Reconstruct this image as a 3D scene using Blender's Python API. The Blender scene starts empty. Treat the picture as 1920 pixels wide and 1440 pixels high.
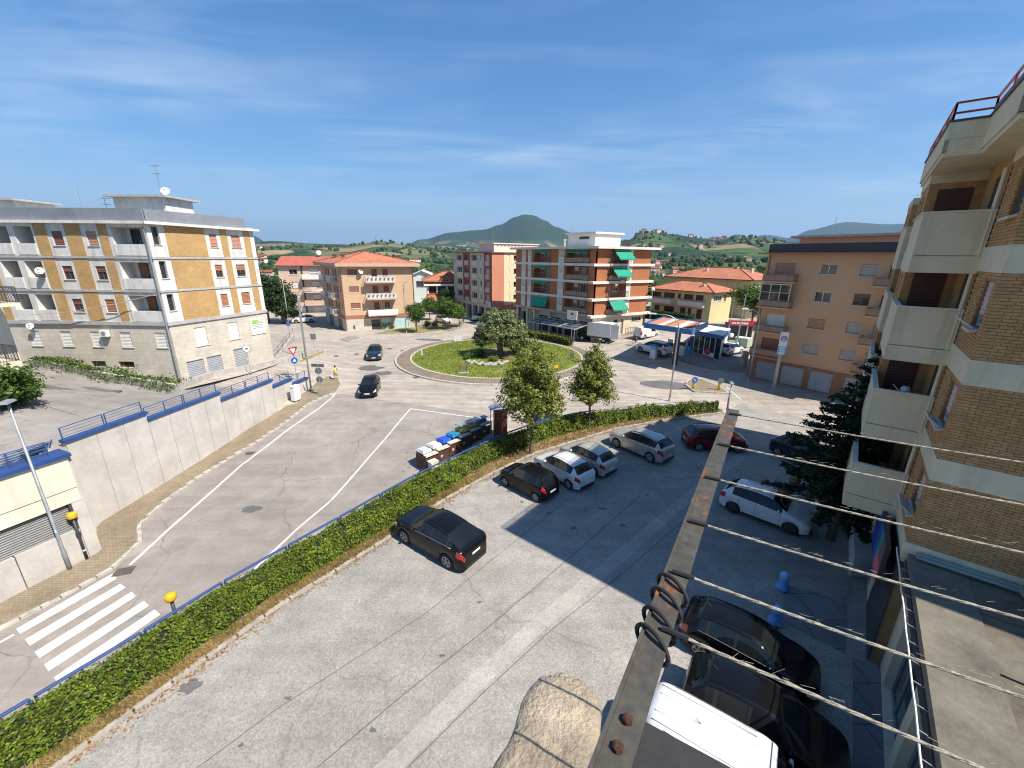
import bpy, bmesh, math, random
from mathutils import Vector, Matrix, noise
import numpy as np
rnd = random.Random(7)
R = math.radians
S = bpy.context.scene
COL = S.collection
# ------------------------------------------------------------------ camera
F_PX, CX, CY, CAM_H = 768.0, 960.0, 720.0, 12.75
PITCH, ROLL = math.atan(768/2490), R(0.57)
cam_d = bpy.data.cameras.new('camera')
cam = bpy.data.objects.new('camera', cam_d); COL.objects.link(cam)
cam_d.sensor_width = 36.0; cam_d.lens = F_PX/1920*36.0
cam_d.clip_start = 0.05; cam_d.clip_end = 40000
_fw = Vector((0, math.cos(PITCH), -math.sin(PITCH))); _r0 = Vector((1, 0, 0)); _u0 = _r0.cross(_fw)
_rt = _r0*math.cos(ROLL)+_u0*math.sin(ROLL); _up = -_r0*math.sin(ROLL)+_u0*math.cos(ROLL)
cam.matrix_world = Matrix(((_rt.x, _up.x, -_fw.x, 0), (_rt.y, _up.y, -_fw.y, 0), (_rt.z, _up.z, -_fw.z, CAM_H), (0, 0, 0, 1)))
S.camera = cam
# ------------------------------------------------------------------ light
SUN_AZ = Vector((0.845, -0.535, 0)).normalized(); SUN_EL = R(52)
sun_dir = Vector((SUN_AZ.x*math.cos(SUN_EL), SUN_AZ.y*math.cos(SUN_EL), math.sin(SUN_EL)))
world = bpy.data.worlds.new('World'); S.world = world; world.use_nodes = True
wn = world.node_tree; wn.nodes.clear()
def wnode(t, **k):
    n = wn.nodes.new(t)
    for a, b in k.items(): setattr(n, a, b)
    return n
sky = wnode('ShaderNodeTexSky'); sky.sky_type = 'NISHITA'; sky.sun_disc = False
sky.sun_elevation = SUN_EL; sky.sun_rotation = math.atan2(SUN_AZ.x, SUN_AZ.y)
sky.altitude = 300; sky.air_density = 1.0; sky.dust_density = 0.2; sky.ozone_density = 3.6
tc = wnode('ShaderNodeTexCoord')
sepx = wnode('ShaderNodeSeparateXYZ'); wn.links.new(tc.outputs['Generated'], sepx.inputs[0])
def wmath(op, a, b=None, c=None, clamp=False):
    n = wnode('ShaderNodeMath', operation=op, use_clamp=clamp)
    for i, x in enumerate((a, b, c)):
        if x is None: continue
        if isinstance(x, (int, float)): n.inputs[i].default_value = x
        else: wn.links.new(x, n.inputs[i])
    return n.outputs[0]
# cirrus: noise on the dome projected to a flat layer, stretched into streaks
zc = wmath('MAXIMUM', sepx.outputs[2], 0.06)
px_ = wmath('DIVIDE', sepx.outputs[0], zc); py_ = wmath('DIVIDE', sepx.outputs[1], zc)
cmb = wnode('ShaderNodeCombineXYZ'); wn.links.new(px_, cmb.inputs[0]); wn.links.new(py_, cmb.inputs[1])
mp = wnode('ShaderNodeMapping'); mp.inputs['Rotation'].default_value = (0, 0, R(-40)); mp.inputs['Location'].default_value = (2, 8, 0); mp.inputs['Scale'].default_value = (0.34, 1.0, 1)
wn.links.new(cmb.outputs[0], mp.inputs[0])
nz = wnode('ShaderNodeTexNoise'); nz.inputs['Scale'].default_value = 1.4; nz.inputs['Detail'].default_value = 9; nz.inputs['Roughness'].default_value = 0.6; nz.inputs['Distortion'].default_value = 0.7
wn.links.new(mp.outputs[0], nz.inputs['Vector'])
nz2 = wnode('ShaderNodeTexNoise'); nz2.inputs['Scale'].default_value = 0.55; nz2.inputs['Detail'].default_value = 3
mp2 = wnode('ShaderNodeMapping'); mp2.inputs['Location'].default_value = (8.2, 5.5, 0); wn.links.new(cmb.outputs[0], mp2.inputs[0]); wn.links.new(mp2.outputs[0], nz2.inputs['Vector'])
m1 = wnode('ShaderNodeMapRange'); m1.inputs['From Min'].default_value = 0.40; m1.inputs['From Max'].default_value = 0.85; wn.links.new(nz.outputs[0], m1.inputs[0])
m2 = wnode('ShaderNodeMapRange'); m2.inputs['From Min'].default_value = 0.42; m2.inputs['From Max'].default_value = 0.68; wn.links.new(nz2.outputs[0], m2.inputs[0])
cl = wmath('MULTIPLY', m1.outputs[0], m2.outputs[0]); cl = wmath('MULTIPLY', wmath('MULTIPLY', cl, 0.62), wmath('MULTIPLY', wmath('SUBTRACT', sepx.outputs[2], 0.05), 10.0, clamp=True), clamp=True)
hs = wnode('ShaderNodeHueSaturation'); hs.inputs['Saturation'].default_value = 1.4; hs.inputs['Value'].default_value = 1.0
wn.links.new(sky.outputs[0], hs.inputs['Color'])
mixc = wnode('ShaderNodeMixRGB'); mixc.inputs['Color2'].default_value = (5.6, 6.4, 7.4, 1)
veil = wmath('MINIMUM', wmath('DIVIDE', 0.075, wmath('ADD', wmath('MAXIMUM', sepx.outputs[2], 0.0), 0.04)), 0.85)
mixv = wnode('ShaderNodeMixRGB'); mixv.inputs['Color2'].default_value = (2.7, 3.9, 5.4, 1)   # pale summer air towards the horizon
wn.links.new(veil, mixv.inputs[0]); wn.links.new(hs.outputs[0], mixv.inputs['Color1'])
wn.links.new(cl, mixc.inputs[0]); wn.links.new(mixv.outputs[0], mixc.inputs['Color1'])
bg = wnode('ShaderNodeBackground'); bg.inputs['Strength'].default_value = 0.080
wn.links.new(mixc.outputs[0], bg.inputs['Color'])
wo = wnode('ShaderNodeOutputWorld'); wn.links.new(bg.outputs[0], wo.inputs['Surface'])
sl = bpy.data.lights.new('sun', 'SUN'); sl.energy = 4.2; sl.angle = R(0.5); sl.color = (1.0, 0.93, 0.83)
sun = bpy.data.objects.new('sun', sl); COL.objects.link(sun); sun.location = (40, -30, 80)
sun.rotation_euler = sun_dir.to_track_quat('Z', 'Y').to_euler()
vs = S.view_settings; vs.view_transform = 'Standard'; vs.look = 'None'; vs.exposure = 0.92; vs.gamma = 1.0; vs.use_curve_mapping = False
S.cycles.use_denoising = True
S.cycles.max_bounces = 6; S.cycles.diffuse_bounces = 3; S.cycles.glossy_bounces = 3; S.cycles.transparent_max_bounces = 6
S.cycles.volume_bounces = 0; S.cycles.filter_width = 1.1
# ------------------------------------------------------------------ surveying helpers (metres, camera height 12.75)
def ray(px, py): return _fw + _rt*((px-CX)/F_PX) - _up*((py-CY)/F_PX)
def G(px, py, z=0.0):
    d = ray(px, py); t = (z-CAM_H)/d.z; return Vector((0, 0, CAM_H)) + d*t
def sstep(a, b, x):
    t = min(1, max(0, (x-a)/(b-a))); return t*t*(3-2*t)
def soft(t, w=3.0): return 0.0 if t < -w else (t if t > w else (t+w)**2/(4*w))
def z_ground(x, y):
    """height of the street surface"""
    rise = min(1.6, max(0, 0.11*(x-10)))*sstep(50, 66, y)
    t = (36.0-y) - soft(x+13)*0.6
    desc = -2.4*(1-math.exp(-soft(t-.5)/12.0)) if x > -24 else -2.4*(1-math.exp(-soft(35.5-y)/12.0))
    up = 0
    if y > 34: up = min(3, max(0, 0.14*(-18.8-x)))*(1-sstep(46, 66, y))
    return rise + desc + up
def z_lot(x, y):
    return min(3, max(0, 0.14*(-18.8-x)))*(1-sstep(46, 66, y)) + 2.5*sstep(36, 19, y)
def GR(px, py, zf=z_ground, dz=0):
    p = G(px, py, 0)
    for _ in range(25): p = G(px, py, zf(p.x, p.y)+dz)
    return p
# ------------------------------------------------------------------ mesh builder
class MB:
    def __init__(s): s.v = []; s.f = []; s.m = []; s.uv = []
    def q(s, pts, mi=0, uv=None):
        n = len(s.v); s.v += [tuple(p) for p in pts]; s.f.append(tuple(range(n, n+len(pts)))); s.m.append(mi); s.uv.append(uv); return s
    def mesh(s, vs, fs, mi=0):
        n = len(s.v); s.v += [tuple(p) for p in vs]
        for f in fs: s.f.append(tuple(i+n for i in f)); s.m.append(mi); s.uv.append(None)
        return s
    def hexa(s, p, mi=0):  # 8 points: bottom 4 ccw, top 4 ccw
        return s.mesh(p, [(3, 2, 1, 0), (4, 5, 6, 7), (0, 1, 5, 4), (1, 2, 6, 5), (2, 3, 7, 6), (3, 0, 4, 7)], mi)
    def box(s, c, sz, rz=0, mi=0):
        x, y, z = sz[0]/2, sz[1]/2, sz[2]/2; ca, sa = math.cos(rz), math.sin(rz)
        P = [(c[0]+a*ca-b*sa, c[1]+a*sa+b*ca, c[2]+h) for h in (-z, z) for a, b in ((-x, -y), (x, -y), (x, y), (-x, y))]
        return s.hexa(P, mi)
    def bar(s, a, b, w, h=None, up=(0, 0, 1), mi=0):
        a, b = Vector(a), Vector(b); d = (b-a).normalized(); h = w if h is None else h
        sd = d.cross(Vector(up))
        if sd.length < 1e-4: sd = d.cross(Vector((1, 0, 0)))
        sd.normalize(); u = sd.cross(d)
        P = [p + sd*i*w/2 + u*j*h/2 for p in (a, b) for i, j in ((-1, -1), (1, -1), (1, 1), (-1, 1))]
        return s.hexa(P, mi)
    def tube(s, pts, r, n=6, mi=0, caps=True):
        pts = [Vector(p) for p in pts]; rs = r if isinstance(r, (list, tuple)) else [r]*len(pts)
        rings = []; prev = None
        for i, p in enumerate(pts):
            d = (pts[min(i+1, len(pts)-1)]-pts[max(i-1, 0)]).normalized()
            if prev is None:
                a = d.cross(Vector((0, 0, 1)))
                if a.length < 1e-3: a = d.cross(Vector((1, 0, 0)))
            else: a = prev - d*prev.dot(d)
            a.normalize(); prev = a; b = d.cross(a)
            rings.append([p + (a*math.cos(2*math.pi*k/n)+b*math.sin(2*math.pi*k/n))*rs[i] for k in range(n)])
        vs = [q for rg in rings for q in rg]; fs = []
        for i in range(len(pts)-1):
            for k in range(n):
                fs.append((i*n+k, i*n+(k+1) % n, (i+1)*n+(k+1) % n, (i+1)*n+k))
        if caps: fs.append(tuple(range(n-1, -1, -1))); fs.append(tuple((len(pts)-1)*n+k for k in range(n)))
        return s.mesh(vs, fs, mi)
    def prism(s, poly, z0, z1, mi=0):
        n = len(poly); zz0 = z0 if isinstance(z0, (list, tuple)) else [z0]*n; zz1 = z1 if isinstance(z1, (list, tuple)) else [z1]*n
        vs = [(p[0], p[1], zz0[i]) for i, p in enumerate(poly)]+[(p[0], p[1], zz1[i]) for i, p in enumerate(poly)]
        fs = [tuple(range(n-1, -1, -1)), tuple(range(n, 2*n))]+[(i, (i+1) % n, n+(i+1) % n, n+i) for i in range(n)]
        return s.mesh(vs, fs, mi)
    def lathe(s, prof, o=(0, 0, 0), n=16, axis='Z', mi=0):
        vs = []; fs = []
        for r, h in prof:
            for k in range(n):
                a = 2*math.pi*k/n; c, t = r*math.cos(a), r*math.sin(a)
                if axis == 'Z': vs.append((o[0]+c, o[1]+t, o[2]+h))
                elif axis == 'Y': vs.append((o[0]+c, o[1]+h, o[2]+t))
                else: vs.append((o[0]+h, o[1]+c, o[2]+t))
        for i in range(len(prof)-1):
            for k in range(n): fs.append((i*n+k, i*n+(k+1) % n, (i+1)*n+(k+1) % n, (i+1)*n+k))
        fs.append(tuple(range(n-1, -1, -1))); fs.append(tuple((len(prof)-1)*n+k for k in range(n)))
        return s.mesh(vs, fs, mi)
    def sheet(s, path, w0, w1, z, mi=0):
        """ribbon along a path in xy, offset w0..w1 to its left; z is a function of x,y"""
        L = []
        for i, p in enumerate(path):
            a = path[max(i-1, 0)]; b = path[min(i+1, len(path)-1)]; dx, dy = b[0]-a[0], b[1]-a[1]; l = math.hypot(dx, dy) or 1
            nx, ny = -dy/l, dx/l
            L.append([(p[0]+nx*w, p[1]+ny*w) for w in (w0, w1)])
        for i in range(len(L)-1):
            P = [L[i][0], L[i+1][0], L[i+1][1], L[i][1]]
            if w1 > w0: P = [L[i][0], L[i+1][0], L[i+1][1], L[i][1]]
            s.q([(a, b, z(a, b)) for a, b in P], mi)
        return s
    def data(s, name, mats, smooth=False):
        me = bpy.data.meshes.new(name); me.from_pydata(s.v, [], s.f)
        for m in (mats if isinstance(mats, (list, tuple)) else [mats]): me.materials.append(m)
        if any(s.m): me.polygons.foreach_set('material_index', s.m)
        if any(u is not None for u in s.uv):
            ul = me.uv_layers.new(name='UVMap'); k = 0
            for fi, f in enumerate(s.f):
                u = s.uv[fi]
                for j in range(len(f)):
                    ul.data[k].uv = u[j] if u else (0, 0); k += 1
        if smooth: me.polygons.foreach_set('use_smooth', [True]*len(me.polygons))
        me.update(); return me
    def build(s, name, mats, parent=None, smooth=False, local=False):
        return put(name, s.data(name, mats, smooth), parent, local)
def put(name, me, parent=None, local=False):
    o = bpy.data.objects.new(name, me); COL.objects.link(o)
    if parent is not None:
        o.parent = parent
        if not local and parent.type == 'EMPTY': o.matrix_parent_inverse = parent.matrix_basis.inverted()
    return o
def tag(o, label=None, cat=None, group=None, kind=None):
    for k, v in (('label', label), ('category', cat), ('group', group), ('kind', kind)):
        if v: o[k] = v
    return o
def thing(name, label, cat, loc=(0, 0, 0), rz=0, group=None):
    o = bpy.data.objects.new(name, None); COL.objects.link(o); o.empty_display_size = 0.3
    o.location = loc; o.rotation_euler = (0, 0, rz); bpy_upd(o)
    return tag(o, label, cat, group)
def bpy_upd(o): o.matrix_basis = Matrix.LocRotScale(o.location, o.rotation_euler, o.scale)
def copy_tree(o, parent=None):
    c = o.copy(); COL.objects.link(c)
    if parent is not None: c.parent = parent
    for ch in list(o.children): copy_tree(ch, c)
    return c
def piece(name, me, loc, rz=0, parent=None):
    """an alike piece sharing mesh data, world placed, child of a mesh (identity) parent"""
    o = put(name, me, parent, True); o.location = loc; o.rotation_euler = (0, 0, rz); return o
# ------------------------------------------------------------------ materials
def newmat(name):
    m = bpy.data.materials.new(name); m.use_nodes = True; nt = m.node_tree
    return m, nt, nt.nodes['Principled BSDF']
def nd(nt, t, ins=None, **k):
    n = nt.nodes.new(t)
    for a, b in k.items(): setattr(n, a, b)
    for a, b in (ins or {}).items():
        if hasattr(b, 'is_linked') or hasattr(b, 'links'): nt.links.new(b, n.inputs[a])
        else: n.inputs[a].default_value = b
    return n
def rgba(c): return (c[0], c[1], c[2], 1)
def pos(nt): return nd(nt, 'ShaderNodeNewGeometry').outputs['Position']
def mixrgb(nt, fac, a, b, mode='MIX'):
    n = nd(nt, 'ShaderNodeMixRGB', blend_type=mode)
    for i, x in enumerate((fac, a, b)):
        if hasattr(x, 'links'): nt.links.new(x, n.inputs[i])
        else: n.inputs[i].default_value = x if i == 0 else rgba(x)
    return n.outputs[0]
def ramp(nt, fac, stops):
    n = nd(nt, 'ShaderNodeValToRGB'); nt.links.new(fac, n.inputs[0]); cr = n.color_ramp
    while len(cr.elements) < len(stops): cr.elements.new(0.5)
    for e, (p, c) in zip(cr.elements, stops):
        e.position = p; e.color = rgba(c) if isinstance(c, (tuple, list)) else (c, c, c, 1)
    return n.outputs[0]
def noise_tex(nt, vec, scale, detail=4, rough=0.55, dist=0):
    n = nd(nt, 'ShaderNodeTexNoise', {'Scale': scale, 'Detail': detail, 'Roughness': rough, 'Distortion': dist}); nt.links.new(vec, n.inputs['Vector']); return n.outputs[0]
def bump(nt, bs, h, strength=0.3, dist=0.02):
    b = nd(nt, 'ShaderNodeBump', {'Strength': strength, 'Distance': dist}); nt.links.new(h, b.inputs['Height']); nt.links.new(b.outputs[0], bs.inputs['Normal'])
MATS = {}
def pm(name, col, rough=0.75, var=0.18, scale=1.2, bmp=0.0, bscale=40, metal=0.0, stain=None, coat=0.0, spec=0.5):
    if name in MATS: return MATS[name]
    m, nt, bs = newmat(name); P = pos(nt)
    a = noise_tex(nt, P, scale, 5, 0.6); b = noise_tex(nt, P, scale*9, 3, 0.6)
    f = nd(nt, 'ShaderNodeMath', operation='MULTIPLY_ADD'); nt.links.new(b, f.inputs[0]); f.inputs[1].default_value = 0.4; nt.links.new(a, f.inputs[2])
    lo = tuple(c*(1-var) for c in col); hi = tuple(min(1, c*(1+var*0.8)) for c in col)
    c = ramp(nt, f.outputs[0], [(0.45, lo), (0.95, hi)])
    if stain:
        sv = nd(nt, 'ShaderNodeMapping', {'Scale': (1.3, 1.3, 0.12)}); nt.links.new(P, sv.inputs[0])
        sn = noise_tex(nt, sv.outputs[0], 1.6, 6, 0.65); sf = ramp(nt, sn, [(0.5, 0), (0.78, stain[1])])
        c = mixrgb(nt, sf, c, stain[0])
    nt.links.new(c, bs.inputs['Base Color'])
    bs.inputs['Roughness'].default_value = rough; bs.inputs['Metallic'].default_value = metal
    bs.inputs['Coat Weight'].default_value = coat; bs.inputs['Specular IOR Level'].default_value = spec
    if bmp: bump(nt, bs, noise_tex(nt, P, bscale, 4), bmp, 0.02)
    MATS[name] = m; return m
def glassm(name, col=(0.02, 0.025, 0.03), rough=0.05):
    if name in MATS: return MATS[name]
    m, nt, bs = newmat(name); n = noise_tex(nt, pos(nt), 0.6, 2)
    nt.links.new(ramp(nt, n, [(0.3, tuple(c*0.6 for c in col)), (0.7, tuple(c*1.5 for c in col))]), bs.inputs['Base Color'])
    bs.inputs['Roughness'].default_value = rough; bs.inputs['Specular IOR Level'].default_value = 0.7
    MATS[name] = m; return m
def brickm(name, c1, c2, mortar, bw=0.26, bh=0.075, mort=0.012, rough=0.85, bstr=0.4, var=0.35, uv=True):
    if name in MATS: return MATS[name]
    m, nt, bs = newmat(name)
    v = nd(nt, 'ShaderNodeTexCoord').outputs['UV'] if uv else pos(nt)
    b = nd(nt, 'ShaderNodeTexBrick', {'Scale': 1.0, 'Mortar Size': mort, 'Mortar Smooth': 0.2, 'Bias': 0.0, 'Brick Width': bw, 'Row Height': bh, 'Color1': rgba(c1), 'Color2': rgba(c2), 'Mortar': rgba(mortar)})
    nt.links.new(v, b.inputs['Vector'])
    n = noise_tex(nt, pos(nt), 0.9, 6, 0.65)
    c = mixrgb(nt, 1.0, b.outputs['Color'], ramp(nt, n, [(0.3, 1-var), (0.7, 1.0)]), 'MULTIPLY')
    nt.links.new(c, bs.inputs['Base Color']); bs.inputs['Roughness'].default_value = rough
    inv = nd(nt, 'ShaderNodeMath', operation='SUBTRACT'); inv.inputs[0].default_value = 1; nt.links.new(b.outputs['Fac'], inv.inputs[1])
    bump(nt, bs, inv.outputs[0], bstr, 0.01)
    MATS[name] = m; return m
def asphalt(name, col, crack=0.6, patch=0.4, streak=0.0, sdir=0.0, grain=0.3, spots=None):
    m, nt, bs = newmat(name); P = pos(nt)
    big = noise_tex(nt, P, 0.09, 5, 0.6, 0.3); mid = noise_tex(nt, P, 0.7, 6, 0.65); fine = noise_tex(nt, P, 16, 4, 0.75); grit = noise_tex(nt, P, 70, 2, 0.8)
    c = ramp(nt, big, [(0.3, tuple(x*(1-patch*0.5) for x in col)), (0.52, col), (0.72, tuple(min(1, x*(1+patch*0.3)) for x in col))])
    c = mixrgb(nt, 0.8, c, ramp(nt, mid, [(0.3, 0.72), (0.7, 1.12)]), 'MULTIPLY')
    c = mixrgb(nt, grain, c, ramp(nt, fine, [(0.3, 0.45), (0.7, 1.4)]), 'MULTIPLY')
    c = mixrgb(nt, grain, c, ramp(nt, grit, [(0.3, 0.55), (0.7, 1.35)]), 'MULTIPLY')
    if streak:
        mp = nd(nt, 'ShaderNodeMapping', {'Rotation': (0, 0, sdir), 'Scale': (0.05, 1.1, 1)}); nt.links.new(P, mp.inputs[0])
        st = noise_tex(nt, mp.outputs[0], 1.4, 4, 0.6)
        c = mixrgb(nt, streak, c, ramp(nt, st, [(0.35, 0.68), (0.62, 1.12)]), 'MULTIPLY')
    # cracks
    wv = nd(nt, 'ShaderNodeMixRGB', blend_type='ADD'); wv.inputs[0].default_value = 0.9
    nv = nd(nt, 'ShaderNodeTexNoise', {'Scale': 0.8, 'Detail': 5}); nt.links.new(P, nv.inputs['Vector'])
    nt.links.new(P, wv.inputs[1]); nt.links.new(nv.outputs['Color'], wv.inputs[2])
    vo = nd(nt, 'ShaderNodeTexVoronoi', {'Scale': 0.24}, feature='DISTANCE_TO_EDGE'); nt.links.new(wv.outputs[0], vo.inputs['Vector'])
    msk = ramp(nt, noise_tex(nt, P, 0.13, 3), [(0.42, 0), (0.62, 1)])
    ck = nd(nt, 'ShaderNodeMath', operation='MULTIPLY'); nt.links.new(ramp(nt, vo.outputs['Distance'], [(0.0, 1), (0.012, 0)]), ck.inputs[0]); nt.links.new(msk, ck.inputs[1])
    ck2 = nd(nt, 'ShaderNodeMath', operation='MULTIPLY'); nt.links.new(ck.outputs[0], ck2.inputs[0]); ck2.inputs[1].default_value = crack
    c = mixrgb(nt, ck2.outputs[0], c, tuple(x*0.28 for x in col))
    nt.links.new(c, bs.inputs['Base Color']); bs.inputs['Roughness'].default_value = 0.9; bs.inputs['Specular IOR Level'].default_value = 0.3
    bump(nt, bs, grit, 0.35, 0.012)
    return m
def leafm(name, c1, c2, c3=None, rough=0.5):
    m, nt, bs = newmat(name)
    oi = nd(nt, 'ShaderNodeTexNoise', {'Scale': 1.6, 'Detail': 2}); nt.links.new(pos(nt), oi.inputs['Vector'])
    isl = nd(nt, 'ShaderNodeNewGeometry').outputs['Random Per Island']
    c = ramp(nt, isl, [(0.0, c1), (0.6, c2), (1.0, c3 or c2)])
    c = mixrgb(nt, 0.6, c, ramp(nt, oi.outputs[0], [(0.35, 0.6), (0.65, 1.35)]), 'MULTIPLY')
    nt.links.new(c, bs.inputs['Base Color']); bs.inputs['Roughness'].default_value = rough; bs.inputs['Specular IOR Level'].default_value = 0.3
    tr = nd(nt, 'ShaderNodeBsdfTranslucent'); nt.links.new(mixrgb(nt, 1.0, c, (1.3, 1.35, 0.5), 'MULTIPLY'), tr.inputs['Color'])
    ms = nd(nt, 'ShaderNodeMixShader'); ms.inputs[0].default_value = 0.28
    nt.links.new(bs.outputs[0], ms.inputs[1]); nt.links.new(tr.outputs[0], ms.inputs[2])
    nt.links.new(ms.outputs[0], nt.nodes['Material Output'].inputs['Surface']); return m
M_conc = pm('concrete', (0.42, 0.40, 0.36), 0.9, 0.25, 1.5, 0.4, 30, stain=((0.2, 0.18, 0.15), 0.5))
M_kerb = pm('kerb stone', (0.45, 0.42, 0.37), 0.9, 0.3, 2.5, 0.4, 30)
M_metal = pm('galvanised metal', (0.42, 0.44, 0.45), 0.45, 0.12, 2, metal=0.6)
M_grey = pm('grey paint', (0.25, 0.27, 0.28), 0.5, 0.15)
M_dark = pm('dark metal', (0.05, 0.05, 0.055), 0.5, 0.2)
M_white = pm('white paint', (0.78, 0.77, 0.73), 0.55, 0.08)
M_glass = glassm('window glass', (0.03, 0.035, 0.04))
M_black = pm('black rubber', (0.018, 0.018, 0.018), 0.8, 0.2)
# ================================================================== TERRAIN
def interp(tab, x):
    if x <= tab[0][0]: return tab[0][1]
    for (a, b), (c, d) in zip(tab, tab[1:]):
        if x <= c:
            t = (x-a)/(c-a); t = t*t*(3-2*t); return b+(d-b)*t
    return tab[-1][1]
# ridge lines seen over the roofs: azimuth (deg from +Y, right positive) -> height of the crest
RIDGES = [
 (900, 420, [(-60, 8), (-34, 16), (-30, 24), (-26, 20), (-20, 24), (-14, 20), (-6, 12), (6, 8), (14, 14), (22, 20), (30, 22), (45, 18), (60, 12)]),
 (2200, 700, [(-60, 60), (-40, 70), (-31, 62), (-27, 66), (-22, 64), (-17, 86), (-12, 70), (-6, 60), (2, 70), (8, 60), (14, 90), (17, 140), (20, 132), (24, 112), (28, 122), (34, 90), (50, 80)]),
 (3600, 900, [(-60, 40), (-36, 70), (-28, 118), (-20, 108), (-10, 120), (0, 110), (12, 150), (18, 200), (26, 180), (34, 150), (60, 80)]),
 (6500, 1100, [(-60, 60), (-40, 120), (-20, 110), (-16, 150), (-14, 195), (-12, 265), (-8, 375), (-5, 405), (-4, 420), (-1.8, 490), (0.2, 590), (1.4, 625), (2.6, 615), (4.0, 545), (5.5, 455), (8, 370), (12, 300), (16, 260), (24, 200), (60, 100)]),
 (11000, 1800, [(-60, 300), (-46, 420), (-40, 500), (-36, 740), (-33.5, 720), (-31, 440), (-29, 210), (-26, 150), (-10, 120), (10, 150), (20, 250), (27, 420), (30, 560), (32.5, 480), (34, 640), (37, 780), (41, 700), (50, 600), (60, 500)]),
]
def z_terrain(x, y):
    r = math.hypot(x, y); az = math.degrees(math.atan2(x, y))
    if r < 72: return -4.0
    z = -0.45 - 14*sstep(130, 420, r)
    n1 = noise.noise(Vector((x*0.0011, y*0.0011, 3.1))); n2 = noise.noise(Vector((x*0.0035, y*0.0035, 7.7)))
    n3 = noise.noise(Vector((x*0.011, y*0.011, 1.7)))
    best = 0
    for d, w, tab in RIDGES:
        h = interp(tab, az)
        t = (r-d)/w
        k = math.exp(-t*t) if t < 0 else 1/(1+(t*0.8)**2)
        best = max(best, h*k)
    if r > 200: best += (n1*22+n2*9+n3*3)*sstep(250, 1500, r)*min(1, 0.35+best/150)
    return z + max(0, best)*sstep(220, 520, r)
def build_terrain():
    rs = [0, 40, 66, 76, 90, 110, 135, 165]
    while rs[-1] < 17000: rs.append(rs[-1]*1.045)
    na = 300
    azs = [R(-75+150*i/na) for i in range(na+1)]
    V = []; Fc = []
    for r in rs:
        for a in azs:
            x, y = r*math.sin(a), r*math.cos(a); V.append((x, y, z_terrain(x, y)))
    n = na+1
    for i in range(len(rs)-1):
        for k in range(na): Fc.append((i*n+k, i*n+k+1, (i+1)*n+k+1, (i+1)*n+k))
    # the plain behind the camera
    m = len(V); V += [(-17000, 4400, -14.5), (-17000, -17000, -14.5), (17000, -17000, -14.5), (17000, 4400, -14.5), (0, 0, -14.5)]
    Fc += [(m, m+1, m+4), (m+1, m+2, m+4), (m+2, m+3, m+4)]
    me = bpy.data.meshes.new('terrain'); me.from_pydata(V, [], Fc); me.polygons.foreach_set('use_smooth', [True]*len(Fc))
    mt, nt, bs = newmat('countryside'); P = pos(nt)
    # field patchwork
    wob = nd(nt, 'ShaderNodeTexNoise', {'Scale': 0.004, 'Detail': 3}); nt.links.new(P, wob.inputs['Vector'])
    ad = nd(nt, 'ShaderNodeVectorMath', operation='MULTIPLY_ADD'); nt.links.new(wob.outputs['Color'], ad.inputs[0]); ad.inputs[1].default_value = (130, 130, 0); nt.links.new(P, ad.inputs[2])
    fl = nd(nt, 'ShaderNodeMapping', {'Scale': (1, 1, 0)}); nt.links.new(ad.outputs[0], fl.inputs[0])
    vo = nd(nt, 'ShaderNodeTexVoronoi', {'Scale': 0.0055, 'Randomness': 1.0}, voronoi_dimensions='2D'); nt.links.new(fl.outputs[0], vo.inputs['Vector'])
    sp = nd(nt, 'ShaderNodeSeparateColor'); nt.links.new(vo.outputs['Color'], sp.inputs[0])
    field = ramp(nt, sp.outputs[0], [(0.0, (0.04, 0.075, 0.022)), (0.28, (0.07, 0.115, 0.035)), (0.5, (0.05, 0.095, 0.028)), (0.66, (0.33, 0.25, 0.14)), (0.8, (0.09, 0.125, 0.045)), (0.92, (0.26, 0.20, 0.12))])
    field = mixrgb(nt, 0.7, field, ramp(nt, noise_tex(nt, P, 0.02, 5), [(0.3, 0.7), (0.7, 1.2)]), 'MULTIPLY')
    ed = nd(nt, 'ShaderNodeTexVoronoi', {'Scale': 0.0055, 'Randomness': 1.0}, voronoi_dimensions='2D', feature='DISTANCE_TO_EDGE'); nt.links.new(fl.outputs[0], ed.inputs['Vector'])
    hedge = ramp(nt, ed.outputs['Distance'], [(0.02, 1), (0.06, 0)])
    wood = ramp(nt, noise_tex(nt, P, 0.0028, 6, 0.62), [(0.50, 0), (0.54, 1)])
    sz = nd(nt, 'ShaderNodeSeparateXYZ'); nt.links.new(P, sz.inputs[0])
    high = nd(nt, 'ShaderNodeMapRange', {'From Min': 130.0, 'From Max': 240.0}); nt.links.new(sz.outputs[2], high.inputs[0])
    w1 = nd(nt, 'ShaderNodeMath', operation='MAXIMUM'); nt.links.new(wood, w1.inputs[0]); nt.links.new(high.outputs[0], w1.inputs[1])
    w2 = nd(nt, 'ShaderNodeMath', operation='MAXIMUM'); nt.links.new(w1.outputs[0], w2.inputs[0]); nt.links.new(hedge, w2.inputs[1])
    woodc = ramp(nt, noise_tex(nt, P, 0.03, 5, 0.7), [(0.3, (0.010, 0.026, 0.014)), (0.7, (0.036, 0.068, 0.032))])
    nt.links.new(mixrgb(nt, w2.outputs[0], field, woodc), bs.inputs['Base Color']); bs.inputs['Roughness'].default_value = 1; bs.inputs['Specular IOR Level'].default_value = 0.1
    bump(nt, bs, noise_tex(nt, P, 0.05, 5, 0.7), 0.6, 6.0)
    me.materials.append(mt)
    tag(put('terrain', me), kind='structure')
build_terrain()
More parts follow.
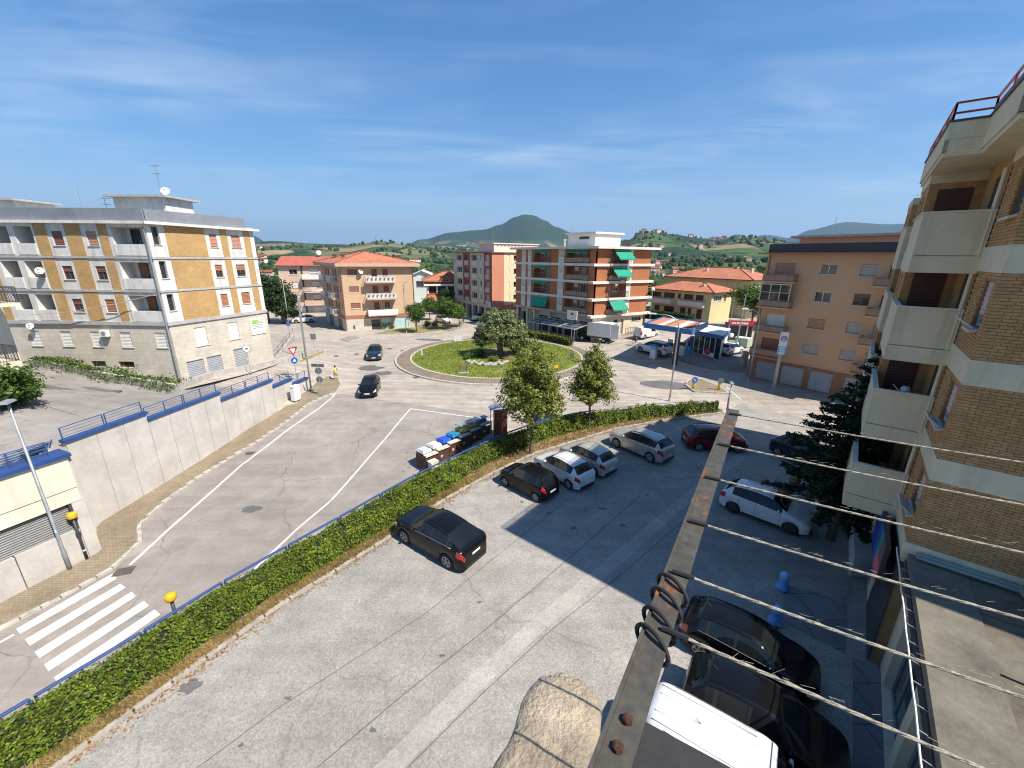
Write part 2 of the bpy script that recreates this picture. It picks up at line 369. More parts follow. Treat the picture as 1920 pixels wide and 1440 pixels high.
# ================================================================== STREETS
A_road = asphalt('sun bleached asphalt', (0.43, 0.375, 0.315), 0.55, 0.5, 0.6, R(20))
A_lane = asphalt('road asphalt', (0.32, 0.285, 0.25), 0.6, 0.35, 0.35, R(-70))
A_park = asphalt('worn parking asphalt', (0.36, 0.335, 0.30), 0.6, 0.45, 0.3, R(-48), grain=0.7)
A_patch = asphalt('dark patch asphalt', (0.15, 0.145, 0.14), 0.2, 0.3)
A_strip = asphalt('pale trench repair', (0.41, 0.38, 0.34), 0.3, 0.3, grain=.5)
M_line = pm('worn road paint', (0.64, 0.62, 0.57), 0.7, 0.25, 3.0, stain=((0.33, 0.30, 0.27), 0.75))
M_paver = brickm('brown pavers', (0.30, 0.23, 0.16), (0.24, 0.19, 0.13), (0.15, 0.12, 0.09), 0.22, 0.11, 0.01, uv=False)
M_paver2 = brickm('yellowish pavement blocks', (0.34, 0.27, 0.17), (0.28, 0.22, 0.14), (0.18, 0.15, 0.11), 0.20, 0.10, 0.01, uv=False)
KERB_PX = [(120, 1430), (340, 1270), (520, 1140), (720, 1015), (830, 940), (920, 890), (1000, 852), (1150, 806), (1260, 786), (1358, 774)]
KERB = [G(a, b, 0).to_2d() for a, b in KERB_PX]
KERB = [KERB[0]+(KERB[0]-KERB[1]).normalized()*9]+KERB
RAIL_PX = [(0, 1355), (240, 1210), (440, 1085), (620, 985), (760, 905), (830, 870), (950, 815), (1050, 782), (1200, 762), (1358, 752)]
RAIL = [G(a, b, 1.05).to_2d() for a, b in RAIL_PX]
RAIL = [RAIL[0]+(RAIL[0]-RAIL[1]).normalized()*9]+RAIL
def resample(path, step):
    out = [Vector(path[0])]; acc = 0
    for a, b in zip(path, path[1:]):
        a, b = Vector(a), Vector(b); l = (b-a).length; t = step-acc
        while t <= l: out.append(a+(b-a)*(t/l)); t += step
        acc = (acc+l) % step
    return out
def near_d(p, path):
    best = 1e9; bp = None
    for a, b in zip(path, path[1:]):
        d = b-a; t = max(0, min(1, (p-a).dot(d)/d.length_squared)); q = a+d*t
        if (p-q).length < best: best = (p-q).length; bp = q
    return best, bp
PARK = [k for k in KERB]+[Vector((21.6, 36.2)), Vector((24.5, 31)), Vector((31, 26)), Vector((31, -9)), Vector((KERB[0].x, -9))]
def inside(p, poly):
    c = False; n = len(poly)
    for i in range(n):
        a, b = poly[i], poly[(i+1) % n]
        if (a.y > p.y) != (b.y > p.y) and p.x < (b.x-a.x)*(p.y-a.y)/(b.y-a.y)+a.x: c = not c
    return c
def build_road():
    mb = MB(); xs = [-72+i*1.5 for i in range(100)]; ys = [-10+j*1.5 for j in range(92)]
    idx = {}
    for j, y in enumerate(ys):
        for i, x in enumerate(xs):
            z = z_ground(x, y); p = Vector((x, y))
            if inside(p, PARK): z = min(z, 0)-0.5*min(1, near_d(p, KERB)[0]/1.5)
            idx[i, j] = len(mb.v); mb.v.append((x, y, z))
    for j in range(len(ys)-1):
        for i in range(len(xs)-1):
            mb.f.append((idx[i, j], idx[i+1, j], idx[i+1, j+1], idx[i, j+1])); mb.m.append(0); mb.uv.append(None)
    return tag(mb.build('road', A_road, smooth=True), kind='structure')
ROAD = build_road()
# darker lane running down between wall and hedge
def zr(dz): return lambda x, y: z_ground(x, y)+dz
LEFT_K = [GR(a, b).to_2d() for a, b in [(-200, 1290), (0, 1182), (150, 1103), (214, 1066), (259, 989), (305, 946), (364, 902), (420, 867), (486, 827), (541, 789), (583, 756), (630, 738), (660, 742)]]
def build_lane():
    mb = MB(); rail = [p+Vector((0.05, -0.1)) for p in RAIL]
    rows = []
    for i in range(41):
        t = i/40; p = resampleN(LEFT_K, t); q = resampleN([rail[0], rail[1], rail[2], rail[3], rail[4], rail[5], rail[6], G(905, 805, -0.6).to_2d(), G(925, 788, -0.4).to_2d()], t)
        rows.append([(p+(q-p)*(k/8)) for k in range(9)])
    for a, b in zip(rows, rows[1:]):
        for k in range(8):
            mb.q([(v.x, v.y, z_ground(v.x, v.y)+0.02) for v in (a[k], a[k+1], b[k+1], b[k])])
    tag(mb.build('road_lane', A_lane), kind='structure')
def resampleN(path, t):
    L = [(b-a).length for a, b in zip(path, path[1:])]; d = t*sum(L)
    for (a, b), l in zip(zip(path, path[1:]), L):
        if d <= l+1e-6: return a+(b-a)*(d/l)
        d -= l
    return path[-1]
build_lane()
# parking forecourt
mb = MB(); mb.q([(p.x, p.y, 0.02) for p in PARK]); tag(mb.build('parking_forecourt', A_park), kind='structure')
def ribbon(name, pxs, w, mat, zf=None, dz=0.018, parent=None, z0=None):
    """painted or paved strip following ground points"""
    zf = zf or z_ground
    pts = [(G(a, b, z0) if z0 is not None else GR(a, b, zf)).to_2d() for a, b in pxs]
    pts = resample(pts, 0.6)+[Vector(pts[-1])]
    mb = MB(); mb.sheet([(p.x, p.y) for p in pts], -w/2, w/2, (lambda x, y: z0+dz) if z0 is not None else (lambda x, y: zf(x, y)+dz))
    for i, f in enumerate(mb.f): mb.f[i] = f
    return mb.build(name, mat, parent)
def sheet_px(name, pxs, mat, zf=None, dz=0.018, parent=None, z0=None):
    zf = zf or z_ground
    P = [(G(a, b, z0) if z0 is not None else GR(a, b, zf)) for a, b in pxs]
    mb = MB(); mb.q([(p.x, p.y, (z0 if z0 is not None else zf(p.x, p.y))+dz) for p in P]); return mb.build(name, mat, parent)
ribbon('painted_line', [(244, 1060), (320, 990), (450, 875), (540, 806), (600, 765), (624, 745), (638, 726)], 0.16, M_line, dz=0.032, parent=ROAD)
ribbon('painted_line', [(470, 1075), (560, 990), (620, 940), (690, 860), (740, 802), (770, 767)], 0.14, M_line, dz=0.032, parent=ROAD)
ribbon('painted_line', [(770, 767), (850, 778), (925, 788)], 0.14, M_line, dz=0.032, parent=ROAD)
ribbon('painted_line', [(-60, 1238), (27, 1191)], 0.14, M_line, dz=0.032, parent=ROAD)
Zc = lambda p: (p[0]/3.273, 1000+p[1]/3.273)
for st in ([(100, 590), (690, 250), (718, 282), (125, 622)], [(155, 655), (740, 312), (773, 336), (185, 693)], [(212, 732), (808, 362), (841, 387), (245, 769)], [(272, 808), (885, 417), (916, 447), (300, 851)], [(330, 888), (950, 470), (986, 502), (362, 932)]):
    sheet_px('crossing_stripe', [Zc(p) for p in st], M_line, dz=0.032, parent=ROAD)
# traffic island chevron outlines
for path in ([(600, 634), (637, 641), (658, 646), (680, 641), (716, 634)], [(610, 655), (560, 668), (470, 687), (380, 702), (330, 716)], [(1140, 700), (1150, 716)], [(1362, 726), (1389, 750)], [(705, 626), (850, 622), (893, 612), (897, 602), (880, 592)]):
    ribbon('painted_line', path, 0.14, M_line, dz=0.02, parent=ROAD)
# repairs and dark patches in the carriageway
def blob(name, c, rx, ry, mat, dz, parent, zf=None, rot=0, n=18, seed=1, irr=0.25):
    rr = random.Random(seed); zf = zf or z_ground; mb = MB(); S_ = [1+rr.uniform(-irr, irr) for _ in range(n)]
    def pt(k, f):
        a = 2*math.pi*k/n; x0, y0 = rx*S_[k % n]*f*math.cos(a), ry*S_[k % n]*f*math.sin(a)
        x, y = c.x+x0*math.cos(rot)-y0*math.sin(rot), c.y+x0*math.sin(rot)+y0*math.cos(rot); return (x, y, zf(x, y)+dz)
    for k in range(n):
        mb.q([pt(0, 0), pt(k, .34), pt(k+1, .34)])
        for f0, f1 in ((.34, .67), (.67, 1)): mb.q([pt(k, f0), pt(k, f1), pt(k+1, f1), pt(k+1, f0)])
    return mb.build(name, mat, parent)
blob('dark_patch', GR(692, 690), 1.5, 1.1, A_patch, 0.02, ROAD, seed=2)
blob('dark_patch', GR(718, 700), 1.0, 0.9, A_patch, 0.02, ROAD, seed=3)
blob('dark_patch', GR(805, 637), 2.3, 0.9, A_patch, 0.02, ROAD, seed=4)
blob('dark_patch', GR(1248, 722), 2.6, 1.5, A_patch, 0.02, ROAD, seed=5, irr=0.06, rot=R(-12))  # wide smooth-edged dark oval on the carriageway
blob('dark_patch', GR(472, 955), 0.55, 0.35, A_patch, 0.024, ROAD, seed=6)
# manhole covers
M_iron = pm('cast iron', (0.10, 0.085, 0.07), 0.7, 0.3, 6, 0.4, 60)
def manhole(px, py, r=0.33, zf=z_ground, square=False, z0=None, parent=ROAD):
    p = G(px, py, z0) if z0 is not None else GR(px, py, zf); z = (z0 if z0 is not None else zf(p.x, p.y))+0.03
    mb = MB()
    if square: mb.box((p.x, p.y, z), (r*2.4, r*1.7, 0.02), R(18))
    else: mb.lathe([(r, -0.01), (r, 0.008), (r*0.86, 0.008), (r*0.84, 0.002), (0.02, 0.004)], (p.x, p.y, z), 16)
    return mb.build('manhole_cover', M_iron, parent)
for a in [(668, 664), (630, 668), (730, 654), (755, 658), (780, 708), (470, 849), (975, 720)]: manhole(*a)
for a in [(233, 1072)]: manhole(*a, r=0.32, square=True)
for a in [(60, 716), (215, 735)]: manhole(*a, zf=z_lot, square=True)
# ---------------------------------------------------------------- parking details
def G0(px, py): return G(px, py, 0)
FORE = bpy.data.objects['parking_forecourt']
ribbon('trench_repair', [(700, 1470), (860, 1310), (1000, 1180), (1130, 1072), (1230, 985), (1300, 925), (1390, 855)], 0.6, A_strip, dz=0.026, parent=FORE, z0=0.0)
ribbon('asphalt_joint', [(560, 1470), (760, 1300), (900, 1190), (1000, 1105), (1110, 1010), (1200, 930)], 0.035, A_patch, dz=0.026, parent=FORE, z0=0.0)
ribbon('asphalt_joint', [(330, 1470), (520, 1330), (700, 1215), (800, 1150), (960, 1020), (1060, 940), (1180, 868)], 0.03, A_patch, dz=0.026, parent=FORE, z0=0.0)
ribbon('asphalt_joint', [(735, 1470), (890, 1315), (1030, 1185), (1150, 1090), (1255, 1000), (1330, 935)], 0.03, A_patch, dz=0.029, parent=FORE, z0=0.0)
for a in [(358, 1288)]: blob('oil_stain', G(*a, 0), .3, .2, A_patch, .03, FORE, zf=lambda x, y: 0, seed=33, irr=.4)
for k, a in enumerate([(540, 1310), (700, 1370), (830, 1230), (900, 1130), (450, 1400)]): blob('oil_stain', G(*a, 0), .1, .07, A_patch, .03, FORE, zf=lambda x, y: 0, seed=40+k, irr=.5, n=9)
rs_ = random.Random(61)
for k in range(34):   # spilt liquid spots by the bins and along the bays
    if k < 22: c_ = GR(rs_.uniform(735, 800), rs_.uniform(840, 905)); blob('oil_stain', c_, rs_.uniform(.05, .16), rs_.uniform(.04, .1), A_patch, .022, ROAD, seed=300+k, irr=.5, n=7)
    else: c_ = G(rs_.uniform(940, 1230), rs_.uniform(880, 1000), 0); blob('oil_stain', c_, rs_.uniform(.06, .22), rs_.uniform(.05, .14), A_patch, .031, FORE, zf=lambda x, y: 0, seed=300+k, irr=.5, n=8)
# ---------------------------------------------------------------- roundabout
RC = Vector((-2.05, 53.9)); R_OUT, R_IN = 13.2, 11.3
def ring(mb, r0, r1, z0, z1, n=96, mi=0):
    for k in range(n):
        a, b = 2*math.pi*k/n, 2*math.pi*(k+1)/n
        mb.q([(RC.x+r0*math.cos(a), RC.y+r0*math.sin(a), z0), (RC.x+r1*math.cos(a), RC.y+r1*math.sin(a), z1), (RC.x+r1*math.cos(b), RC.y+r1*math.sin(b), z1), (RC.x+r0*math.cos(b), RC.y+r0*math.sin(b), z0)], mi)
mb = MB(); ring(mb, R_IN, R_OUT-0.1, 0.19, 0.14); RB = tag(mb.build('roundabout_apron', M_paver), kind='structure')
kst = MB(); kst.hexa([(-0.42, -0.13, -0.15), (0.42, -0.13, -0.15), (0.42, 0.13, -0.15), (-0.42, 0.13, -0.15), (-0.415, -0.10, 0.16), (0.415, -0.10, 0.16), (0.415, 0.12, 0.17), (-0.415, 0.12, 0.17)]); kst = kst.data('kerb_stone', M_kerb)
nk = 97
for k in range(nk):
    a = 2*math.pi*k/nk; piece('kerb_stone', kst, (RC.x+R_OUT*math.cos(a), RC.y+R_OUT*math.sin(a), rnd.uniform(-0.012, 0.012)), a+math.pi/2, RB)
kb = MB(); kb.box((0, 0, 0.0), (0.27, 0.26, 0.24)); kb = kb.data('edge_block', pm('pale block', (0.5, 0.44, 0.38), 0.9, 0.3, 4))
nb = 200
for k in range(nb):
    a = 2*math.pi*k/nb; piece('edge_block', kb, (RC.x+R_IN*math.cos(a), RC.y+R_IN*math.sin(a), 0.13+rnd.uniform(-0.01, 0.02)), a+math.pi/2+rnd.uniform(-0.03, 0.03), RB)
def z_mound(x, y):
    r = math.hypot(x-RC.x, y-RC.y)/R_IN
    return 0.2+0.5*(1-sstep(0.1, 1.0, r))+0.05*noise.noise(Vector((x*0.4, y*0.4, 0)))
def mound():
    mb = MB(); n = 64; rs = [0, 0.12, 0.25, 0.4, 0.55, 0.7, 0.82, 0.92, 0.985]
    for r in rs:
        for k in range(n):
            a = 2*math.pi*k/n; x, y = RC.x+R_IN*r*math.cos(a), RC.y+R_IN*r*math.sin(a); mb.v.append((x, y, z_mound(x, y)))
    for i in range(len(rs)-1):
        for k in range(n): mb.f.append((i*n+k, (i+1)*n+k, (i+1)*n+(k+1) % n, i*n+(k+1) % n)); mb.m.append(0); mb.uv.append(None)
    mt, nt, bs = newmat('lawn'); P = pos(nt)
    c = ramp(nt, noise_tex(nt, P, 0.5, 6, 0.65), [(0.25, (0.11, 0.15, 0.025)), (0.5, (0.18, 0.22, 0.04)), (0.75, (0.29, 0.28, 0.09))])
    c = mixrgb(nt, 0.8, c, ramp(nt, noise_tex(nt, P, 14, 3, 0.7), [(0.3, 0.55), (0.7, 1.25)]), 'MULTIPLY')
    nt.links.new(c, bs.inputs['Base Color']); bs.inputs['Roughness'].default_value = 0.95; bs.inputs['Specular IOR Level'].default_value = 0.1
    bump(nt, bs, noise_tex(nt, P, 30, 3), 0.7, 0.05)
    tag(mb.build('roundabout_lawn', mt, smooth=True), kind='structure')
mound()
def grass_tufts(name, n, spot, h, mat, w=0.02):
    """loose blades; spot() gives (x, y, z)"""
    mb = MB(); rr = random.Random(len(name)+n)
    for _ in range(n):
        x, y, z = spot(rr)
        for _b in range(3):
            a = rr.uniform(0, 6.28); l = h*rr.uniform(0.5, 1.2); b = rr.uniform(0, 6.28); o = Vector((x+rr.uniform(-.06, .06), y+rr.uniform(-.06, .06), z))
            t = o+Vector((math.cos(b)*l*0.5, math.sin(b)*l*0.5, l)); s = Vector((math.cos(a), math.sin(a), 0))*w
            mb.q([o-s, o+s, t])
    return tag(mb.build(name, mat), kind='stuff')
M_lawnblade = leafm('lawn blades', (0.10, 0.15, 0.02), (0.19, 0.235, 0.04), (0.32, 0.30, 0.10))
def sp(rr):
    a = rr.uniform(0, 6.28); r = R_IN*0.96*math.sqrt(rr.random()); x, y = RC.x+r*math.cos(a), RC.y+r*math.sin(a); return x, y, z_mound(x, y)
tag(grass_tufts('lawn_grass', 9000, sp, 0.13, M_lawnblade, 0.03), 'short mown grass of the roundabout island', 'grass')
# dry mulch bed under the olive
blob('mulch_bed', GR(945, 672), 4.0, 2.6, pm('dry mulch', (0.26, 0.16, 0.085), 0.95, 0.4, 2.5, 0.5, 20), 0.06, None, zf=z_mound, seed=9)
tag(bpy.data.objects['mulch_bed'], kind='structure')
# ================================================================== WALLS, RAILINGS, HEDGE
M_blue = pm('blue paint', (0.02, 0.065, 0.21), 0.5, 0.2, 3)
M_bluedk = pm('faded blue steel', (0.05, 0.10, 0.22), 0.5, 0.25, 3)
M_panel = pm('washed aggregate concrete', (0.51, 0.475, 0.43), 0.95, 0.18, 0.8, 0.7, 45, stain=((0.30, 0.27, 0.23), 0.35))
M_cream = pm('cream render', (0.66, 0.60, 0.47), 0.85, 0.12, 0.8, stain=((0.38, 0.32, 0.24), 0.35))
# --- pavement at the foot of the wall
FK = [((-200, 1250), (-200, 1290)), ((-40, 1160), (-40, 1203)), ((0, 1136), (0, 1182)), ((52, 1108), (60, 1151)), ((131, 1069), (150, 1103)), ((186, 1040), (214, 1066)), ((182, 992), (266, 1015)), ((200, 975), (259, 989)), ((238, 954), (305, 946)), ((307, 904), (364, 902)), ((375, 866), (420, 867)), ((430, 831), (486, 827)), ((477, 801), (541, 789)), ((521, 775), (583, 756)), ((580, 732), (612, 744)), ((598, 716), (632, 737)), ((612, 709), (640, 722)), ((622, 707), (634, 712))]
mb = MB(); fo = [GR(*a) for a, b in FK]; ke = [GR(*b) for a, b in FK]
up = lambda v, h=0.13: (v.x, v.y, z_ground(v.x, v.y)+h)
for i in range(len(fo)-1):
    mb.q([up(fo[i]), up(ke[i]), up(ke[i+1]), up(fo[i+1])])
    mb.q([up(ke[i], -0.1), up(ke[i+1], -0.1), up(ke[i+1]), up(ke[i])], 0)
PAVE = tag(mb.build('pavement', M_paver2), kind='structure')
ks = resample([k.to_2d() for k in ke], 0.62)
kd = MB(); kd.hexa([(-0.29, -0.1, -0.2), (0.29, -0.1, -0.2), (0.29, 0.1, -0.2), (-0.29, 0.1, -0.2), (-0.285, -0.09, 0.15), (0.285, -0.09, 0.15), (0.285, 0.09, 0.15), (-0.285, 0.09, 0.15)]); kd = kd.data('kerb_stone', M_kerb)
for a, b in zip(ks, ks[1:]):
    m = (a+b)/2; piece('kerb_stone', kd, (m.x, m.y, z_ground(m.x, m.y)+rnd.uniform(-.02, .01)), math.atan2(b.y-a.y, b.x-a.x), PAVE)
manhole(440/3.0-2, 1081, r=0.42, square=True, parent=PAVE); bpy.data.objects['manhole_cover'] 
# --- long panelled retaining wall, from the roundabout end down to the garage front
W_A = G(580, 732, 0.0).to_2d(); W_B = GR(179, 989).to_2d()
wd = (W_B-W_A).normalized(); wl = (W_B-W_A).length; wnrm = Vector((-wd.y, wd.x))
if wnrm.x < 0: wnrm = -wnrm   # towards the road
def wpt(s, off, z): p = W_A+wd*s+wnrm*off; return (p.x, p.y, z)
steps = [(0.0, 2.25, 1.22), (2.25, 4.7, 1.76), (4.7, 10.0, 2.36), (10.0, 15.3, 2.94), (15.3, wl+0.05, 3.38)]
WALL = thing('retaining_wall', 'long pale concrete panel retaining wall with stepped blue coping above the pavement', 'wall', wpt(wl/2, 0, z_ground(*wpt(wl/2, 0.2, 0)[:2])))
for s0, s1, zt in steps:
    n = max(1, round((s1-s0)/1.33)); w = (s1-s0)/n
    for i in range(n):
        a, b = s0+i*w+0.012, s0+(i+1)*w-0.012; mb = MB()
        za, zb = z_ground(*wpt(a, 0.3, 0)[:2])-0.2, z_ground(*wpt(b, 0.3, 0)[:2])-0.2; o = rnd.uniform(-0.006, 0.006)
        mb.hexa([wpt(a, -0.2, za), wpt(b, -0.2, zb), wpt(b, o, zb), wpt(a, o, za), wpt(a, -0.2, zt), wpt(b, -0.2, zt), wpt(b, o, zt), wpt(a, o, zt)])
        mb.build('panel', M_panel, WALL)
    mb = MB(); mb.hexa([wpt(s0-0.05, -0.32, zt), wpt(s1+0.05, -0.32, zt), wpt(s1+0.05, 0.1, zt), wpt(s0-0.05, 0.1, zt), wpt(s0-0.05, -0.32, zt+0.16), wpt(s1+0.05, -0.32, zt+0.16), wpt(s1+0.05, 0.1, zt+0.16), wpt(s0-0.05, 0.1, zt+0.16)])
    mb.build('coping', M_blue, WALL)
mb = MB(); mb.hexa([wpt(-0.1, -0.5, -3), wpt(wl, -0.5, -3), wpt(wl, -0.21, -3), wpt(-0.1, -0.21, -3), wpt(-0.1, -0.5, 1.1), wpt(wl, -0.5, 3.2), wpt(wl, -0.21, 3.2), wpt(-0.1, -0.21, 1.1)]); mb.build('backing', M_conc, WALL)
# railings standing on the coping
RAILS = thing('railing', 'dark blue steel railing in stepped sections on top of the long retaining wall', 'railing', wpt(wl/2, -0.15, 2.5))
def rail_section(parent, p0, p1, h=0.62, bars=3, mat=None, post=0.045):
    mat = mat or M_bluedk; p0, p1 = Vector(p0), Vector(p1); n = max(2, round((p1-p0).length/1.35)+1)
    for k in range(n):
        p = p0.lerp(p1, k/(n-1)); mb = MB(); mb.box((p.x, p.y, p.z+h/2), (post, post, h)); mb.build('post', mat, parent)
    for j in range(bars+1):
        z = h*(1-j/(bars+0.8)); mb = MB(); r = 0.028 if j == 0 else 0.014
        mb.tube([p0+Vector((0, 0, z)), p1+Vector((0, 0, z))], r, 5); mb.build('rail', mat, parent)
for s0, s1, zt in steps:
    n = max(1, round((s1-s0)/2.6)); w = (s1-s0)/n
    for i in range(n): rail_section(RAILS, wpt(s0+i*w+0.06, -0.2, zt+0.16), wpt(s0+(i+1)*w-0.06, -0.2, zt+0.16))
# --- garage front below the upper lot
g0 = GR(187, 1038).to_2d(); g1 = GR(0, 1136).to_2d(); gd = (g1-g0).normalized(); gn = Vector((-gd.y, gd.x))
if gn.x < 0: gn = -gn
gz = z_ground(g0.x, g0.y)
def gp(s, off, z): p = g0+gd*s+gn*off; return (p.x, p.y, z)
GAR = thing('garage_front', 'cream fronted garage under the upper lot with wide grey roller shutter', 'garage', gp(4, 0, gz-0.3))
GL = 13.0; ztop = 3.62
def gbox(name, s0, s1, o0, o1, z0, z1, mat, par=GAR):
    mb = MB(); mb.hexa([gp(s0, o0, z0), gp(s1, o0, z0), gp(s1, o1, z0), gp(s0, o1, z0), gp(s0, o0, z1), gp(s1, o0, z1), gp(s1, o1, z1), gp(s0, o1, z1)]); return mb.build(name, mat, par)
gbox('corner_pier', 0, 0.36, -0.6, 0.0, gz-0.4, 1.3, M_panel)
for k in range(5): gbox('plinth_panel', 0.38+k*2.2, 0.36+(k+1)*2.2-0.02, -0.3, 0.01*(k % 2)-0.005, gz-1.0, gz+1.75-0.02*k, M_panel)
gbox('lintel', 0, GL, -0.6, 0.02, 1.32, 2.0, M_cream)
gbox('fascia', 0.0, GL, -0.6, 0.06, 2.03, ztop, M_cream)
gbox('coping', -0.12, GL, -0.9, 0.2, ztop+0.003, ztop+0.17, M_blue)
gbox('shutter_frame', 0.38, 0.47, -0.32, -0.02, gz+1.8, 1.32, M_dark)
M_shut = pm('grey roller shutter', (0.17, 0.17, 0.165), 0.5, 0.15, 3, metal=0.3)
def slats(mb, P, u0, u1, z0, z1, pitch, depth):
    n = max(2, int((z1-z0)/pitch)); h = (z1-z0)/n
    for i in range(n):
        a = z0+i*h
        mb.q([P(u0, 0, a), P(u1, 0, a), P(u1, depth, a+h*0.5), P(u0, depth, a+h*0.5)])
        mb.q([P(u0, depth, a+h*0.5), P(u1, depth, a+h*0.5), P(u1, 0, a+h), P(u0, 0, a+h)])
for s0, s1 in ((0.48, 3.1), (3.2, GL)):
    mb = MB(); slats(mb, lambda u, o, z: gp(u, o-0.2, z), s0, s1, gz+1.72, 1.32, 0.11, 0.035); mb.build('shutter', M_shut, GAR)
gbox('shutter_post', 3.1, 3.2, -0.3, -0.1, gz+1.72, 1.32, M_dark)
gbox('return_wall', -0.14, -0.004, -3.2, -0.05, gz-0.5, ztop-0.12, M_panel)
RAIL2 = thing('railing', 'dark blue steel railing above the garage front at the left edge', 'railing', gp(4, -0.3, ztop))
for k in range(4): rail_section(RAIL2, gp(0.4+k*2.6, -0.45, ztop+0.17), gp(0.4+k*2.6+2.45, -0.45, ztop+0.17))
# loose stacked railing panels lying at the corner of the wall
ST = thing('railing_stack', 'tangle of spare blue railing panels stacked at the wall corner', 'railing', gp(-0.3, -1.0, ztop+0.05))
for k in range(4):
    a, b = Vector(gp(0.2-0.12*k, -2.3+0.1*k, ztop-.25+k*0.09)), Vector(gp(1.6, -1.3-0.1*k, ztop-.19+k*0.1))
    for j in range(3):
        o = Vector((0.07*j, 0.04*j, 0.13*j)); mb = MB(); mb.tube([a+o, b+o], 0.03, 5); mb.build('rail', M_bluedk, ST)
    mb = MB(); mb.bar(a+Vector((0, 0, -.05)), a+Vector((.14, .08, .36)), 0.05); mb.build('post', M_bluedk, ST)
# --- upper lot behind the wall
def build_lot():
    mb = MB(); rows = []
    ys = [-6+i*1.5 for i in range(29)]
    for y in ys:
        t = (W_A.y-y)/(W_A.y-W_B.y)
        xe = (W_A+(W_B-W_A)*t).x if y > W_B.y-0.4 else (g0+gd*((g0.y-y)/max(1e-3, -gd.y))).x-0.0
        if y <= W_B.y-0.4: xe = xe-0.55
        rows.append([(xe-0.3+(-75-xe)*(k/30)**1.3, y) for k in range(31)])
    for a, b in zip(rows, rows[1:]):
        for k in range(30): mb.q([(x, y, z_lot(x, y)+0.02) for x, y in (a[k], b[k], b[k+1], a[k+1])])
    return tag(mb.build('upper_lot', asphalt('upper lot asphalt', (0.30, 0.275, 0.25), 1.0, 0.5, 0.2)), kind='structure')
LOT = build_lot()
blob('dark_patch', GR(95, 727, z_lot), 1.6, 0.5, A_patch, 0.03, LOT, zf=z_lot, seed=21)
blob('dark_patch', GR(190, 731, z_lot), 1.4, 0.45, A_patch, 0.03, LOT, zf=z_lot, seed=22)
# --- low garden wall below the white block and its sloping apron
LW = [GR(a, b) for a, b in [(60, 690), (200, 700), (330, 716), (400, 710), (470, 697), (540, 680), (604, 661)]]
# --- kerb, soil bed, hedge and rail between road and parking
kr = resample(KERB, 0.95)
mb = MB(); pts = resample(KERB, 0.6)
def railp(p): return near_d(p, RAIL)[1]
for a, b in zip(pts, pts[1:]):
    ra, rb = railp(a), railp(b); mb.q([(a.x, a.y, 0.09), (b.x, b.y, 0.09), (rb.x, rb.y, 0.12), (ra.x, ra.y, 0.12)])
M_soil = pm('dry soil and needles', (0.30, 0.20, 0.12), 0.95, 0.45, 1.8, 0.6, 25)
BED = tag(mb.build('planting_bed', M_soil), kind='structure')
kd2 = MB(); kd2.hexa([(-0.45, -0.08, -0.1), (0.45, -0.08, -0.1), (0.45, 0.08, -0.1), (-0.45, 0.08, -0.1), (-0.445, -0.07, 0.12), (0.445, -0.07, 0.12), (0.445, 0.07, 0.12), (-0.445, 0.07, 0.12)]); kd2 = kd2.data('kerb_stone', pm('grey kerb', (0.36, 0.33, 0.29), 0.95, 0.35, 3, 0.5, 30))
for a, b in zip(kr, kr[1:]):
    m = (a+b)/2; piece('kerb_stone', kd2, (m.x, m.y, rnd.uniform(-.015, .01)), math.atan2(b.y-a.y, b.x-a.x)+rnd.uniform(-.02, .02), BED)
# retaining face under the rail on the road side
mb = MB(); rp = resample(RAIL, 1.0)
for a, b in zip(rp, rp[1:]):
    mb.q([(a.x, a.y, min(-0.1, z_ground(a.x-.3, a.y+.2)-0.4)), (b.x, b.y, min(-0.1, z_ground(b.x-.3, b.y+.2)-0.4)), (b.x, b.y, 0.2), (a.x, a.y, 0.2)])
tag(mb.build('retaining_face', M_conc), 'low concrete retaining face under the blue rail beside the hedge', 'wall')
HR = thing('railing', 'blue steel railing running along the road side of the long hedge', 'railing', (RAIL[5].x, RAIL[5].y, 0.1))
rs = resample(RAIL, 2.4)
for i, (a, b) in enumerate(zip(rs, rs[1:])):
    d = (b-a).normalized(); m_ = M_blue if i < 15 else M_grey
    h = 1.12
    for p in (a+d*0.06, b-d*0.06):
        q = MB(); q.box((p.x, p.y, 0.1+h/2), (0.06, 0.06, h), math.atan2(d.y, d.x)); q.build('post', m_, HR)
    for j in range(4):
        z = 0.1+h-0.27*j; q = MB(); q.tube([(a.x+d.x*.06, a.y+d.y*.06, z), (b.x-d.x*.06, b.y-d.y*.06, z)], 0.05 if j == 0 else 0.018, 6); q.build('rail', m_, HR)
# ------------------------------------------------------------------ foliage
def leaf_quad(mb, p, size, rr, nrm=None, elong=1.5):
    a = Vector((rr.gauss(0, 1), rr.gauss(0, 1), rr.gauss(0, 1)))
    if nrm is not None: a = a*0.7+nrm*1.2
    a.normalize(); t = a.cross(Vector((rr.gauss(0, 1), rr.gauss(0, 1), rr.gauss(0, 1))))
    if t.length < 1e-4: t = a.orthogonal()
    t.normalize(); b = a.cross(t); s = size*rr.uniform(0.65, 1.3)
    p = Vector(p); l, w = t*s*elong*0.5, b*s*0.5
    mb.q([p-l, p+w*0.9-l*0.1, p+l, p-w*0.9-l*0.1])
L_hedge = leafm('hedge leaves', (0.045, 0.085, 0.008), (0.13, 0.185, 0.014), (0.25, 0.28, 0.03))
M_core = pm('twig shadow core', (0.018, 0.025, 0.008), 1.0, 0.3, 3)  # solid hedge core, the shade between the twigs put into its near-black colour
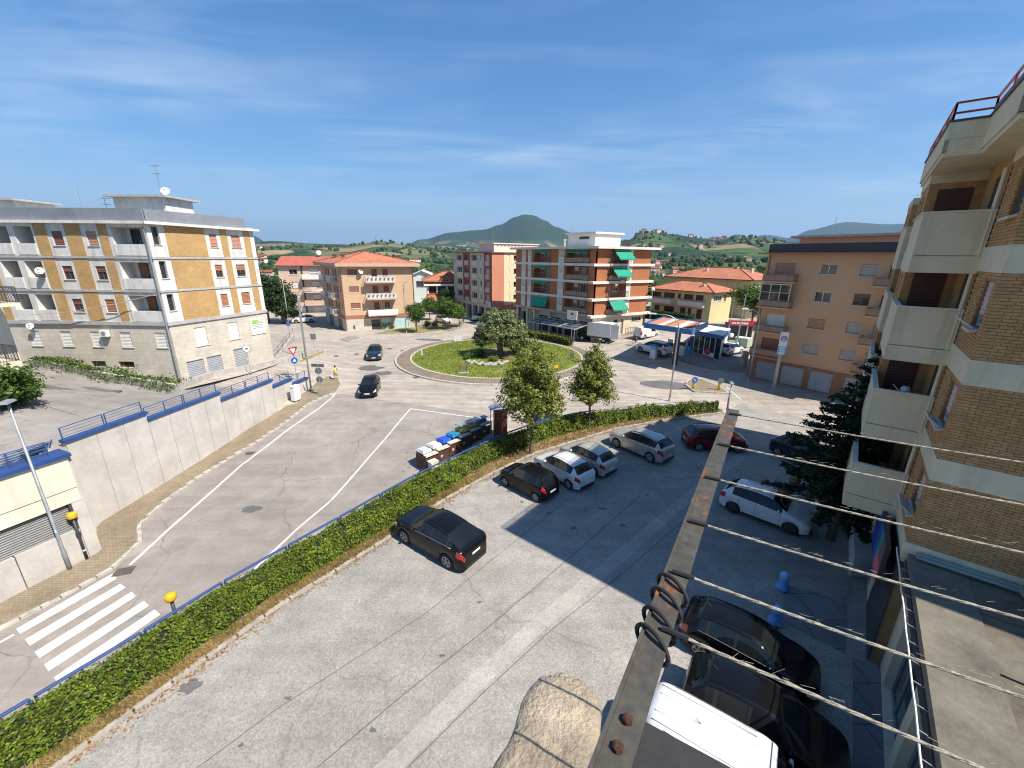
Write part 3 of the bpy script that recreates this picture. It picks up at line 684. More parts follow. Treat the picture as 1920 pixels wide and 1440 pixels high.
def hedge():
    rr = random.Random(3); H = thing('hedge', 'long clipped green hedge between the parking forecourt and the road', 'hedge', (KERB[5].x, KERB[5].y, 0.1))
    core = MB(); pts = resample(KERB, 0.7); prof = []
    for i, p in enumerate(pts):
        q = railp(p); d = q-p; l = d.length; d.normalize()
        nr = p+d*min(0.5+.75*sstep(20, 23, p.y)*(1-sstep(31, 34, p.y)), l*0.55); fr = q-d*0.02
        t = pts[min(i+1, len(pts)-1)]-pts[max(i-1, 0)]; t.normalize()
        hh = 1.16+0.10*math.sin(i*0.9)*noise.noise(Vector((i*0.3, 0, 0)))+0.05*rr.uniform(-1, 1)
        prof.append((nr, fr, hh, d, t))
    for (n0, f0, h0, _, _), (n1, f1, h1, _, _) in zip(prof, prof[1:]):
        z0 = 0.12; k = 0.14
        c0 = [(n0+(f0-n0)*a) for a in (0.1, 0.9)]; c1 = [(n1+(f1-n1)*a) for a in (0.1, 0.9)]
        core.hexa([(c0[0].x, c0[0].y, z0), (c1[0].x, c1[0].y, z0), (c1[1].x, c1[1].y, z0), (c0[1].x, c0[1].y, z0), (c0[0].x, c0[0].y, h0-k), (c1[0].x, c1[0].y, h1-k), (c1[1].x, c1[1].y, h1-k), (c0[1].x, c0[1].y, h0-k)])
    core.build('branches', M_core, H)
    lv = MB()
    for i in range(len(prof)-1):
        n0, f0, h0, d, t = prof[i]; n1, f1, h1, _, _ = prof[i+1]
        dist = math.hypot(n0.x, n0.y); dens = 900 if dist < 16 else (560 if dist < 26 else 330)
        size = 0.054 if dist < 16 else (0.072 if dist < 26 else 0.1)
        L = (n1-n0).length
        W = (f0-n0).length
        for _ in range(int(dens*L*(W+1.3))):
            u = rr.random(); w = rr.random(); base = n0.lerp(n1, u); far = f0.lerp(f1, u); hh = h0+(h1-h0)*u
            hh += 0.10*noise.noise(Vector((base.x*1.7, base.y*1.7, 0)))+.12*noise.noise(Vector((base.x*.5, base.y*.5, 5)))
            s = rr.random()*(W+1.0+0.7)
            if noise.noise(Vector((base.x*2.6, base.y*2.6, s*1.3))) > .33 and rr.random() < .75: continue
            if s < W: p = base.lerp(far, s/W); z = hh-abs(rr.gauss(0, 0.06)); nrm = Vector((0, 0, 1)); edge = min(s, W-s); z -= max(0, 0.14-edge)*0.8
            elif s < W+1.0:
                bulge = 0.12*noise.noise(Vector((base.x*2.2, base.y*2.2, s)))
                p = base - d*(bulge+rr.uniform(-0.1, 0.04)); z = 0.14+(hh-0.16)*(s-W); nrm = Vector((-d.x, -d.y, 0.5))
            else: p = far+d*rr.uniform(-0.06, 0.05); z = 0.2+(hh-0.2)*rr.random(); nrm = Vector((d.x, d.y, 0.4))
            leaf_quad(lv, (p.x, p.y, z), size, rr, nrm)
        if rr.random() < 0.35:  # shoots sticking out
            p = n0.lerp(f0, rr.uniform(0.3, 1.0)); 
            for k in range(9): leaf_quad(lv, (p.x+rr.gauss(0, .05), p.y+rr.gauss(0, .05), h0+0.03*k), size, rr)
    tag(lv.build('leaves', L_hedge, H), kind='stuff')
hedge()
def crown_leaves(mb, blobs, n, size, rr, shell=0.75, elong=1.5, droop=0):
    """leaf clumps spread through ellipsoidal lobes"""
    vol = [b[3]*b[4]*b[5] for b in blobs]; tot = sum(vol)
    for b, v in zip(blobs, vol):
        k = int(n*v/tot); ncl = max(6, k//26)
        for _ in range(ncl):
            d = Vector((rr.gauss(0, 1), rr.gauss(0, 1), rr.gauss(0, 1))).normalized(); r = (shell+(1-shell)*rr.random()) if rr.random() < 0.78 else rr.random()**0.5
            r *= rr.uniform(0.86, 1.1)
            c = Vector((b[0]+d.x*r*b[3], b[1]+d.y*r*b[4], b[2]+d.z*r*b[5])); cr = size*rr.uniform(1.4, 3.0)
            for _ in range(max(1, k//ncl)):
                o = Vector((rr.gauss(0, 1), rr.gauss(0, 1), rr.gauss(0, 0.7)))*cr*0.62
                leaf_quad(mb, c+o, size, rr, d+Vector((0, 0, 0.5)), elong)
M_bark = pm('bark', (0.12, 0.095, 0.07), 0.95, 0.35, 6, 0.7, 25)
def tree(label, base, h, trunk_h, tr, lobes, leaf, nleaf, size, group=None, seed=1, name='tree', limbs=6, shell=0.75, elong=1.5, bark=None):
    rr = random.Random(seed); T = thing(name, label, 'tree', base, 0, group); b = Vector(base)
    mb = MB(); top = Vector((rr.uniform(-.15, .15), rr.uniform(-.15, .15), trunk_h))
    mb.tube([b+Vector((0, 0, -0.15)), b+Vector((0, 0, 0.15)), b+top*0.5+Vector((.04, .03, 0)), b+top, b+top+Vector((0, 0, (h-trunk_h)*0.6))], [tr*1.45, tr*1.1, tr*0.9, tr*0.8, tr*0.2], 8)
    for k in range(limbs):
        l = lobes[k % len(lobes)]; c = b+Vector((l[0]+rr.uniform(-.4, .4)*l[3], l[1]+rr.uniform(-.4, .4)*l[4], l[2]+rr.uniform(-.3, .5)*l[5]))
        s = b+top*rr.uniform(0.85, 1.0); m = s.lerp(c, 0.5)+Vector((0, 0, 0.2)); mb.tube([s, m, c], [tr*0.5, tr*0.3, tr*0.1], 5)
    mb.build('trunk', bark or M_bark, T, True)
    lv = MB(); crown_leaves(lv, [(b.x+l[0], b.y+l[1], b.z+l[2], l[3], l[4], l[5]) for l in lobes], nleaf, size, rr, shell, elong)
    tag(lv.build('crown', leaf, T), kind='stuff'); return T
# ================================================================== BUILDINGS
class Fac:
    def __init__(s, A, B, flip=False):
        s.A = Vector(A[:2]); s.B = Vector(B[:2]); s.L = (s.B-s.A).length; s.d = (s.B-s.A)/s.L
        s.n = Vector((s.d.y, -s.d.x)); m = (s.A+s.B)/2
        if s.n.dot(-m) < 0: s.n = -s.n
        if flip: s.n = -s.n
    def P(s, u, o, z): p = s.A+s.d*u+s.n*o; return (p.x, p.y, z)
    def P2(s, u, o): return s.A+s.d*u+s.n*o
def fbox(fa, name, u0, u1, o0, o1, z0, z1, mat, par):
    mb = MB(); p = fa.P
    P = [p(u0, o0, z0), p(u1, o0, z0), p(u1, o1, z0), p(u0, o1, z0), p(u0, o0, z1), p(u1, o0, z1), p(u1, o1, z1), p(u0, o1, z1)]
    mb.hexa(P)
    uvs = {}
    for i, f in enumerate(mb.f):
        mb.uv[i] = [((mb.v[k][0]-fa.A.x)*fa.d.x+(mb.v[k][1]-fa.A.y)*fa.d.y + ((mb.v[k][0]-fa.A.x)*fa.n.x+(mb.v[k][1]-fa.A.y)*fa.n.y), mb.v[k][2]) for k in f]
    return mb.build(name, mat, par)
def wall(fa, u0, u1, z0, z1, holes, mat, par, name='wall', depth=0.16, off=0.0):
    mb = MB(); us = sorted({u0, u1, *[h[i] for h in holes for i in (0, 1)]}); zs = sorted({z0, z1, *[h[i] for h in holes for i in (2, 3)]})
    us = [u for u in us if u0-1e-6 <= u <= u1+1e-6]; zs = [z for z in zs if z0-1e-6 <= z <= z1+1e-6]
    def hole(u, z): return any(h[0] < u < h[1] and h[2] < z < h[3] for h in holes)
    for a, b in zip(us, us[1:]):
        for c, d in zip(zs, zs[1:]):
            if hole((a+b)/2, (c+d)/2): continue
            mb.q([fa.P(a, off, c), fa.P(b, off, c), fa.P(b, off, d), fa.P(a, off, d)], 0, [(a, c), (b, c), (b, d), (a, d)])
    for h in holes:
        a, b, c, d = h[:4]; k = h[4] if len(h) > 4 else depth
        for (ua, za), (ub, zb) in (((a, c), (b, c)), ((b, c), (b, d)), ((b, d), (a, d)), ((a, d), (a, c))):
            mb.q([fa.P(ua, off, za), fa.P(ub, off, zb), fa.P(ub, off-k, zb), fa.P(ua, off-k, za)], 0, [(ua, za), (ub, zb), (ub+.1, zb), (ua+.1, za)])
    return mb.build(name, mat, par)
def shutter_mat(c): return pm('shutter %d' % (hash(c) % 9999), c, 0.6, 0.12, 2)
SH_BROWN = (0.19, 0.085, 0.05); SH_RED = (0.24, 0.09, 0.07); SH_WHITE = (0.66, 0.65, 0.61); SH_TERRA = (0.36, 0.15, 0.075); SH_GREY = (0.38, 0.35, 0.31); SH_PINK = (0.45, 0.22, 0.15); SH_TAN = (0.40, 0.23, 0.09)
def win(fa, par, u0, u1, z0, z1, kind='shut', sh=SH_BROWN, fr=None, off=0.0, dep=0.13, sill=True, mull=1, frac=0.5, name='window'):
    """frame with pane and roller shutter set back in the reveal"""
    fr = fr or M_white; o = off-dep; w = 0.05; mb = MB(); P = fa.P
    def bx(a, b, c, d, o0, o1):
        mb.hexa([P(a, o0, c), P(b, o0, c), P(b, o1, c), P(a, o1, c), P(a, o0, d), P(b, o0, d), P(b, o1, d), P(a, o1, d)])
    bx(u0, u0+w, z0, z1, o-.03, o+.04); bx(u1-w, u1, z0, z1, o-.03, o+.04); bx(u0+w, u1-w, z0, z0+w, o-.03, o+.04); bx(u0+w, u1-w, z1-w, z1, o-.03, o+.04)
    if kind != 'shut':
        for k in range(mull):
            m = u0+(u1-u0)*(k+1)/(mull+1); bx(m-.025, m+.025, z0+w, z1-w, o-.03, o+.03)
    W = mb.build(name, fr, par)
    if kind != 'shut' or True:
        mb = MB(); mb.q([P(u0+w, o-.01, z0+w), P(u1-w, o-.01, z0+w), P(u1-w, o-.01, z1-w), P(u0+w, o-.01, z1-w)]); mb.build('pane', M_glass, W)
    if kind in ('shut', 'half'):
        zb = z0+w if kind == 'shut' else z1-(z1-z0)*frac
        mb = MB(); slats(mb, lambda u, oo, z: P(u, o+0.05+oo, z), u0+0.01, u1-0.01, zb, z1-0.01, 0.12, 0.02); mb.build('shutter', shutter_mat(sh), W)
    if sill:
        mb = MB(); mb.hexa([P(u0-.08, off-dep, z0-.06), P(u1+.08, off-dep, z0-.06), P(u1+.08, off+.07, z0-.06), P(u0-.08, off+.07, z0-.06), P(u0-.08, off-dep, z0-.002), P(u1+.08, off-dep, z0-.002), P(u1+.08, off+.07, z0-.012), P(u0-.08, off+.07, z0-.012)]); mb.build('sill', M_sill, W)
    return W
M_slate = pm('pale cable', (.4, .4, .4), .6, .1)
M_sill = pm('stone sill', (0.55, 0.52, 0.47), 0.8, 0.15)
def garage_door(fa, par, u0, u1, z0, z1, col=(0.33, 0.34, 0.34), off=0.0):
    mb = MB(); slats(mb, lambda u, o, z: fa.P(u, off-0.12+o, z), u0, u1, z0, z1, 0.16, 0.025); return mb.build('garage_door', pm('garage door %d' % (hash(col) % 999), col, 0.5, 0.15, 1.5, metal=0.3), par)
def recess(fa, par, u0, u1, z0, z1, dep, mat, name='loggia'):
    mb = MB(); p = fa.P; e = 0.004
    mb.q([p(u0, -dep, z0), p(u1, -dep, z0), p(u1, -dep, z1), p(u0, -dep, z1)], 0, [(u0, z0), (u1, z0), (u1, z1), (u0, z1)])
    return mb.build(name, mat, par)
def balcony(fa, par, u0, u1, z, dep, slab_mat, rail='bars', h=0.95, rail_mat=None, thick=0.16, off=0.0, name='balcony'):
    mb = MB(); p = fa.P
    mb.hexa([p(u0, off, z-thick), p(u1, off, z-thick), p(u1, off+dep, z-thick), p(u0, off+dep, z-thick), p(u0, off, z), p(u1, off, z), p(u1, off+dep, z), p(u0, off+dep, z)])
    B = mb.build(name, slab_mat, par); rail_mat = rail_mat or M_dark
    runs = [((u0+.03, off), (u0+.03, off+dep-.03)), ((u0+.03, off+dep-.03), (u1-.03, off+dep-.03)), ((u1-.03, off+dep-.03), (u1-.03, off))]
    if rail == 'solid':
        for (a, b), (c, d) in runs:
            q = MB(); q.bar(p(a, b, z+h/2), p(c, d, z+h/2), 0.08, h); q.build('parapet', rail_mat, B)
    else:
        q = MB()
        for (a, b), (c, d) in runs:
            A_, B_ = Vector(p(a, b, z)), Vector(p(c, d, z)); n = max(1, int((B_-A_).length/0.14))
            q.bar(A_+Vector((0, 0, h)), B_+Vector((0, 0, h)), 0.05, 0.05); q.bar(A_+Vector((0, 0, .08)), B_+Vector((0, 0, .08)), 0.03, 0.03)
            for k in range(n+1):
                c_ = A_.lerp(B_, k/n); q.bar(c_, c_+Vector((0, 0, h)), 0.018 if k % 8 else 0.04)
        q.build('balustrade', rail_mat, B)
        if rail == 'panel':
            for (a, b), (c, d) in runs:
                q = MB(); q.bar(p(a, b, z+h*0.52), p(c, d, z+h*0.52), 0.02, h*0.72); q.build('infill', pm('balcony infill', (0.30, 0.20, 0.14), 0.5, 0.2), B)
    return B
def flat_roof(name, pts, z0, z1, mat, par): mb = MB(); mb.prism([(p[0], p[1]) for p in ccw(pts)], z0, z1); return mb.build(name, mat, par)
def ccw(pts):
    a = sum(pts[i][0]*pts[(i+1) % len(pts)][1]-pts[(i+1) % len(pts)][0]*pts[i][1] for i in range(len(pts)))
    return list(pts) if a > 0 else list(pts)[::-1]
def tile_mat():
    m, nt, bs = newmat('terracotta tiles'); uv = nd(nt, 'ShaderNodeTexCoord').outputs['UV']
    w = nd(nt, 'ShaderNodeTexWave', {'Scale': 1.6, 'Distortion': 0.3}, bands_direction='X'); nt.links.new(uv, w.inputs['Vector'])
    b = nd(nt, 'ShaderNodeTexBrick', {'Scale': 1.0, 'Mortar Size': 0.012, 'Brick Width': 0.2, 'Row Height': 0.35, 'Color1': (0.46, 0.15, 0.075, 1), 'Color2': (0.56, 0.22, 0.12, 1), 'Mortar': (0.24, 0.08, 0.045, 1)}); nt.links.new(uv, b.inputs['Vector'])
    c = mixrgb(nt, 0.85, b.outputs['Color'], ramp(nt, noise_tex(nt, pos(nt), 0.5, 6, 0.7), [(0.3, 0.7), (0.7, 1.15)]), 'MULTIPLY')
    nt.links.new(c, bs.inputs['Base Color']); bs.inputs['Roughness'].default_value = 0.9; bump(nt, bs, w.outputs['Fac'], 0.6, 0.05); return m
M_tile = tile_mat()
def hip_roof(par, O, dx, dy, lx, ly, z, rise, name='roof', fascia=None, thick=0.22, ov=0.0, mat=None):
    """hipped roof over a rectangle from O along dx (lx) and dy (ly)"""
    O = Vector(O); dx, dy = Vector(dx), Vector(dy)
    def p(a, b, h): q = O+dx*a+dy*b; return (q.x, q.y, h)
    a0, a1, b0, b1 = -ov, lx+ov, -ov, ly+ov; k = min(a1-a0, b1-b0)/2; mb = MB()
    if (a1-a0) >= (b1-b0): r0, r1 = (a0+k, (b0+b1)/2), (a1-k, (b0+b1)/2)
    else: r0, r1 = ((a0+a1)/2, b0+k), ((a0+a1)/2, b1-k)
    C = [(a0, b0), (a1, b0), (a1, b1), (a0, b1)]
    def face(pts):
        w = [p(*q, z if q in C else z+rise) for q in pts]; e = (Vector(w[1])-Vector(w[0])).normalized(); nn = e.cross(Vector(w[2])-Vector(w[0])).normalized(); f = nn.cross(e)
        mb.q(w, 0, [((Vector(x)-Vector(w[0])).dot(e), (Vector(x)-Vector(w[0])).dot(f)) for x in w])
    if (a1-a0) >= (b1-b0): face([C[0], C[1], r1, r0]); face([C[2], C[3], r0, r1]); face([C[1], C[2], r1]); face([C[3], C[0], r0])
    else: face([C[0], C[1], r0]); face([C[1], C[2], r1, r0]); face([C[2], C[3], r1]); face([C[3], C[0], r0, r1])
    rf = mb.build(name, mat or M_tile, par)
    mb = MB(); mb.prism(ccw([p(*c, 0) for c in C]), z-thick, z-0.003); mb.build('eave', fascia or M_conc, rf)
    mb = MB()
    for c, r in zip(C, (r0, r1, r1, r0) if (a1-a0) >= (b1-b0) else (r0, r0, r1, r1)): mb.tube([p(*c, z+.02), p(*r, z+rise+.03)], 0.09, 5)
    mb.tube([p(*r0, z+rise+.03), p(*r1, z+rise+.03)], 0.1, 5); mb.build('ridge', M_tile, rf)
    return rf
def chimney(par, p, z, h, s=0.5, mat=None, rz=0):
    mb = MB(); mb.box((p[0], p[1], z+h/2), (s, s, h), rz); c = mb.build('chimney', mat or M_cream, par)
    mb = MB(); mb.box((p[0], p[1], z+h+.16), (s*1.3, s*1.3, .1), rz)
    for a, b in ((-1, -1), (1, -1), (1, 1), (-1, 1)): mb.box((p[0]+a*s*.4, p[1]+b*s*.4, z+h+.055), (.08, .08, .11), rz)
    mb.build('chimney_cap', M_tile, c); return c
def antenna(name, label, p, h, group=None, yagi=True):
    mb = MB(); p = Vector(p); mb.tube([p, p+Vector((0, 0, h))], 0.025, 5)
    if yagi:
        for z, l in ((h-.1, .9), (h*0.72, .6)):
            a = p+Vector((0, 0, z)); mb.tube([a-Vector((l/2, 0.1, 0)), a+Vector((l/2, -.1, 0))], 0.014, 4)
            for k in range(6): c = a+Vector((l*(k/5-.5), -0.2*(k/5-.5), 0)); mb.tube([c-Vector((0.03, .28, 0)), c+Vector((.03, .28, 0))], 0.01, 4)
    return tag(mb.build(name, M_metal), label, 'antenna', group)
def dish(label, p, dirv, r=0.42, pole=None, group=None):
    D = thing('satellite_dish', label, 'satellite dish', p, 0, group); p = Vector(p); d = Vector(dirv).normalized(); a = d.orthogonal().normalized(); b = d.cross(a); mb = MB(); n = 16
    rings = [[p + d*(0.35*r*(q*q)) + (a*math.cos(2*math.pi*k/n)+b*math.sin(2*math.pi*k/n))*r*q for k in range(n)] for q in (0.05, 0.4, 0.7, 1.0)]
    for i in range(3):
        for k in range(n): mb.q([rings[i][k], rings[i][(k+1) % n], rings[i+1][(k+1) % n], rings[i+1][k]])
    mb.build('reflector', M_white, D, True)
    mb = MB(); f = p+d*r*0.95; mb.tube([p+d*.3*r-b*r*.9, f], 0.015, 4); mb.box(f, (.09, .09, .09)); mb.build('feed_arm', M_metal, D)
    mb = MB(); mb.tube([p, p-d*0.25, Vector(pole) if pole else p-d*0.25-Vector((0, 0, .35))], 0.022, 5); mb.build('bracket', M_metal, D); return D
# ---------------------------------------------------------------- white and yellow-brick block at the left
M_klink = brickm('yellow facing brick', (0.63, 0.40, 0.16), (0.54, 0.32, 0.115), (0.37, 0.24, 0.12), 0.26, 0.085, 0.012, bstr=0.5, var=0.22)
M_wwhite = pm('weathered white render', (0.66, 0.64, 0.60), 0.9, 0.2, 0.9, stain=((0.30, 0.28, 0.25), 0.7))
M_wgrey = pm('grey concrete band', (0.42, 0.41, 0.40), 0.9, 0.2, 1.0, stain=((0.2, 0.19, 0.17), 0.6))
M_stone = brickm('cream stone blocks', (0.64, 0.58, 0.48), (0.59, 0.53, 0.44), (0.46, 0.41, 0.34), 0.9, 0.4, 0.01, bstr=0.25, var=0.25)
M_zinc = pm('zinc parapet', (0.27, 0.285, 0.31), 0.55, 0.2, 0.6, metal=0.3, stain=((0.22, 0.22, 0.23), 0.5))
def white_block():
    C1 = G(340, 708, 2.0).to_2d(); F1 = Fac(C1, C1+Vector((-24, 0.72))); C2 = C1+Vector((0.306, 0.952))*10.0; F2 = Fac(C1, C2)
    if F2.n.x < 0: F2.n = -F2.n
    B = thing('apartment_block', 'four storey white apartment block with yellow brick panels at the left', 'building', (C1.x-5, C1.y+5, 1.0))
    rows = [0, -2.77, -5.53]; holes = []; hs = []
    bricks = [(8.57, 9.6), (5.62, 6.95), (3.36, 4.14), (13.9, 14.9), (16.8, 18.0), (19.6, 20.6)]
    wins = [(7.28, 8.18), (4.36, 5.24), (15.4, 16.3), (18.4, 19.2)]
    logs = [(0.25, 3.03), (9.82, 11.37), (11.9, 13.45), (21, 23)]
    kinds = {(0, 0): ('shut', SH_BROWN), (0, 1): ('shut', SH_PINK), (1, 0): ('half', SH_BROWN), (1, 1): ('half', SH_BROWN), (2, 0): ('half', SH_BROWN), (2, 1): ('shut', SH_TERRA)}
    for i, r in enumerate(rows):
        for w in wins: holes.append((w[0], w[1], 13.38+r, 14.5+r))
        for l in logs: holes.append((l[0], l[1], 13.46+r, 14.86+r, 1.35))
    wall(F1, 0, 24, 6.98, 15.1, holes, M_wwhite, B)
    for i, r in enumerate(rows):
        for j, w in enumerate(wins):
            k = kinds.get((i, j), ('shut', SH_BROWN)); win(F1, B, w[0], w[1], 13.38+r, 14.5+r, k[0], k[1], frac=0.45, fr=pm('brown frame', (0.16, 0.08, 0.05), 0.5))
        for b in bricks: fbox(F1, 'brick_panel', b[0], b[1], -0.02, 0.035, 12.56+r, 15.1+r, M_klink, B)
        for j, l in enumerate(logs):
            recess(F1, B, l[0], l[1], 13.46+r, 14.86+r, 1.34, M_wwhite)
            win(F1, B, l[0]+.35, l[0]+1.15, 12.75+r+.7, 14.75+r, 'shut' if (i+j) % 3 else 'glass', SH_BROWN, off=-1.28, dep=0.0, sill=False, fr=M_dark)
            if l[1]-l[0] > 2: win(F1, B, l[1]-1.25, l[1]-.45, 13.47+r, 14.75+r, 'glass' if i == 0 else 'shut', SH_BROWN, off=-1.28, dep=0.0, sill=False, fr=M_dark)
            fbox(F1, 'loggia_parapet', l[0]-.03, l[1]+.03, 0.004, 0.07, 12.62+r, 13.52+r, M_wwhite, B)
        if i: fbox(F1, 'string_course', -0.05, 24, 0.0, 0.09, 12.38+r+2.77-0.02, 12.38+r+2.77+.16, M_wgrey, B)
    fbox(F1, 'string_course', -0.06, 24, 0.0, 0.14, 6.75, 7.05, M_wgrey, B)
    # ground storey front
    gw = [(0.55, 1.5), (3.72, 4.7), (6.44, 7.4), (9.2, 10.15), (12.08, 13.05), (15, 16), (18, 19)]; vents = [(4.1, 5.6), (6.75, 8.15), (9.2, 10.55)]
    wall(F1, 0, 24, 1.2, 6.75, [(a, b, 4.76, 6.12) for a, b in gw]+[(a, b, 2.85, 3.42, .3) for a, b in vents], M_stone, B, 'plinth_wall')
    for a, b in gw: win(F1, B, a, b, 4.76, 6.12, 'shut', SH_WHITE)
    for a, b in vents: mb = MB(); mb.q([F1.P(a, -.28, 2.85), F1.P(b, -.28, 2.85), F1.P(b, -.28, 3.42), F1.P(a, -.28, 3.42)]); mb.build('basement_window', M_glass, B)
    # side
    h2 = []; sw = [(5.19, 5.9), (7.4, 8.36)]
    for r in rows:
        h2.append((0.36, 0.9, 13.5+r, 14.95+r, 0.3))
        for w in sw: h2.append((w[0], w[1], 13.45+r, 14.6+r))
    wall(F2, 0.0, 10, 6.98, 15.1, h2, M_wwhite, B)
    ks = [('shut', SH_PINK), ('half', SH_TERRA), ('shut', SH_TERRA)]
    for i, r in enumerate(rows):
        for w in sw: win(F2, B, w[0], w[1], 13.45+r, 14.6+r, ks[i][0], ks[i][1], frac=0.5, fr=pm('brown frame', (0.16, 0.08, 0.05), 0.5))
        win(F2, B, 0.38, 0.88, 13.52+r, 14.93+r, 'glass', dep=.25, mull=0, fr=M_dark)
        for b in ((1.36, 4.78), (6.3, 6.98), (8.78, 9.5)): fbox(F2, 'brick_panel', b[0], b[1], -.02, 0.035, 12.56+r, 15.1+r, M_klink, B)
        if i: fbox(F2, 'string_course', -0.09, 10, 0.0, 0.09, 12.38+r+2.77-.02, 12.38+r+2.77+.16, M_wgrey, B)
    fbox(F2, 'string_course', -0.14, 10.05, 0.0, 0.14, 6.75, 7.05, M_wgrey, B)
    gar = [(0.72, 2.26, 3.28), (2.6, 4.05, 3.3), (5.38, 6.75, 3.48)]; g2 = [(1.99, 3.12), (5.3, 6.4)]
    wall(F2, 0, 10, -0.2, 6.75, [(a, b, 4.5, 6.24) for a, b in g2]+[(a, b, 1.0, c, .2) for a, b, c in gar], M_stone, B, 'plinth_wall')
    for a, b in g2: win(F2, B, a, b, 4.5, 6.24, 'shut', SH_WHITE)
    for a, b, c in gar: garage_door(F2, B, a, b, 1.0, c, (0.40, 0.41, 0.42))
    # back, far left, roof
    T = [F1.P2(0, 0), F1.P2(24, 0), F1.P2(24, -12), C2]
    mb = MB()
    for a, b in ((T[1], T[2]), (T[2], T[3])): mb.q([(a.x, a.y, 0), (b.x, b.y, 0), (b.x, b.y, 15.1), (a.x, a.y, 15.1)], 0, [(0, 0), (9, 0), (9, 15), (0, 15)])
    mb.build('rear_wall', M_wwhite, B)
    ov = [F1.P2(-0.45, 0.4)+F2.n*0.0, F1.P2(24, 0.45), F1.P2(24, -12.4), C2+F2.d*.4+F2.n*.45, C1+F2.n*.5-F2.d*.35]
    flat_roof('cornice', ov, 15.1, 15.32, M_wwhite, B)
    fbox(F1, 'parapet', -0.1, 24, 0.02, 0.14, 15.322, 16.28, M_zinc, B); fbox(F2, 'parapet', 0.05, 9.1, 0.02, 0.14, 15.322, 16.26, M_zinc, B)
    flat_roof('roof_terrace', T, 15.322, 15.45, M_conc, B)
    hutA = F1.P2(2.6, -3.6)
    FH = Fac(hutA, hutA+F1.d*5.0); 
    hc = [FH.P2(-1.7, 0), FH.P2(3.0, 0), FH.P2(3.0, -3.2), FH.P2(-1.7, -3.2)]
    flat_roof('stair_hut', hc, 15.452, 17.55, M_wwhite, B); e = .45
    flat_roof('hut_roof', [FH.P2(-1.7-e, e), FH.P2(3+e, e), FH.P2(3+e, -3.2-e), FH.P2(-1.7-e, -3.2-e)], 17.552, 17.72, M_wgrey, B)
    hc = [FH.P2(11, 1.0), FH.P2(16, 1.0), FH.P2(16, -2.2), FH.P2(11, -2.2)]
    flat_roof('stair_hut', hc, 15.452, 17.1, M_wwhite, B); flat_roof('hut_roof', [FH.P2(10.6, 1.4), FH.P2(16.4, 1.4), FH.P2(16.4, -2.6), FH.P2(10.6, -2.6)], 17.102, 17.25, M_wgrey, B)
    # drainpipe
    mb = MB(); mb.tube([F1.P(0.02, 0.22, 14.9), F1.P(0.1, 0.13, 7.2), F1.P(0.1, 0.16, 2.0)], 0.06, 6); mb.build('drainpipe', M_grey, B)
    # notice board
    S_ = thing('notice_board', 'white notice board with green heading on the side wall of the white block', 'sign', F2.P(8.65, .05, 4.6))
    fbox(F2, 'board', 7.77, 9.53, 0.02, 0.08, 4.58, 6.3, M_white, S_)
    mg = pm('sign green', (0.25, 0.5, 0.05), 0.6, .05); mt_ = pm('sign grey green text', (0.2, 0.3, 0.22), .6, .05)
    for k, (a, b) in enumerate(((8.0, 8.22), (8.26, 8.5), (8.53, 8.78))): fbox(F2, 'emblem', a, b, 0.08, 0.086, 5.78, 6.14, mg, S_)
    for k in range(6): fbox(F2, 'text_line', 8.85 if k < 2 else 7.95, 9.35-.06*(k % 3), 0.08, 0.086, 6.02-.2*k if k < 2 else 5.72-.17*(k-2), 6.08-.2*k if k < 2 else 5.79-.17*(k-2), mt_, S_)
    # wall fittings
    A_ = thing('air_conditioner', 'white air conditioner box on the front wall of the white block', 'air conditioner', F1.P(5.9, .2, 5.75)); fbox(F1, 'casing', 5.5, 6.15, .08, .38, 5.75, 6.3, M_white, A_)
    mb = MB(); mb.lathe([(0.2, 0), (0.2, 0.015)], F1.P(5.8, .39, 6.02), 14, 'Y'); mb.build('fan_grille', M_grey, A_)
    fbox(F1, 'bracket', 5.55, 6.1, .0, .3, 5.68, 5.745, M_metal, A_)
    dish('white satellite dish on the second floor loggia of the white block', F1.P(9.75, .35, 11.3), (0.5, -0.8, 0.35), 0.3)
    dish('small white satellite dish low on the white block front wall', F1.P(12.3, .3, 6.6), (0.5, -0.8, 0.35), 0.26)
    hp = F1.P2(2.6, -4.4)
    dish('white satellite dish on the stair hut roof of the white block', (hp.x+1.3, hp.y, 18.15), (0.3, -0.8, 0.35), 0.36, pole=(hp.x+1.3, hp.y+.2, 17.72))
    antenna('antenna', 'tall leaning television antenna on the stair hut of the white block', (hp.x+1.0, hp.y-.2, 17.7), 2.6)
    q = F1.P2(7.5, -2.5); antenna('antenna', 'thin bare mast on the white block terrace', (q.x, q.y, 15.45), 2.7, yagi=False)
    q = F1.P2(6.3, -3.5); antenna('antenna', 'comb shaped television antenna on the white block terrace', (q.x, q.y, 15.45), 2.1)
    m = MB(); m.tube([F1.P(.2, .2, 9.5), F1.P(4, .5, 8.6), F1.P(8, .6, 7.9), F1.P(12, .5, 7.6)], .03, 5); tag(m.build('cable', M_slate), 'slack overhead cable strung across the front of the white block', 'cable')
    # apron wall and railing
    mb = MB(); zz = lambda v: z_ground(v.x, v.y)
    W_ = thing('garden_wall', 'low weathered concrete wall along the apron of the white block', 'wall', LW[3])
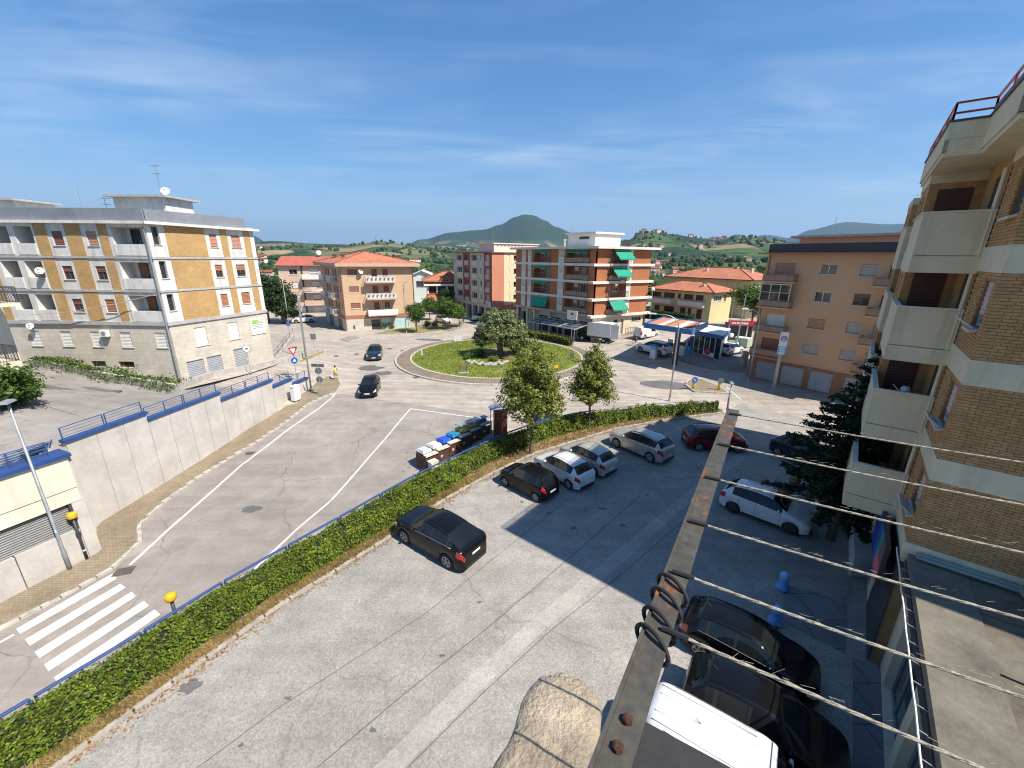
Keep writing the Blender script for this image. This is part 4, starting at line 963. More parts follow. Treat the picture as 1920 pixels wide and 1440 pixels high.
    for a, b in zip(LW, LW[1:]):
        d = (b-a).normalized(); n = Vector((-d.y, d.x, 0))*0.12; m = MB()
        za, zb = (z_lot(a.x, a.y), z_lot(b.x, b.y))
        m.hexa([a-n+Vector((0, 0, -1.5)), b-n+Vector((0, 0, -1.5)), b+n+Vector((0, 0, -1.5)), a+n+Vector((0, 0, -1.5)), Vector((a.x, a.y, za+.7))-n, Vector((b.x, b.y, zb+.7))-n, Vector((b.x, b.y, zb+.7))+n, Vector((a.x, a.y, za+.7))+n]); m.build('wall_section', M_conc, W_)
    # apron in front of the garages
    m = MB(); c = [C1, F2.P2(10.5, 0)]; o = [Vector((p.x, p.y)) for p in LW[2:]]
    poly = [(C1.x, C1.y, 1.75)]+[(p.x, p.y, min(1.7, z_lot(p.x, p.y)+.25)) for p in o]+[(F2.P2(10.6, 0).x, F2.P2(10.6, 0).y, 1.0)]
    ctr = (F2.P2(5, 2.0).x, F2.P2(5, 2.0).y, 1.25)
    for a, b in zip(poly, poly[1:]): m.q([ctr, a, b])
    tag(m.build('apron', A_road), kind='structure')
    # stained return wall with railing past the corner of the block
    e0 = F2.P2(10.0, -0.05); e1 = GR(552, 640).to_2d(); fe = Fac(e0, e1)
    X = thing('garden_wall', 'stained low wall topped by thin metal railing beside the white block corner', 'wall', (e0.x, e0.y, .5))
    fbox(fe, 'wall_section', 0, fe.L, -.12, .12, -0.5, 1.35, M_conc, X)
    for k in range(6): fbox(fe, 'post', fe.L*k/5-.02, fe.L*k/5+.02, -.02, .02, 1.352, 2.2, M_dark, X)
    for z in (1.75, 2.2): fbox(fe, 'rail', 0, fe.L, -.015, .015, z, z+.03, M_dark, X)
    return B
white_block()
# ---------------------------------------------------------------- beige block with hipped roof
M_beige = pm('apricot render', (0.56, 0.38, 0.235), 0.9, 0.07, 0.5)
M_redband = pm('red brown band', (0.34, 0.15, 0.09), 0.85, 0.15)
M_cornice = pm('pinkish cornice', (0.55, 0.36, 0.27), 0.8, 0.12)
M_mint = pm('mint shop glass', (0.42, 0.62, 0.60), 0.15, 0.1)
def beige_block():
    A, Bp = Vector((-29.4, 72.0)), Vector((-18.2, 77.1)); F1 = Fac(A, Bp); BK = Vector((-.60, .80)); F2 = Fac(A, A+BK*14)
    if F2.n.dot(Vector((-1, 0))) < 0: F2.n = -F2.n
    B = thing('apartment_block', 'apricot apartment block with hipped red tile roof beyond the road junction', 'building', (-24, 78, 0))
    rows = [0, -2.85, -5.68]; holes = []
    for r in rows: holes += [(1.15, 2.77, 9.58+r, 10.58+r), (5.05, 6.0, 8.45+r, 10.62+r), (6.93, 7.84, 9.5+r, 10.62+r)]
    wall(F1, 0, F1.L, 2.75, 11.05, holes, M_beige, B)
    for i, r in enumerate(rows):
        win(F1, B, 1.15, 2.77, 9.58+r, 10.58+r, 'shut', SH_RED); win(F1, B, 5.05, 6.0, 8.45+r, 10.62+r, 'half' if i == 0 else 'shut', SH_RED, sill=False, name='balcony_door'); win(F1, B, 6.93, 7.84, 9.5+r, 10.62+r, 'shut' if i < 2 else 'half', SH_RED, frac=.6)
        b = balcony(F1, B, 3.85, 8.92, 8.42+r, 1.25, M_cornice, 'solid' if i == 2 else 'bars', 0.95, M_white)
        if i < 2:
            q = MB(); q.bar(F1.P(3.9, 1.2, 8.95+r), F1.P(8.87, 1.2, 8.95+r), .02, .8)
            q.build('privacy_sheet', pm('balcony sheet', (0.62, 0.6, 0.57), .7, .25, 1.5), b)
            for k in range(7): q = MB(); q.lathe([(.1, 0), (.16, .22)], F1.P(4.3+.7*k, 1.36, 9.0+r), 8); q.build('planter', pm('planter', (.4, .32, .26), .8), b)
        fbox(F1, 'balcony_end', 3.6, 3.72, .01, .5, 7.0+r, 8.35+r, M_metal, B) if False else None
    wall(F1, 0, F1.L, 0-.3, 2.1, [(4.33, 5.94, .02, 1.85), (6.1, 7.6, .1, 1.95), (8.55, 10.9, .2, 2.0), (1.2, 1.5, .3, .95)], M_stone, B, 'plinth_wall')
    fbox(F1, 'band', -.03, F1.L+.03, -.1, .03, 2.1, 2.75, M_redband, B)
    win(F1, B, 4.33, 5.94, .02, 1.85, 'glass', fr=M_dark, sill=False, mull=2, name='shop_door')
    for a, b, c, d in ((6.1, 7.6, .1, 1.95), (8.55, 10.9, .2, 2.0)): fbox(F1, 'shop_window', a, b, -.12, -.08, c, d, M_mint, B)
    fbox(F1, 'meter_box', 1.2, 1.5, -.1, .02, .3, .95, M_dark, B)
    h2 = []
    for r in rows: h2 += [(2.5, 3.4, 8.45+r, 10.6+r), (4.2, 5.0, 9.4+r, 10.6+r), (7.5, 8.4, 8.45+r, 10.6+r), (9.3, 10.2, 9.4+r, 10.6+r), (.7, 1.2, 9.5+r, 10.6+r)]
    wall(F2, 0, 14, 2.75, 11.05, h2, M_beige, B)
    for h in h2: win(F2, B, *h, 'shut', SH_BROWN, sill=False)
    for r in rows:
        for a, b in ((1.9, 5.4), (6.9, 10.6)): balcony(F2, B, a, b, 8.42+r, 1.2, M_cornice, 'bars', .95, M_white)
    wall(F2, 0, 14, -.3, 2.1, [(2, 5, 0, 1.9), (8, 11, 0, 1.9)], M_stone, B, 'plinth_wall'); fbox(F2, 'band', -.03, 14, -.1, .03, 2.1, 2.75, M_redband, B)
    for a in (2, 8): garage_door(F2, B, a, a+3, 0, 1.9, (.2, .2, .21))
    mb = MB()
    for a, b in ((Bp, Bp+BK*14), (A+BK*14, Bp+BK*14)): mb.q([(a.x, a.y, 0), (b.x, b.y, 0), (b.x, b.y, 11.05), (a.x, a.y, 11.05)])
    mb.build('rear_wall', M_beige, B)
    hip_roof(B, A, F1.d, BK, F1.L, 14, 11.6, 2.0, 'roof', M_cornice, 0.55, 0.95)
    rf = [c for c in B.children if c.name.startswith('roof')][0]
    for u, o in ((1.0, -5.5), (3.2, -10.0), (-0.2, -9.5)): p = F1.P2(u, o); chimney(rf, (p.x, p.y), 12.0, .9, .55, M_tile)
    mb = MB(); mb.tube([F1.P(.1, .1, 11), F1.P(.1, .1, .2)], .06, 6); mb.tube([F1.P(F1.L-.1, .1, 11), F1.P(F1.L-.1, .1, .2)], .06, 6); mb.build('drainpipe', M_redband, B)
    dish('apricot coloured satellite dish beside the top balcony of the apricot block', F1.P(3.25, .45, 10.2), (0.7, -0.6, 0.4), .42)
beige_block()
def pink_block():
    A, Bp = Vector((-52.8, 95.2)), Vector((-38.5, 98.6)); F1 = Fac(A, Bp); M_pk = pm('pale pink render', (0.62, 0.43, 0.31), .9, .08, .5)
    B = thing('apartment_block', 'pale pink apartment block half hidden behind the apricot block', 'building', (-46, 100, 0))
    rows = [0, -2.9, -5.8]; holes = []
    for r in rows: holes += [(2.2, 3.9, 8.6+r, 9.8+r), (6.6, 8.3, 7.8+r, 9.9+r)]
    wall(F1, 0, F1.L, 1.6, 10.7, holes, M_pk, B)
    for i, r in enumerate(rows):
        win(F1, B, 2.2, 3.9, 8.6+r, 9.8+r, 'shut' if i else 'glass', SH_WHITE); win(F1, B, 6.6, 8.3, 7.8+r, 9.9+r, 'half', SH_WHITE, sill=False, name='balcony_door'); balcony(F1, B, 5.0, 9.8, 7.75+r, 1.3, M_white, 'solid', .95, M_pk if i else M_white)
    wall(F1, 0, F1.L, -.5, 1.6, [(2.6, 5.0, -.3, 1.2), (6.4, 9.4, -.3, 1.3)], M_conc, B, 'plinth_wall')
    for a, b in ((2.6, 5.0), (6.4, 9.4)): garage_door(F1, B, a, b, -.3, 1.25, (.6, .58, .52))
    fbox(F1, 'drainpipe_strip', 4.75, 5.05, 0, .12, -.3, 10.7, M_dark, B)
    F2 = Fac(A, A-F1.n*11); wall(F2, 0, 11, -.5, 10.7, [], M_pk, B, 'side_wall')
    mb = MB(); e = F1.P2(F1.L, -11); mb.q([(Bp.x, Bp.y, 0), (e.x, e.y, 0), (e.x, e.y, 10.7), (Bp.x, Bp.y, 10.7)]); mb.build('rear_wall', M_pk, B)
    # gabled roof
    M_redroof = pm('red metal roof', (0.40, 0.11, 0.075), .7, .15, .6); mb = MB(); P = F1.P
    mb.q([P(-.4, .7, 10.6), P(F1.L+.4, .7, 10.6), P(F1.L+.4, -5.5, 12.6), P(-.4, -5.5, 12.6)]); mb.q([P(-.4, -5.5, 12.6), P(F1.L+.4, -5.5, 12.6), P(F1.L+.4, -11.6, 10.6), P(-.4, -11.6, 10.6)])
    mb.q([P(0, 0, 10.7), P(0, -5.5, 12.5), P(0, -11, 10.7)]); mb.build('roof', M_redroof, B)
    dish('large white satellite dish above the pink block roof', F1.P(8, -5.2, 13.4), (.4, -.8, .4), .55, pole=F1.P(8, -5.4, 12.6))
pink_block()
# ---------------------------------------------------------------- red brick block with green awnings
M_rb = brickm('red brick', (0.50, 0.17, 0.06), (0.44, 0.14, 0.05), (0.33, 0.15, 0.08), 0.26, 0.085, 0.012, bstr=0.4, var=0.25)
M_slab = pm('off white concrete', (0.66, 0.62, 0.55), .85, .12, .8, stain=((.4, .36, .3), .3))
M_awn = pm('green awning cloth', (0.004, 0.26, 0.155), .75, .12, 1.0)
M_beigew = pm('cream plaster', (0.62, 0.53, 0.39), .9, .12, .7)
def awning(fa, label, u0, u1, z1, z0, out, off=0.0):
    T = thing('awning', label, 'awning', fa.P((u0+u1)/2, off, z1)); mb = MB(); n = 10
    for k in range(n):
        a, b = u0+(u1-u0)*k/n, u0+(u1-u0)*(k+1)/n
        for j in range(4):
            s0, s1 = j/4, (j+1)/4; f = lambda u, s: fa.P(u, off+.05+out*s, z1+(z0-z1)*s-.12*math.sin(math.pi*s)+.015*math.sin(u*9+s*4))
            mb.q([f(a, s0), f(b, s0), f(b, s1), f(a, s1)])
        v = lambda u: fa.P(u, off+.05+out, z0-.18-.03*math.cos(u*14)); mb.q([fa.P(a, off+.05+out, z0), fa.P(b, off+.05+out, z0), v(b), v(a)])
    mb.build('cloth', M_awn, T)
    for u in (u0+.05, u1-.05): q = MB(); q.tube([fa.P(u, off, z1-.55), fa.P(u, off+out*.55, z1-.7), fa.P(u, off+out+.04, z0)], .025, 5); q.build('arm', M_metal, T)
    q = MB(); q.tube([fa.P(u0, off+.07, z1+.02), fa.P(u1, off+.07, z1+.02)], .06, 6); q.build('roller', M_metal, T)
def brick_block():
    c = Vector((12.5, 63.4)); FR = Fac(c, c+Vector((.866, .5))*11.2); FL = Fac(c, c+Vector((-.633, .774))*18.9)
    B = thing('apartment_block', 'red brick apartment block with white floor bands and green awnings', 'building', (11, 71, 0.3))
    fl = [11.66, 9.1, 6.55, 4.0]; tops = [14.15, 11.66, 9.1, 6.55]
    kb = pm('loggia plaster', (.42, .27, .18), .9, .2)
    for i, (z, t) in enumerate(zip(fl, tops)):
        z0, z1 = z+.36, t-.02
        # right face: brick, loggia, white strip, brick
        wall(FR, 0, 2.6, z0, z1, [], M_rb, B, 'brick_panel'); wall(FR, 6.25, 7.2, z0, z1, [(6.4, 7.05, z0+1.0, z1-.15, .1)], M_slab, B, 'white_strip', off=.02)
        win(FR, B, 6.4, 7.05, z0+1.0, z1-.15, 'shut', SH_WHITE, sill=False, dep=.08)
        wall(FR, 7.2, 11.2, z0, z1, [], M_rb, B, 'brick_panel')
        mb = MB(); P = FR.P
        mb.q([P(2.6, -1.3, z0), P(6.25, -1.3, z0), P(6.25, -1.3, z1), P(2.6, -1.3, z1)], 0, [(2.6, z0), (6.25, z0), (6.25, z1), (2.6, z1)]); mb.q([P(2.6, 0, z0), P(2.6, -1.3, z0), P(2.6, -1.3, z1), P(2.6, 0, z1)], 0, [(0, z0), (1.3, z0), (1.3, z1), (0, z1)]); mb.q([P(6.25, 0, z0), P(6.25, -1.3, z0), P(6.25, -1.3, z1), P(6.25, 0, z1)], 0, [(0, z0), (1.3, z0), (1.3, z1), (0, z1)]); mb.build('loggia', M_rb, B)
        win(FR, B, 3.1, 4.0, z0+.05, z1-.25, 'glass' if i % 2 else 'half', SH_GREY, off=-1.25, dep=0, sill=False, name='balcony_door'); win(FR, B, 4.7, 5.6, z0+.8, z1-.25, 'half', SH_GREY, off=-1.25, dep=0, sill=False)
        balcony(FR, B, 2.3, 6.4, z+.37, .55, M_slab, 'panel' if i % 2 else 'bars', .9, M_dark, .3)
        fbox(FR, 'floor_band', -.9, 11.9, -.6, .34, z-.02, z+.36, M_slab, B)
        # left face
        wall(FL, .35, 1.6, z0, z1, [], M_rb, B, 'brick_panel')
        for a, b in ((1.6, 6.4), (10.0, 14.0)):
            mb = MB(); P = FL.P
            mb.q([P(a, -1.3, z0), P(b, -1.3, z0), P(b, -1.3, z1), P(a, -1.3, z1)], 0, [(a, z0), (b, z0), (b, z1), (a, z1)]); mb.q([P(a, 0, z0), P(a, -1.3, z0), P(a, -1.3, z1), P(a, 0, z1)], 0, [(0, z0), (1.3, z0), (1.3, z1), (0, z1)]); mb.q([P(b, 0, z0), P(b, -1.3, z0), P(b, -1.3, z1), P(b, 0, z1)], 0, [(0, z0), (1.3, z0), (1.3, z1), (0, z1)]); mb.build('loggia', M_rb, B)
            m = (a+b)/2
            win(FL, B, m-.9, m+.1, z0+.05, z1-.2, ('half', 'shut', 'glass', 'half')[i], SH_GREY, off=-1.25, dep=0, sill=False, name='balcony_door'); win(FL, B, m+.7, m+1.5, z0+.8, z1-.2, 'half', SH_WHITE, off=-1.25, dep=0, sill=False)
            balcony(FL, B, a-.1, b+.1, z+.37, .1, M_slab, 'panel' if a < 5 else 'bars', .9, pm('brown rail', (.16, .09, .06), .6), .2)
        for a, b in ((6.4, 6.8), (8.1, 10.0), (14.0, 14.7), (15.6, 16.2), (17.3, 18.9)): wall(FL, a, b, z0, z1, [], M_rb, B, 'brick_panel')
        for a, b in ((6.8, 8.1), (14.7, 15.6), (16.2, 17.3)):
            wall(FL, a, b, z0, z1, [(a+.12, b-.12, z0+.95, z1-.1, .1)], M_slab, B, 'white_strip', off=.03)
            win(FL, B, a+.12, b-.12, z0+.95, z1-.1, 'half' if (i+int(a)) % 3 == 0 else 'shut', (.5, .49, .47), sill=False, dep=.06, frac=.85)
        fbox(FL, 'floor_band', .36, 19.1, -.5, .12, z-.02, z+.36, M_slab if i < 3 else M_conc, B)
    # ground storey
    wall(FR, 0, 11.0, 0, 3.97, [(4.4, 5.3, .9, 3.4, .3), (6.0, 6.6, .9, 3.4, .3), (8.35, 10.5, 2.9, 3.58, .15)], M_beigew, B, 'plinth_wall', off=-.25)
    win(FR, B, 8.35, 10.5, 2.9, 3.58, 'glass', fr=M_dark, mull=4, off=-.25); win(FR, B, 4.4, 5.3, .9, 3.4, 'glass', fr=M_dark, off=-.35, sill=False, name='door'); win(FR, B, 6.0, 6.6, .9, 3.4, 'shut', (.3, .28, .25), off=-.35, sill=False, name='door')
    wall(FL, 0, 18.9, 0, 3.97, [(a, a+2.6, .2, 3.0, .3) for a in (1.2, 4.4, 7.6, 10.8)]+[(14.2, 15.4, .1, 3.2, .5), (16.2, 18.2, .1, 3.2, .5)], M_beigew, B, 'plinth_wall', off=-1.0)
    for a in (1.2, 4.4, 7.6, 10.8): win(FL, B, a, a+2.6, .2, 3.0, 'glass', fr=M_dark, mull=2, off=-1.1, sill=False, name='shop_window')
    for a, b in ((14.2, 15.4), (16.2, 18.2)): win(FL, B, a, b, .1, 3.2, 'glass', fr=M_dark, off=-1.3, sill=False, name='shop_window')
    for u in (13.9, 15.8, 18.6, 9.9): fbox(FL, 'pillar', u-.2, u+.2, -.5, -.1, 0, 3.97, M_beigew, B)
    E_ = FR.P2(11.2, 0)+FL.d*18.9; mb = MB()
    for a, b in ((FR.P2(11.2, 0), E_), (FL.P2(18.9, 0), E_)): mb.q([(a.x, a.y, 0), (b.x, b.y, 0), (b.x, b.y, 14.1), (a.x, a.y, 14.1)], 0, [(0, 0), (12, 0), (12, 14), (0, 14)])
    mb.build('rear_wall', M_rb, B)
    k = 0.95; R4 = [c-(FR.d+FL.d)*k, FR.P2(11.2+k, 0)-FL.d*k, E_+(FR.d+FL.d)*k*.6, FL.P2(18.9+k*.6, 0)-FR.d*k]
    flat_roof('roof_slab', R4, 14.15, 14.5, M_slab, B)
    q = c+FL.d*2.3+FR.d*1.6; ph = [q, q+FR.d*5.2, q+FR.d*5.2+FL.d*5.6, q+FL.d*5.6]
    flat_roof('penthouse', ph, 14.502, 16.35, pm('white penthouse', (.72, .69, .62), .85, .08), B)
    q2 = q-(FR.d+FL.d)*.35; flat_roof('penthouse_roof', [q2, q2+FR.d*5.9, q2+FR.d*5.9+FL.d*6.3, q2+FL.d*6.3], 16.352, 16.62, M_slab, B)
    fp = Fac(q, q+FL.d*5.6); fbox(fp, 'louvre', 1.2, 3.2, .0, .04, 15.6, 16.0, M_dark, B)
    for u, o in ((9.8, -3), (8.4, -2.4)): p = FL.P2(u, o); mb = MB(); mb.lathe([(.14, 0), (.14, 1.0), (.22, 1.02), (.2, 1.3)], (p.x, p.y, 14.5), 8); mb.build('flue', M_slab, B)
    for u, o in ((8.2, -3), (8.8, -3.2), (10, -4)): p = FR.P2(u, o); mb = MB(); mb.box((p.x, p.y, 15.1), (.5, .5, 1.2)); mb.build('flue', M_dark, B)
    p = fp.P2(5.2, -.5); antenna('antenna', 'television antenna beside the white penthouse of the red brick block', (p.x, p.y, 14.5), 3.4)
    for i, (a, b, out) in enumerate(((2.9, 6.2, 1.25), (2.7, 6.0, 1.25), (2.6, 5.7, 1.15))):
        zt = (14.0, 11.5, 6.45)[i]
        awning(FR, ('topmost green awning on the sunny side of the red brick block', 'second green awning from the top, sunny side of the red brick block', 'lowest green awning on the sunny side of the red brick block')[i], a, b, zt, zt-1.25, out, .35)
    awning(FL, 'wide green awning over the first floor loggia, shaded side of the brick block', 10.1, 13.9, 6.4, 4.9, .7, .1)
    for i in range(3): awning(FL, ('rolled green awning at the top middle loggia, shaded side of the brick block', 'rolled green awning at the third floor middle loggia, shaded side of the brick block', 'rolled green awning at the second floor middle loggia, shaded side of the brick block')[i], 10.1, 13.9, (14.0, 11.5, 8.95)[i], (13.75, 11.25, 8.7)[i], .3, .05)
    awning(FL, 'long rolled green awning at the top corner loggia, shaded side of the brick block', 1.7, 6.0, 14.0, 13.7, .35, .1)
    # cafe pergola and its hedge at the foot
    X = thing('pergola', 'white framed glass pergola in front of the red brick block', 'pergola', FL.P(6, 2.5, .1)); M_wf = pm('grey pergola frame', (.36, .36, .36), .5, .1)
    for u in (.6, 4.2, 7.8, 11.2):
        q = MB(); q.tube([FL.P(u, 3.6, 0), FL.P(u, 3.6, 2.35)], .05, 6); q.build('post', M_wf, X); q = MB(); q.bar(FL.P(u, .3, 2.95), FL.P(u, 3.7, 2.4), .08, .12); q.build('rafter', M_wf, X)
    for o, z in ((.4, 2.98), (1.5, 2.8), (2.6, 2.62), (3.65, 2.45)): q = MB(); q.bar(FL.P(.4, o, z), FL.P(11.4, o, z), .08, .1); q.build('beam', M_wf, X)
    gm = glassm('smoky glass', (.10, .11, .12), .1)
    for k in range(3):
        q = MB(); a, b = .7+3.55*k, .7+3.55*(k+1)-.1; q.q([FL.P(a, .45, 2.9), FL.P(b, .45, 2.9), FL.P(b, 3.6, 2.38), FL.P(a, 3.6, 2.38)]); q.build('roof_pane', gm, X)
    box_hedge('clipped hedge in front of the cafe pergola', FL, .3, 12.2, 4.1, 4.9, .2, 1.15)
    q = thing('fascia_sign', 'white sign board with a red mark on a post by the red brick block', 'sign', FL.P(.6, 4.4, 0)); fs = Fac(FL.P2(1.4, 4.4), FL.P2(-.7, 4.0)); 
    fbox(fs, 'board', 0, 1.7, 0, .12, 4.0, 5.3, M_white, q); m = MB(); m.tube([fs.P(.9, .06, 0), fs.P(.9, .06, 4.0)], .06, 6); m.build('post', M_grey, q); fbox(fs, 'mark', .6, 1.1, .12, .128, 4.7, 5.05, pm('red mark', (.5, .05, .04), .6, .05), q)
    return FR, FL
def box_hedge(label, fa, u0, u1, o0, o1, z0, z1, n=None, leaf=None, size=.16):
    rr = random.Random(int(u1*100)); T = thing('hedge', label, 'hedge', fa.P((u0+u1)/2, (o0+o1)/2, z0)); mb = MB()
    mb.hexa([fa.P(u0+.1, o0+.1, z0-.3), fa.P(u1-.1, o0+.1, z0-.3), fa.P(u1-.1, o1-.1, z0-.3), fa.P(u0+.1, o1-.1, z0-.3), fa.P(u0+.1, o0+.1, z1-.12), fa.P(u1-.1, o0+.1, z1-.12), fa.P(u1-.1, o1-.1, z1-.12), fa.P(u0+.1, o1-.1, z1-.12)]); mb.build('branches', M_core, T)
    lv = MB(); n = n or int((u1-u0)*((o1-o0)+2*(z1-z0))*55)
    for _ in range(n):
        s = rr.random(); u = rr.uniform(u0, u1)
        if s < .4: o, z = rr.uniform(o0, o1), z1+rr.gauss(0, .07)
        elif s < .8: o, z = o1+rr.gauss(0, .05), rr.uniform(z0, z1)
        else: o, z = rr.uniform(o0, o1), rr.uniform(z0, z1); u = u0 if rr.random() < .5 else u1
        leaf_quad(lv, fa.P(u, o, z), size, rr, Vector((0, 0, .6)))
    tag(lv.build('leaves', leaf or L_hedge, T), kind='stuff'); return T
BR, BL = brick_block()
# ---------------------------------------------------------------- grey, red and cream block
def grey_block():
    c = Vector((-4.2, 84)); FL = Fac(c, Vector((-14, 100))); FR = Fac(c, c+Vector((.832, .555))*13)
    B = thing('apartment_block', 'grey and red striped apartment block left of the red brick block', 'building', (-4, 93, 0)); M_g = pm('grey beige render', (.50, .46, .38), .9, .1, .6); M_r = pm('dark red render', (.30, .085, .06), .9, .12, .6); M_o = pm('orange red wall', (.52, .22, .14), .9, .08, .6); M_y = pm('straw render', (.66, .57, .36), .9, .08, .6)
    rows = [0, -2.6, -5.2, -7.8]
    spans = [(0.05, 3.3, M_r, [(.98, 2.72)]), (3.3, 9.75, M_g, [(4.3, 4.93), (6.46, 9.1)]), (9.75, 13.5, M_r, [(10.62, 12.67)]), (13.5, 18.7, M_g, [(13.99, 16.66)])]
    for u0, u1, m, ws in spans:
        wall(FL, u0, u1, 3.45, 13.6, [(a, b, 12.08+r, 13.22+r, .5 if b-a > 1.8 else .15) for r in rows for a, b in ws], m, B, off=0 if m is M_r else .03)
        for r in rows:
            for a, b in ws: win(FL, B, a, b, 12.08+r, 13.22+r, 'glass' if (b-a) > 1.8 or r < -3 else 'shut', SH_GREY, mull=2 if b-a > 1.5 else 0, dep=.4 if b-a > 1.8 else .12, sill=False); fbox(FL, 'spandrel', a-.05, b+.05, .035, .07, 11.1+r, 12.05+r, M_y if m is M_g else M_g, B)
    wall(FR, 0, 2.85, 3.4, 13.6, [], M_o, B); wr = [(3.8, 4.2), (5.2, 6.9), (8.5, 10.2)]
    wall(FR, 2.85, 13, 3.4, 13.6, [(a, b, 12.08+r, 13.2+r, .5) for r in rows for a, b in wr], M_y, B)
    for r in rows:
        for a, b in wr: win(FR, B, a, b, 12.08+r, 13.2+r, 'glass' if a > 4 else 'shut', SH_WHITE, mull=1 if a > 4 else 0, dep=.4 if a > 4 else .12, sill=False)
    ar = [(a, a+2.2, 0, 2.7, .8) for a in (.8, 3.8, 6.8, 9.8, 12.8, 15.6)]
    wall(FL, 0, 18.7, -.3, 3.4, ar, M_g, B, 'plinth_wall', off=-.1); wall(FR, 0, 13, -.3, 3.4, [(1.2, 2.6, .4, 2.6), (4, 6, .4, 2.6)], M_o, B, 'plinth_wall', off=-.1)
    for a in ar: win(FL, B, a[0], a[1], 0, 2.7, 'glass', fr=M_dark, off=-.7, sill=False, name='shop_window')
    for a, b in ((1.2, 2.6), (4, 6)): win(FR, B, a, b, .4, 2.6, 'shut', SH_RED, off=-.1, sill=False)
    fbox(FL, 'sign_plate', .2, 1.2, .1, .2, 3.0, 4.1, pm('pale blue sign', (.35, .55, .75), .5, .05), B)
    E_ = FR.P2(13, 0)+FL.d*18.7; mb = MB()
    for a, b in ((FR.P2(13, 0), E_), (FL.P2(18.7, 0), E_)): mb.q([(a.x, a.y, 0), (b.x, b.y, 0), (b.x, b.y, 13.6), (a.x, a.y, 13.6)])
    mb.build('rear_wall', M_g, B); k = .25
    flat_roof('roof_slab', [c-(FR.d+FL.d)*k, FR.P2(13+k, 0)-FL.d*k, E_+(FR.d+FL.d)*k, FL.P2(18.7+k, 0)-FR.d*k], 13.6, 13.78, M_r, B)
    q = c+FL.d*1.6+FR.d*1.4; q4 = [q, q+FR.d*11, q+FR.d*11+FL.d*6.5, q+FL.d*6.5]; flat_roof('attic', q4, 13.782, 15.35, pm('cream attic', (.68, .62, .5), .9, .06), B)
    q2 = q-(FR.d+FL.d)*.2; flat_roof('attic_roof', [q2, q2+FR.d*11.4, q2+FR.d*11.4+FL.d*6.9, q2+FL.d*6.9], 15.352, 15.55, M_slab, B)
    fa = Fac(q, q+FR.d*11)
    for kx in range(8): fbox(fa, 'vent', .8+kx*.85, 1.02+kx*.85, 0, .02, 14.9, 15.1, M_dark, B)
    for kx in (7.5, 8.6): p = FL.P2(kx, -2); mb = MB(); mb.box((p.x, p.y, 14.6), (.5, .5, 1.7)); mb.build('chimney', M_slab, B)
    p = FL.P2(5, -3); antenna('antenna', 'thin lattice mast on the grey and red block', (p.x, p.y, 15.5), 3.6, yagi=False)
grey_block()
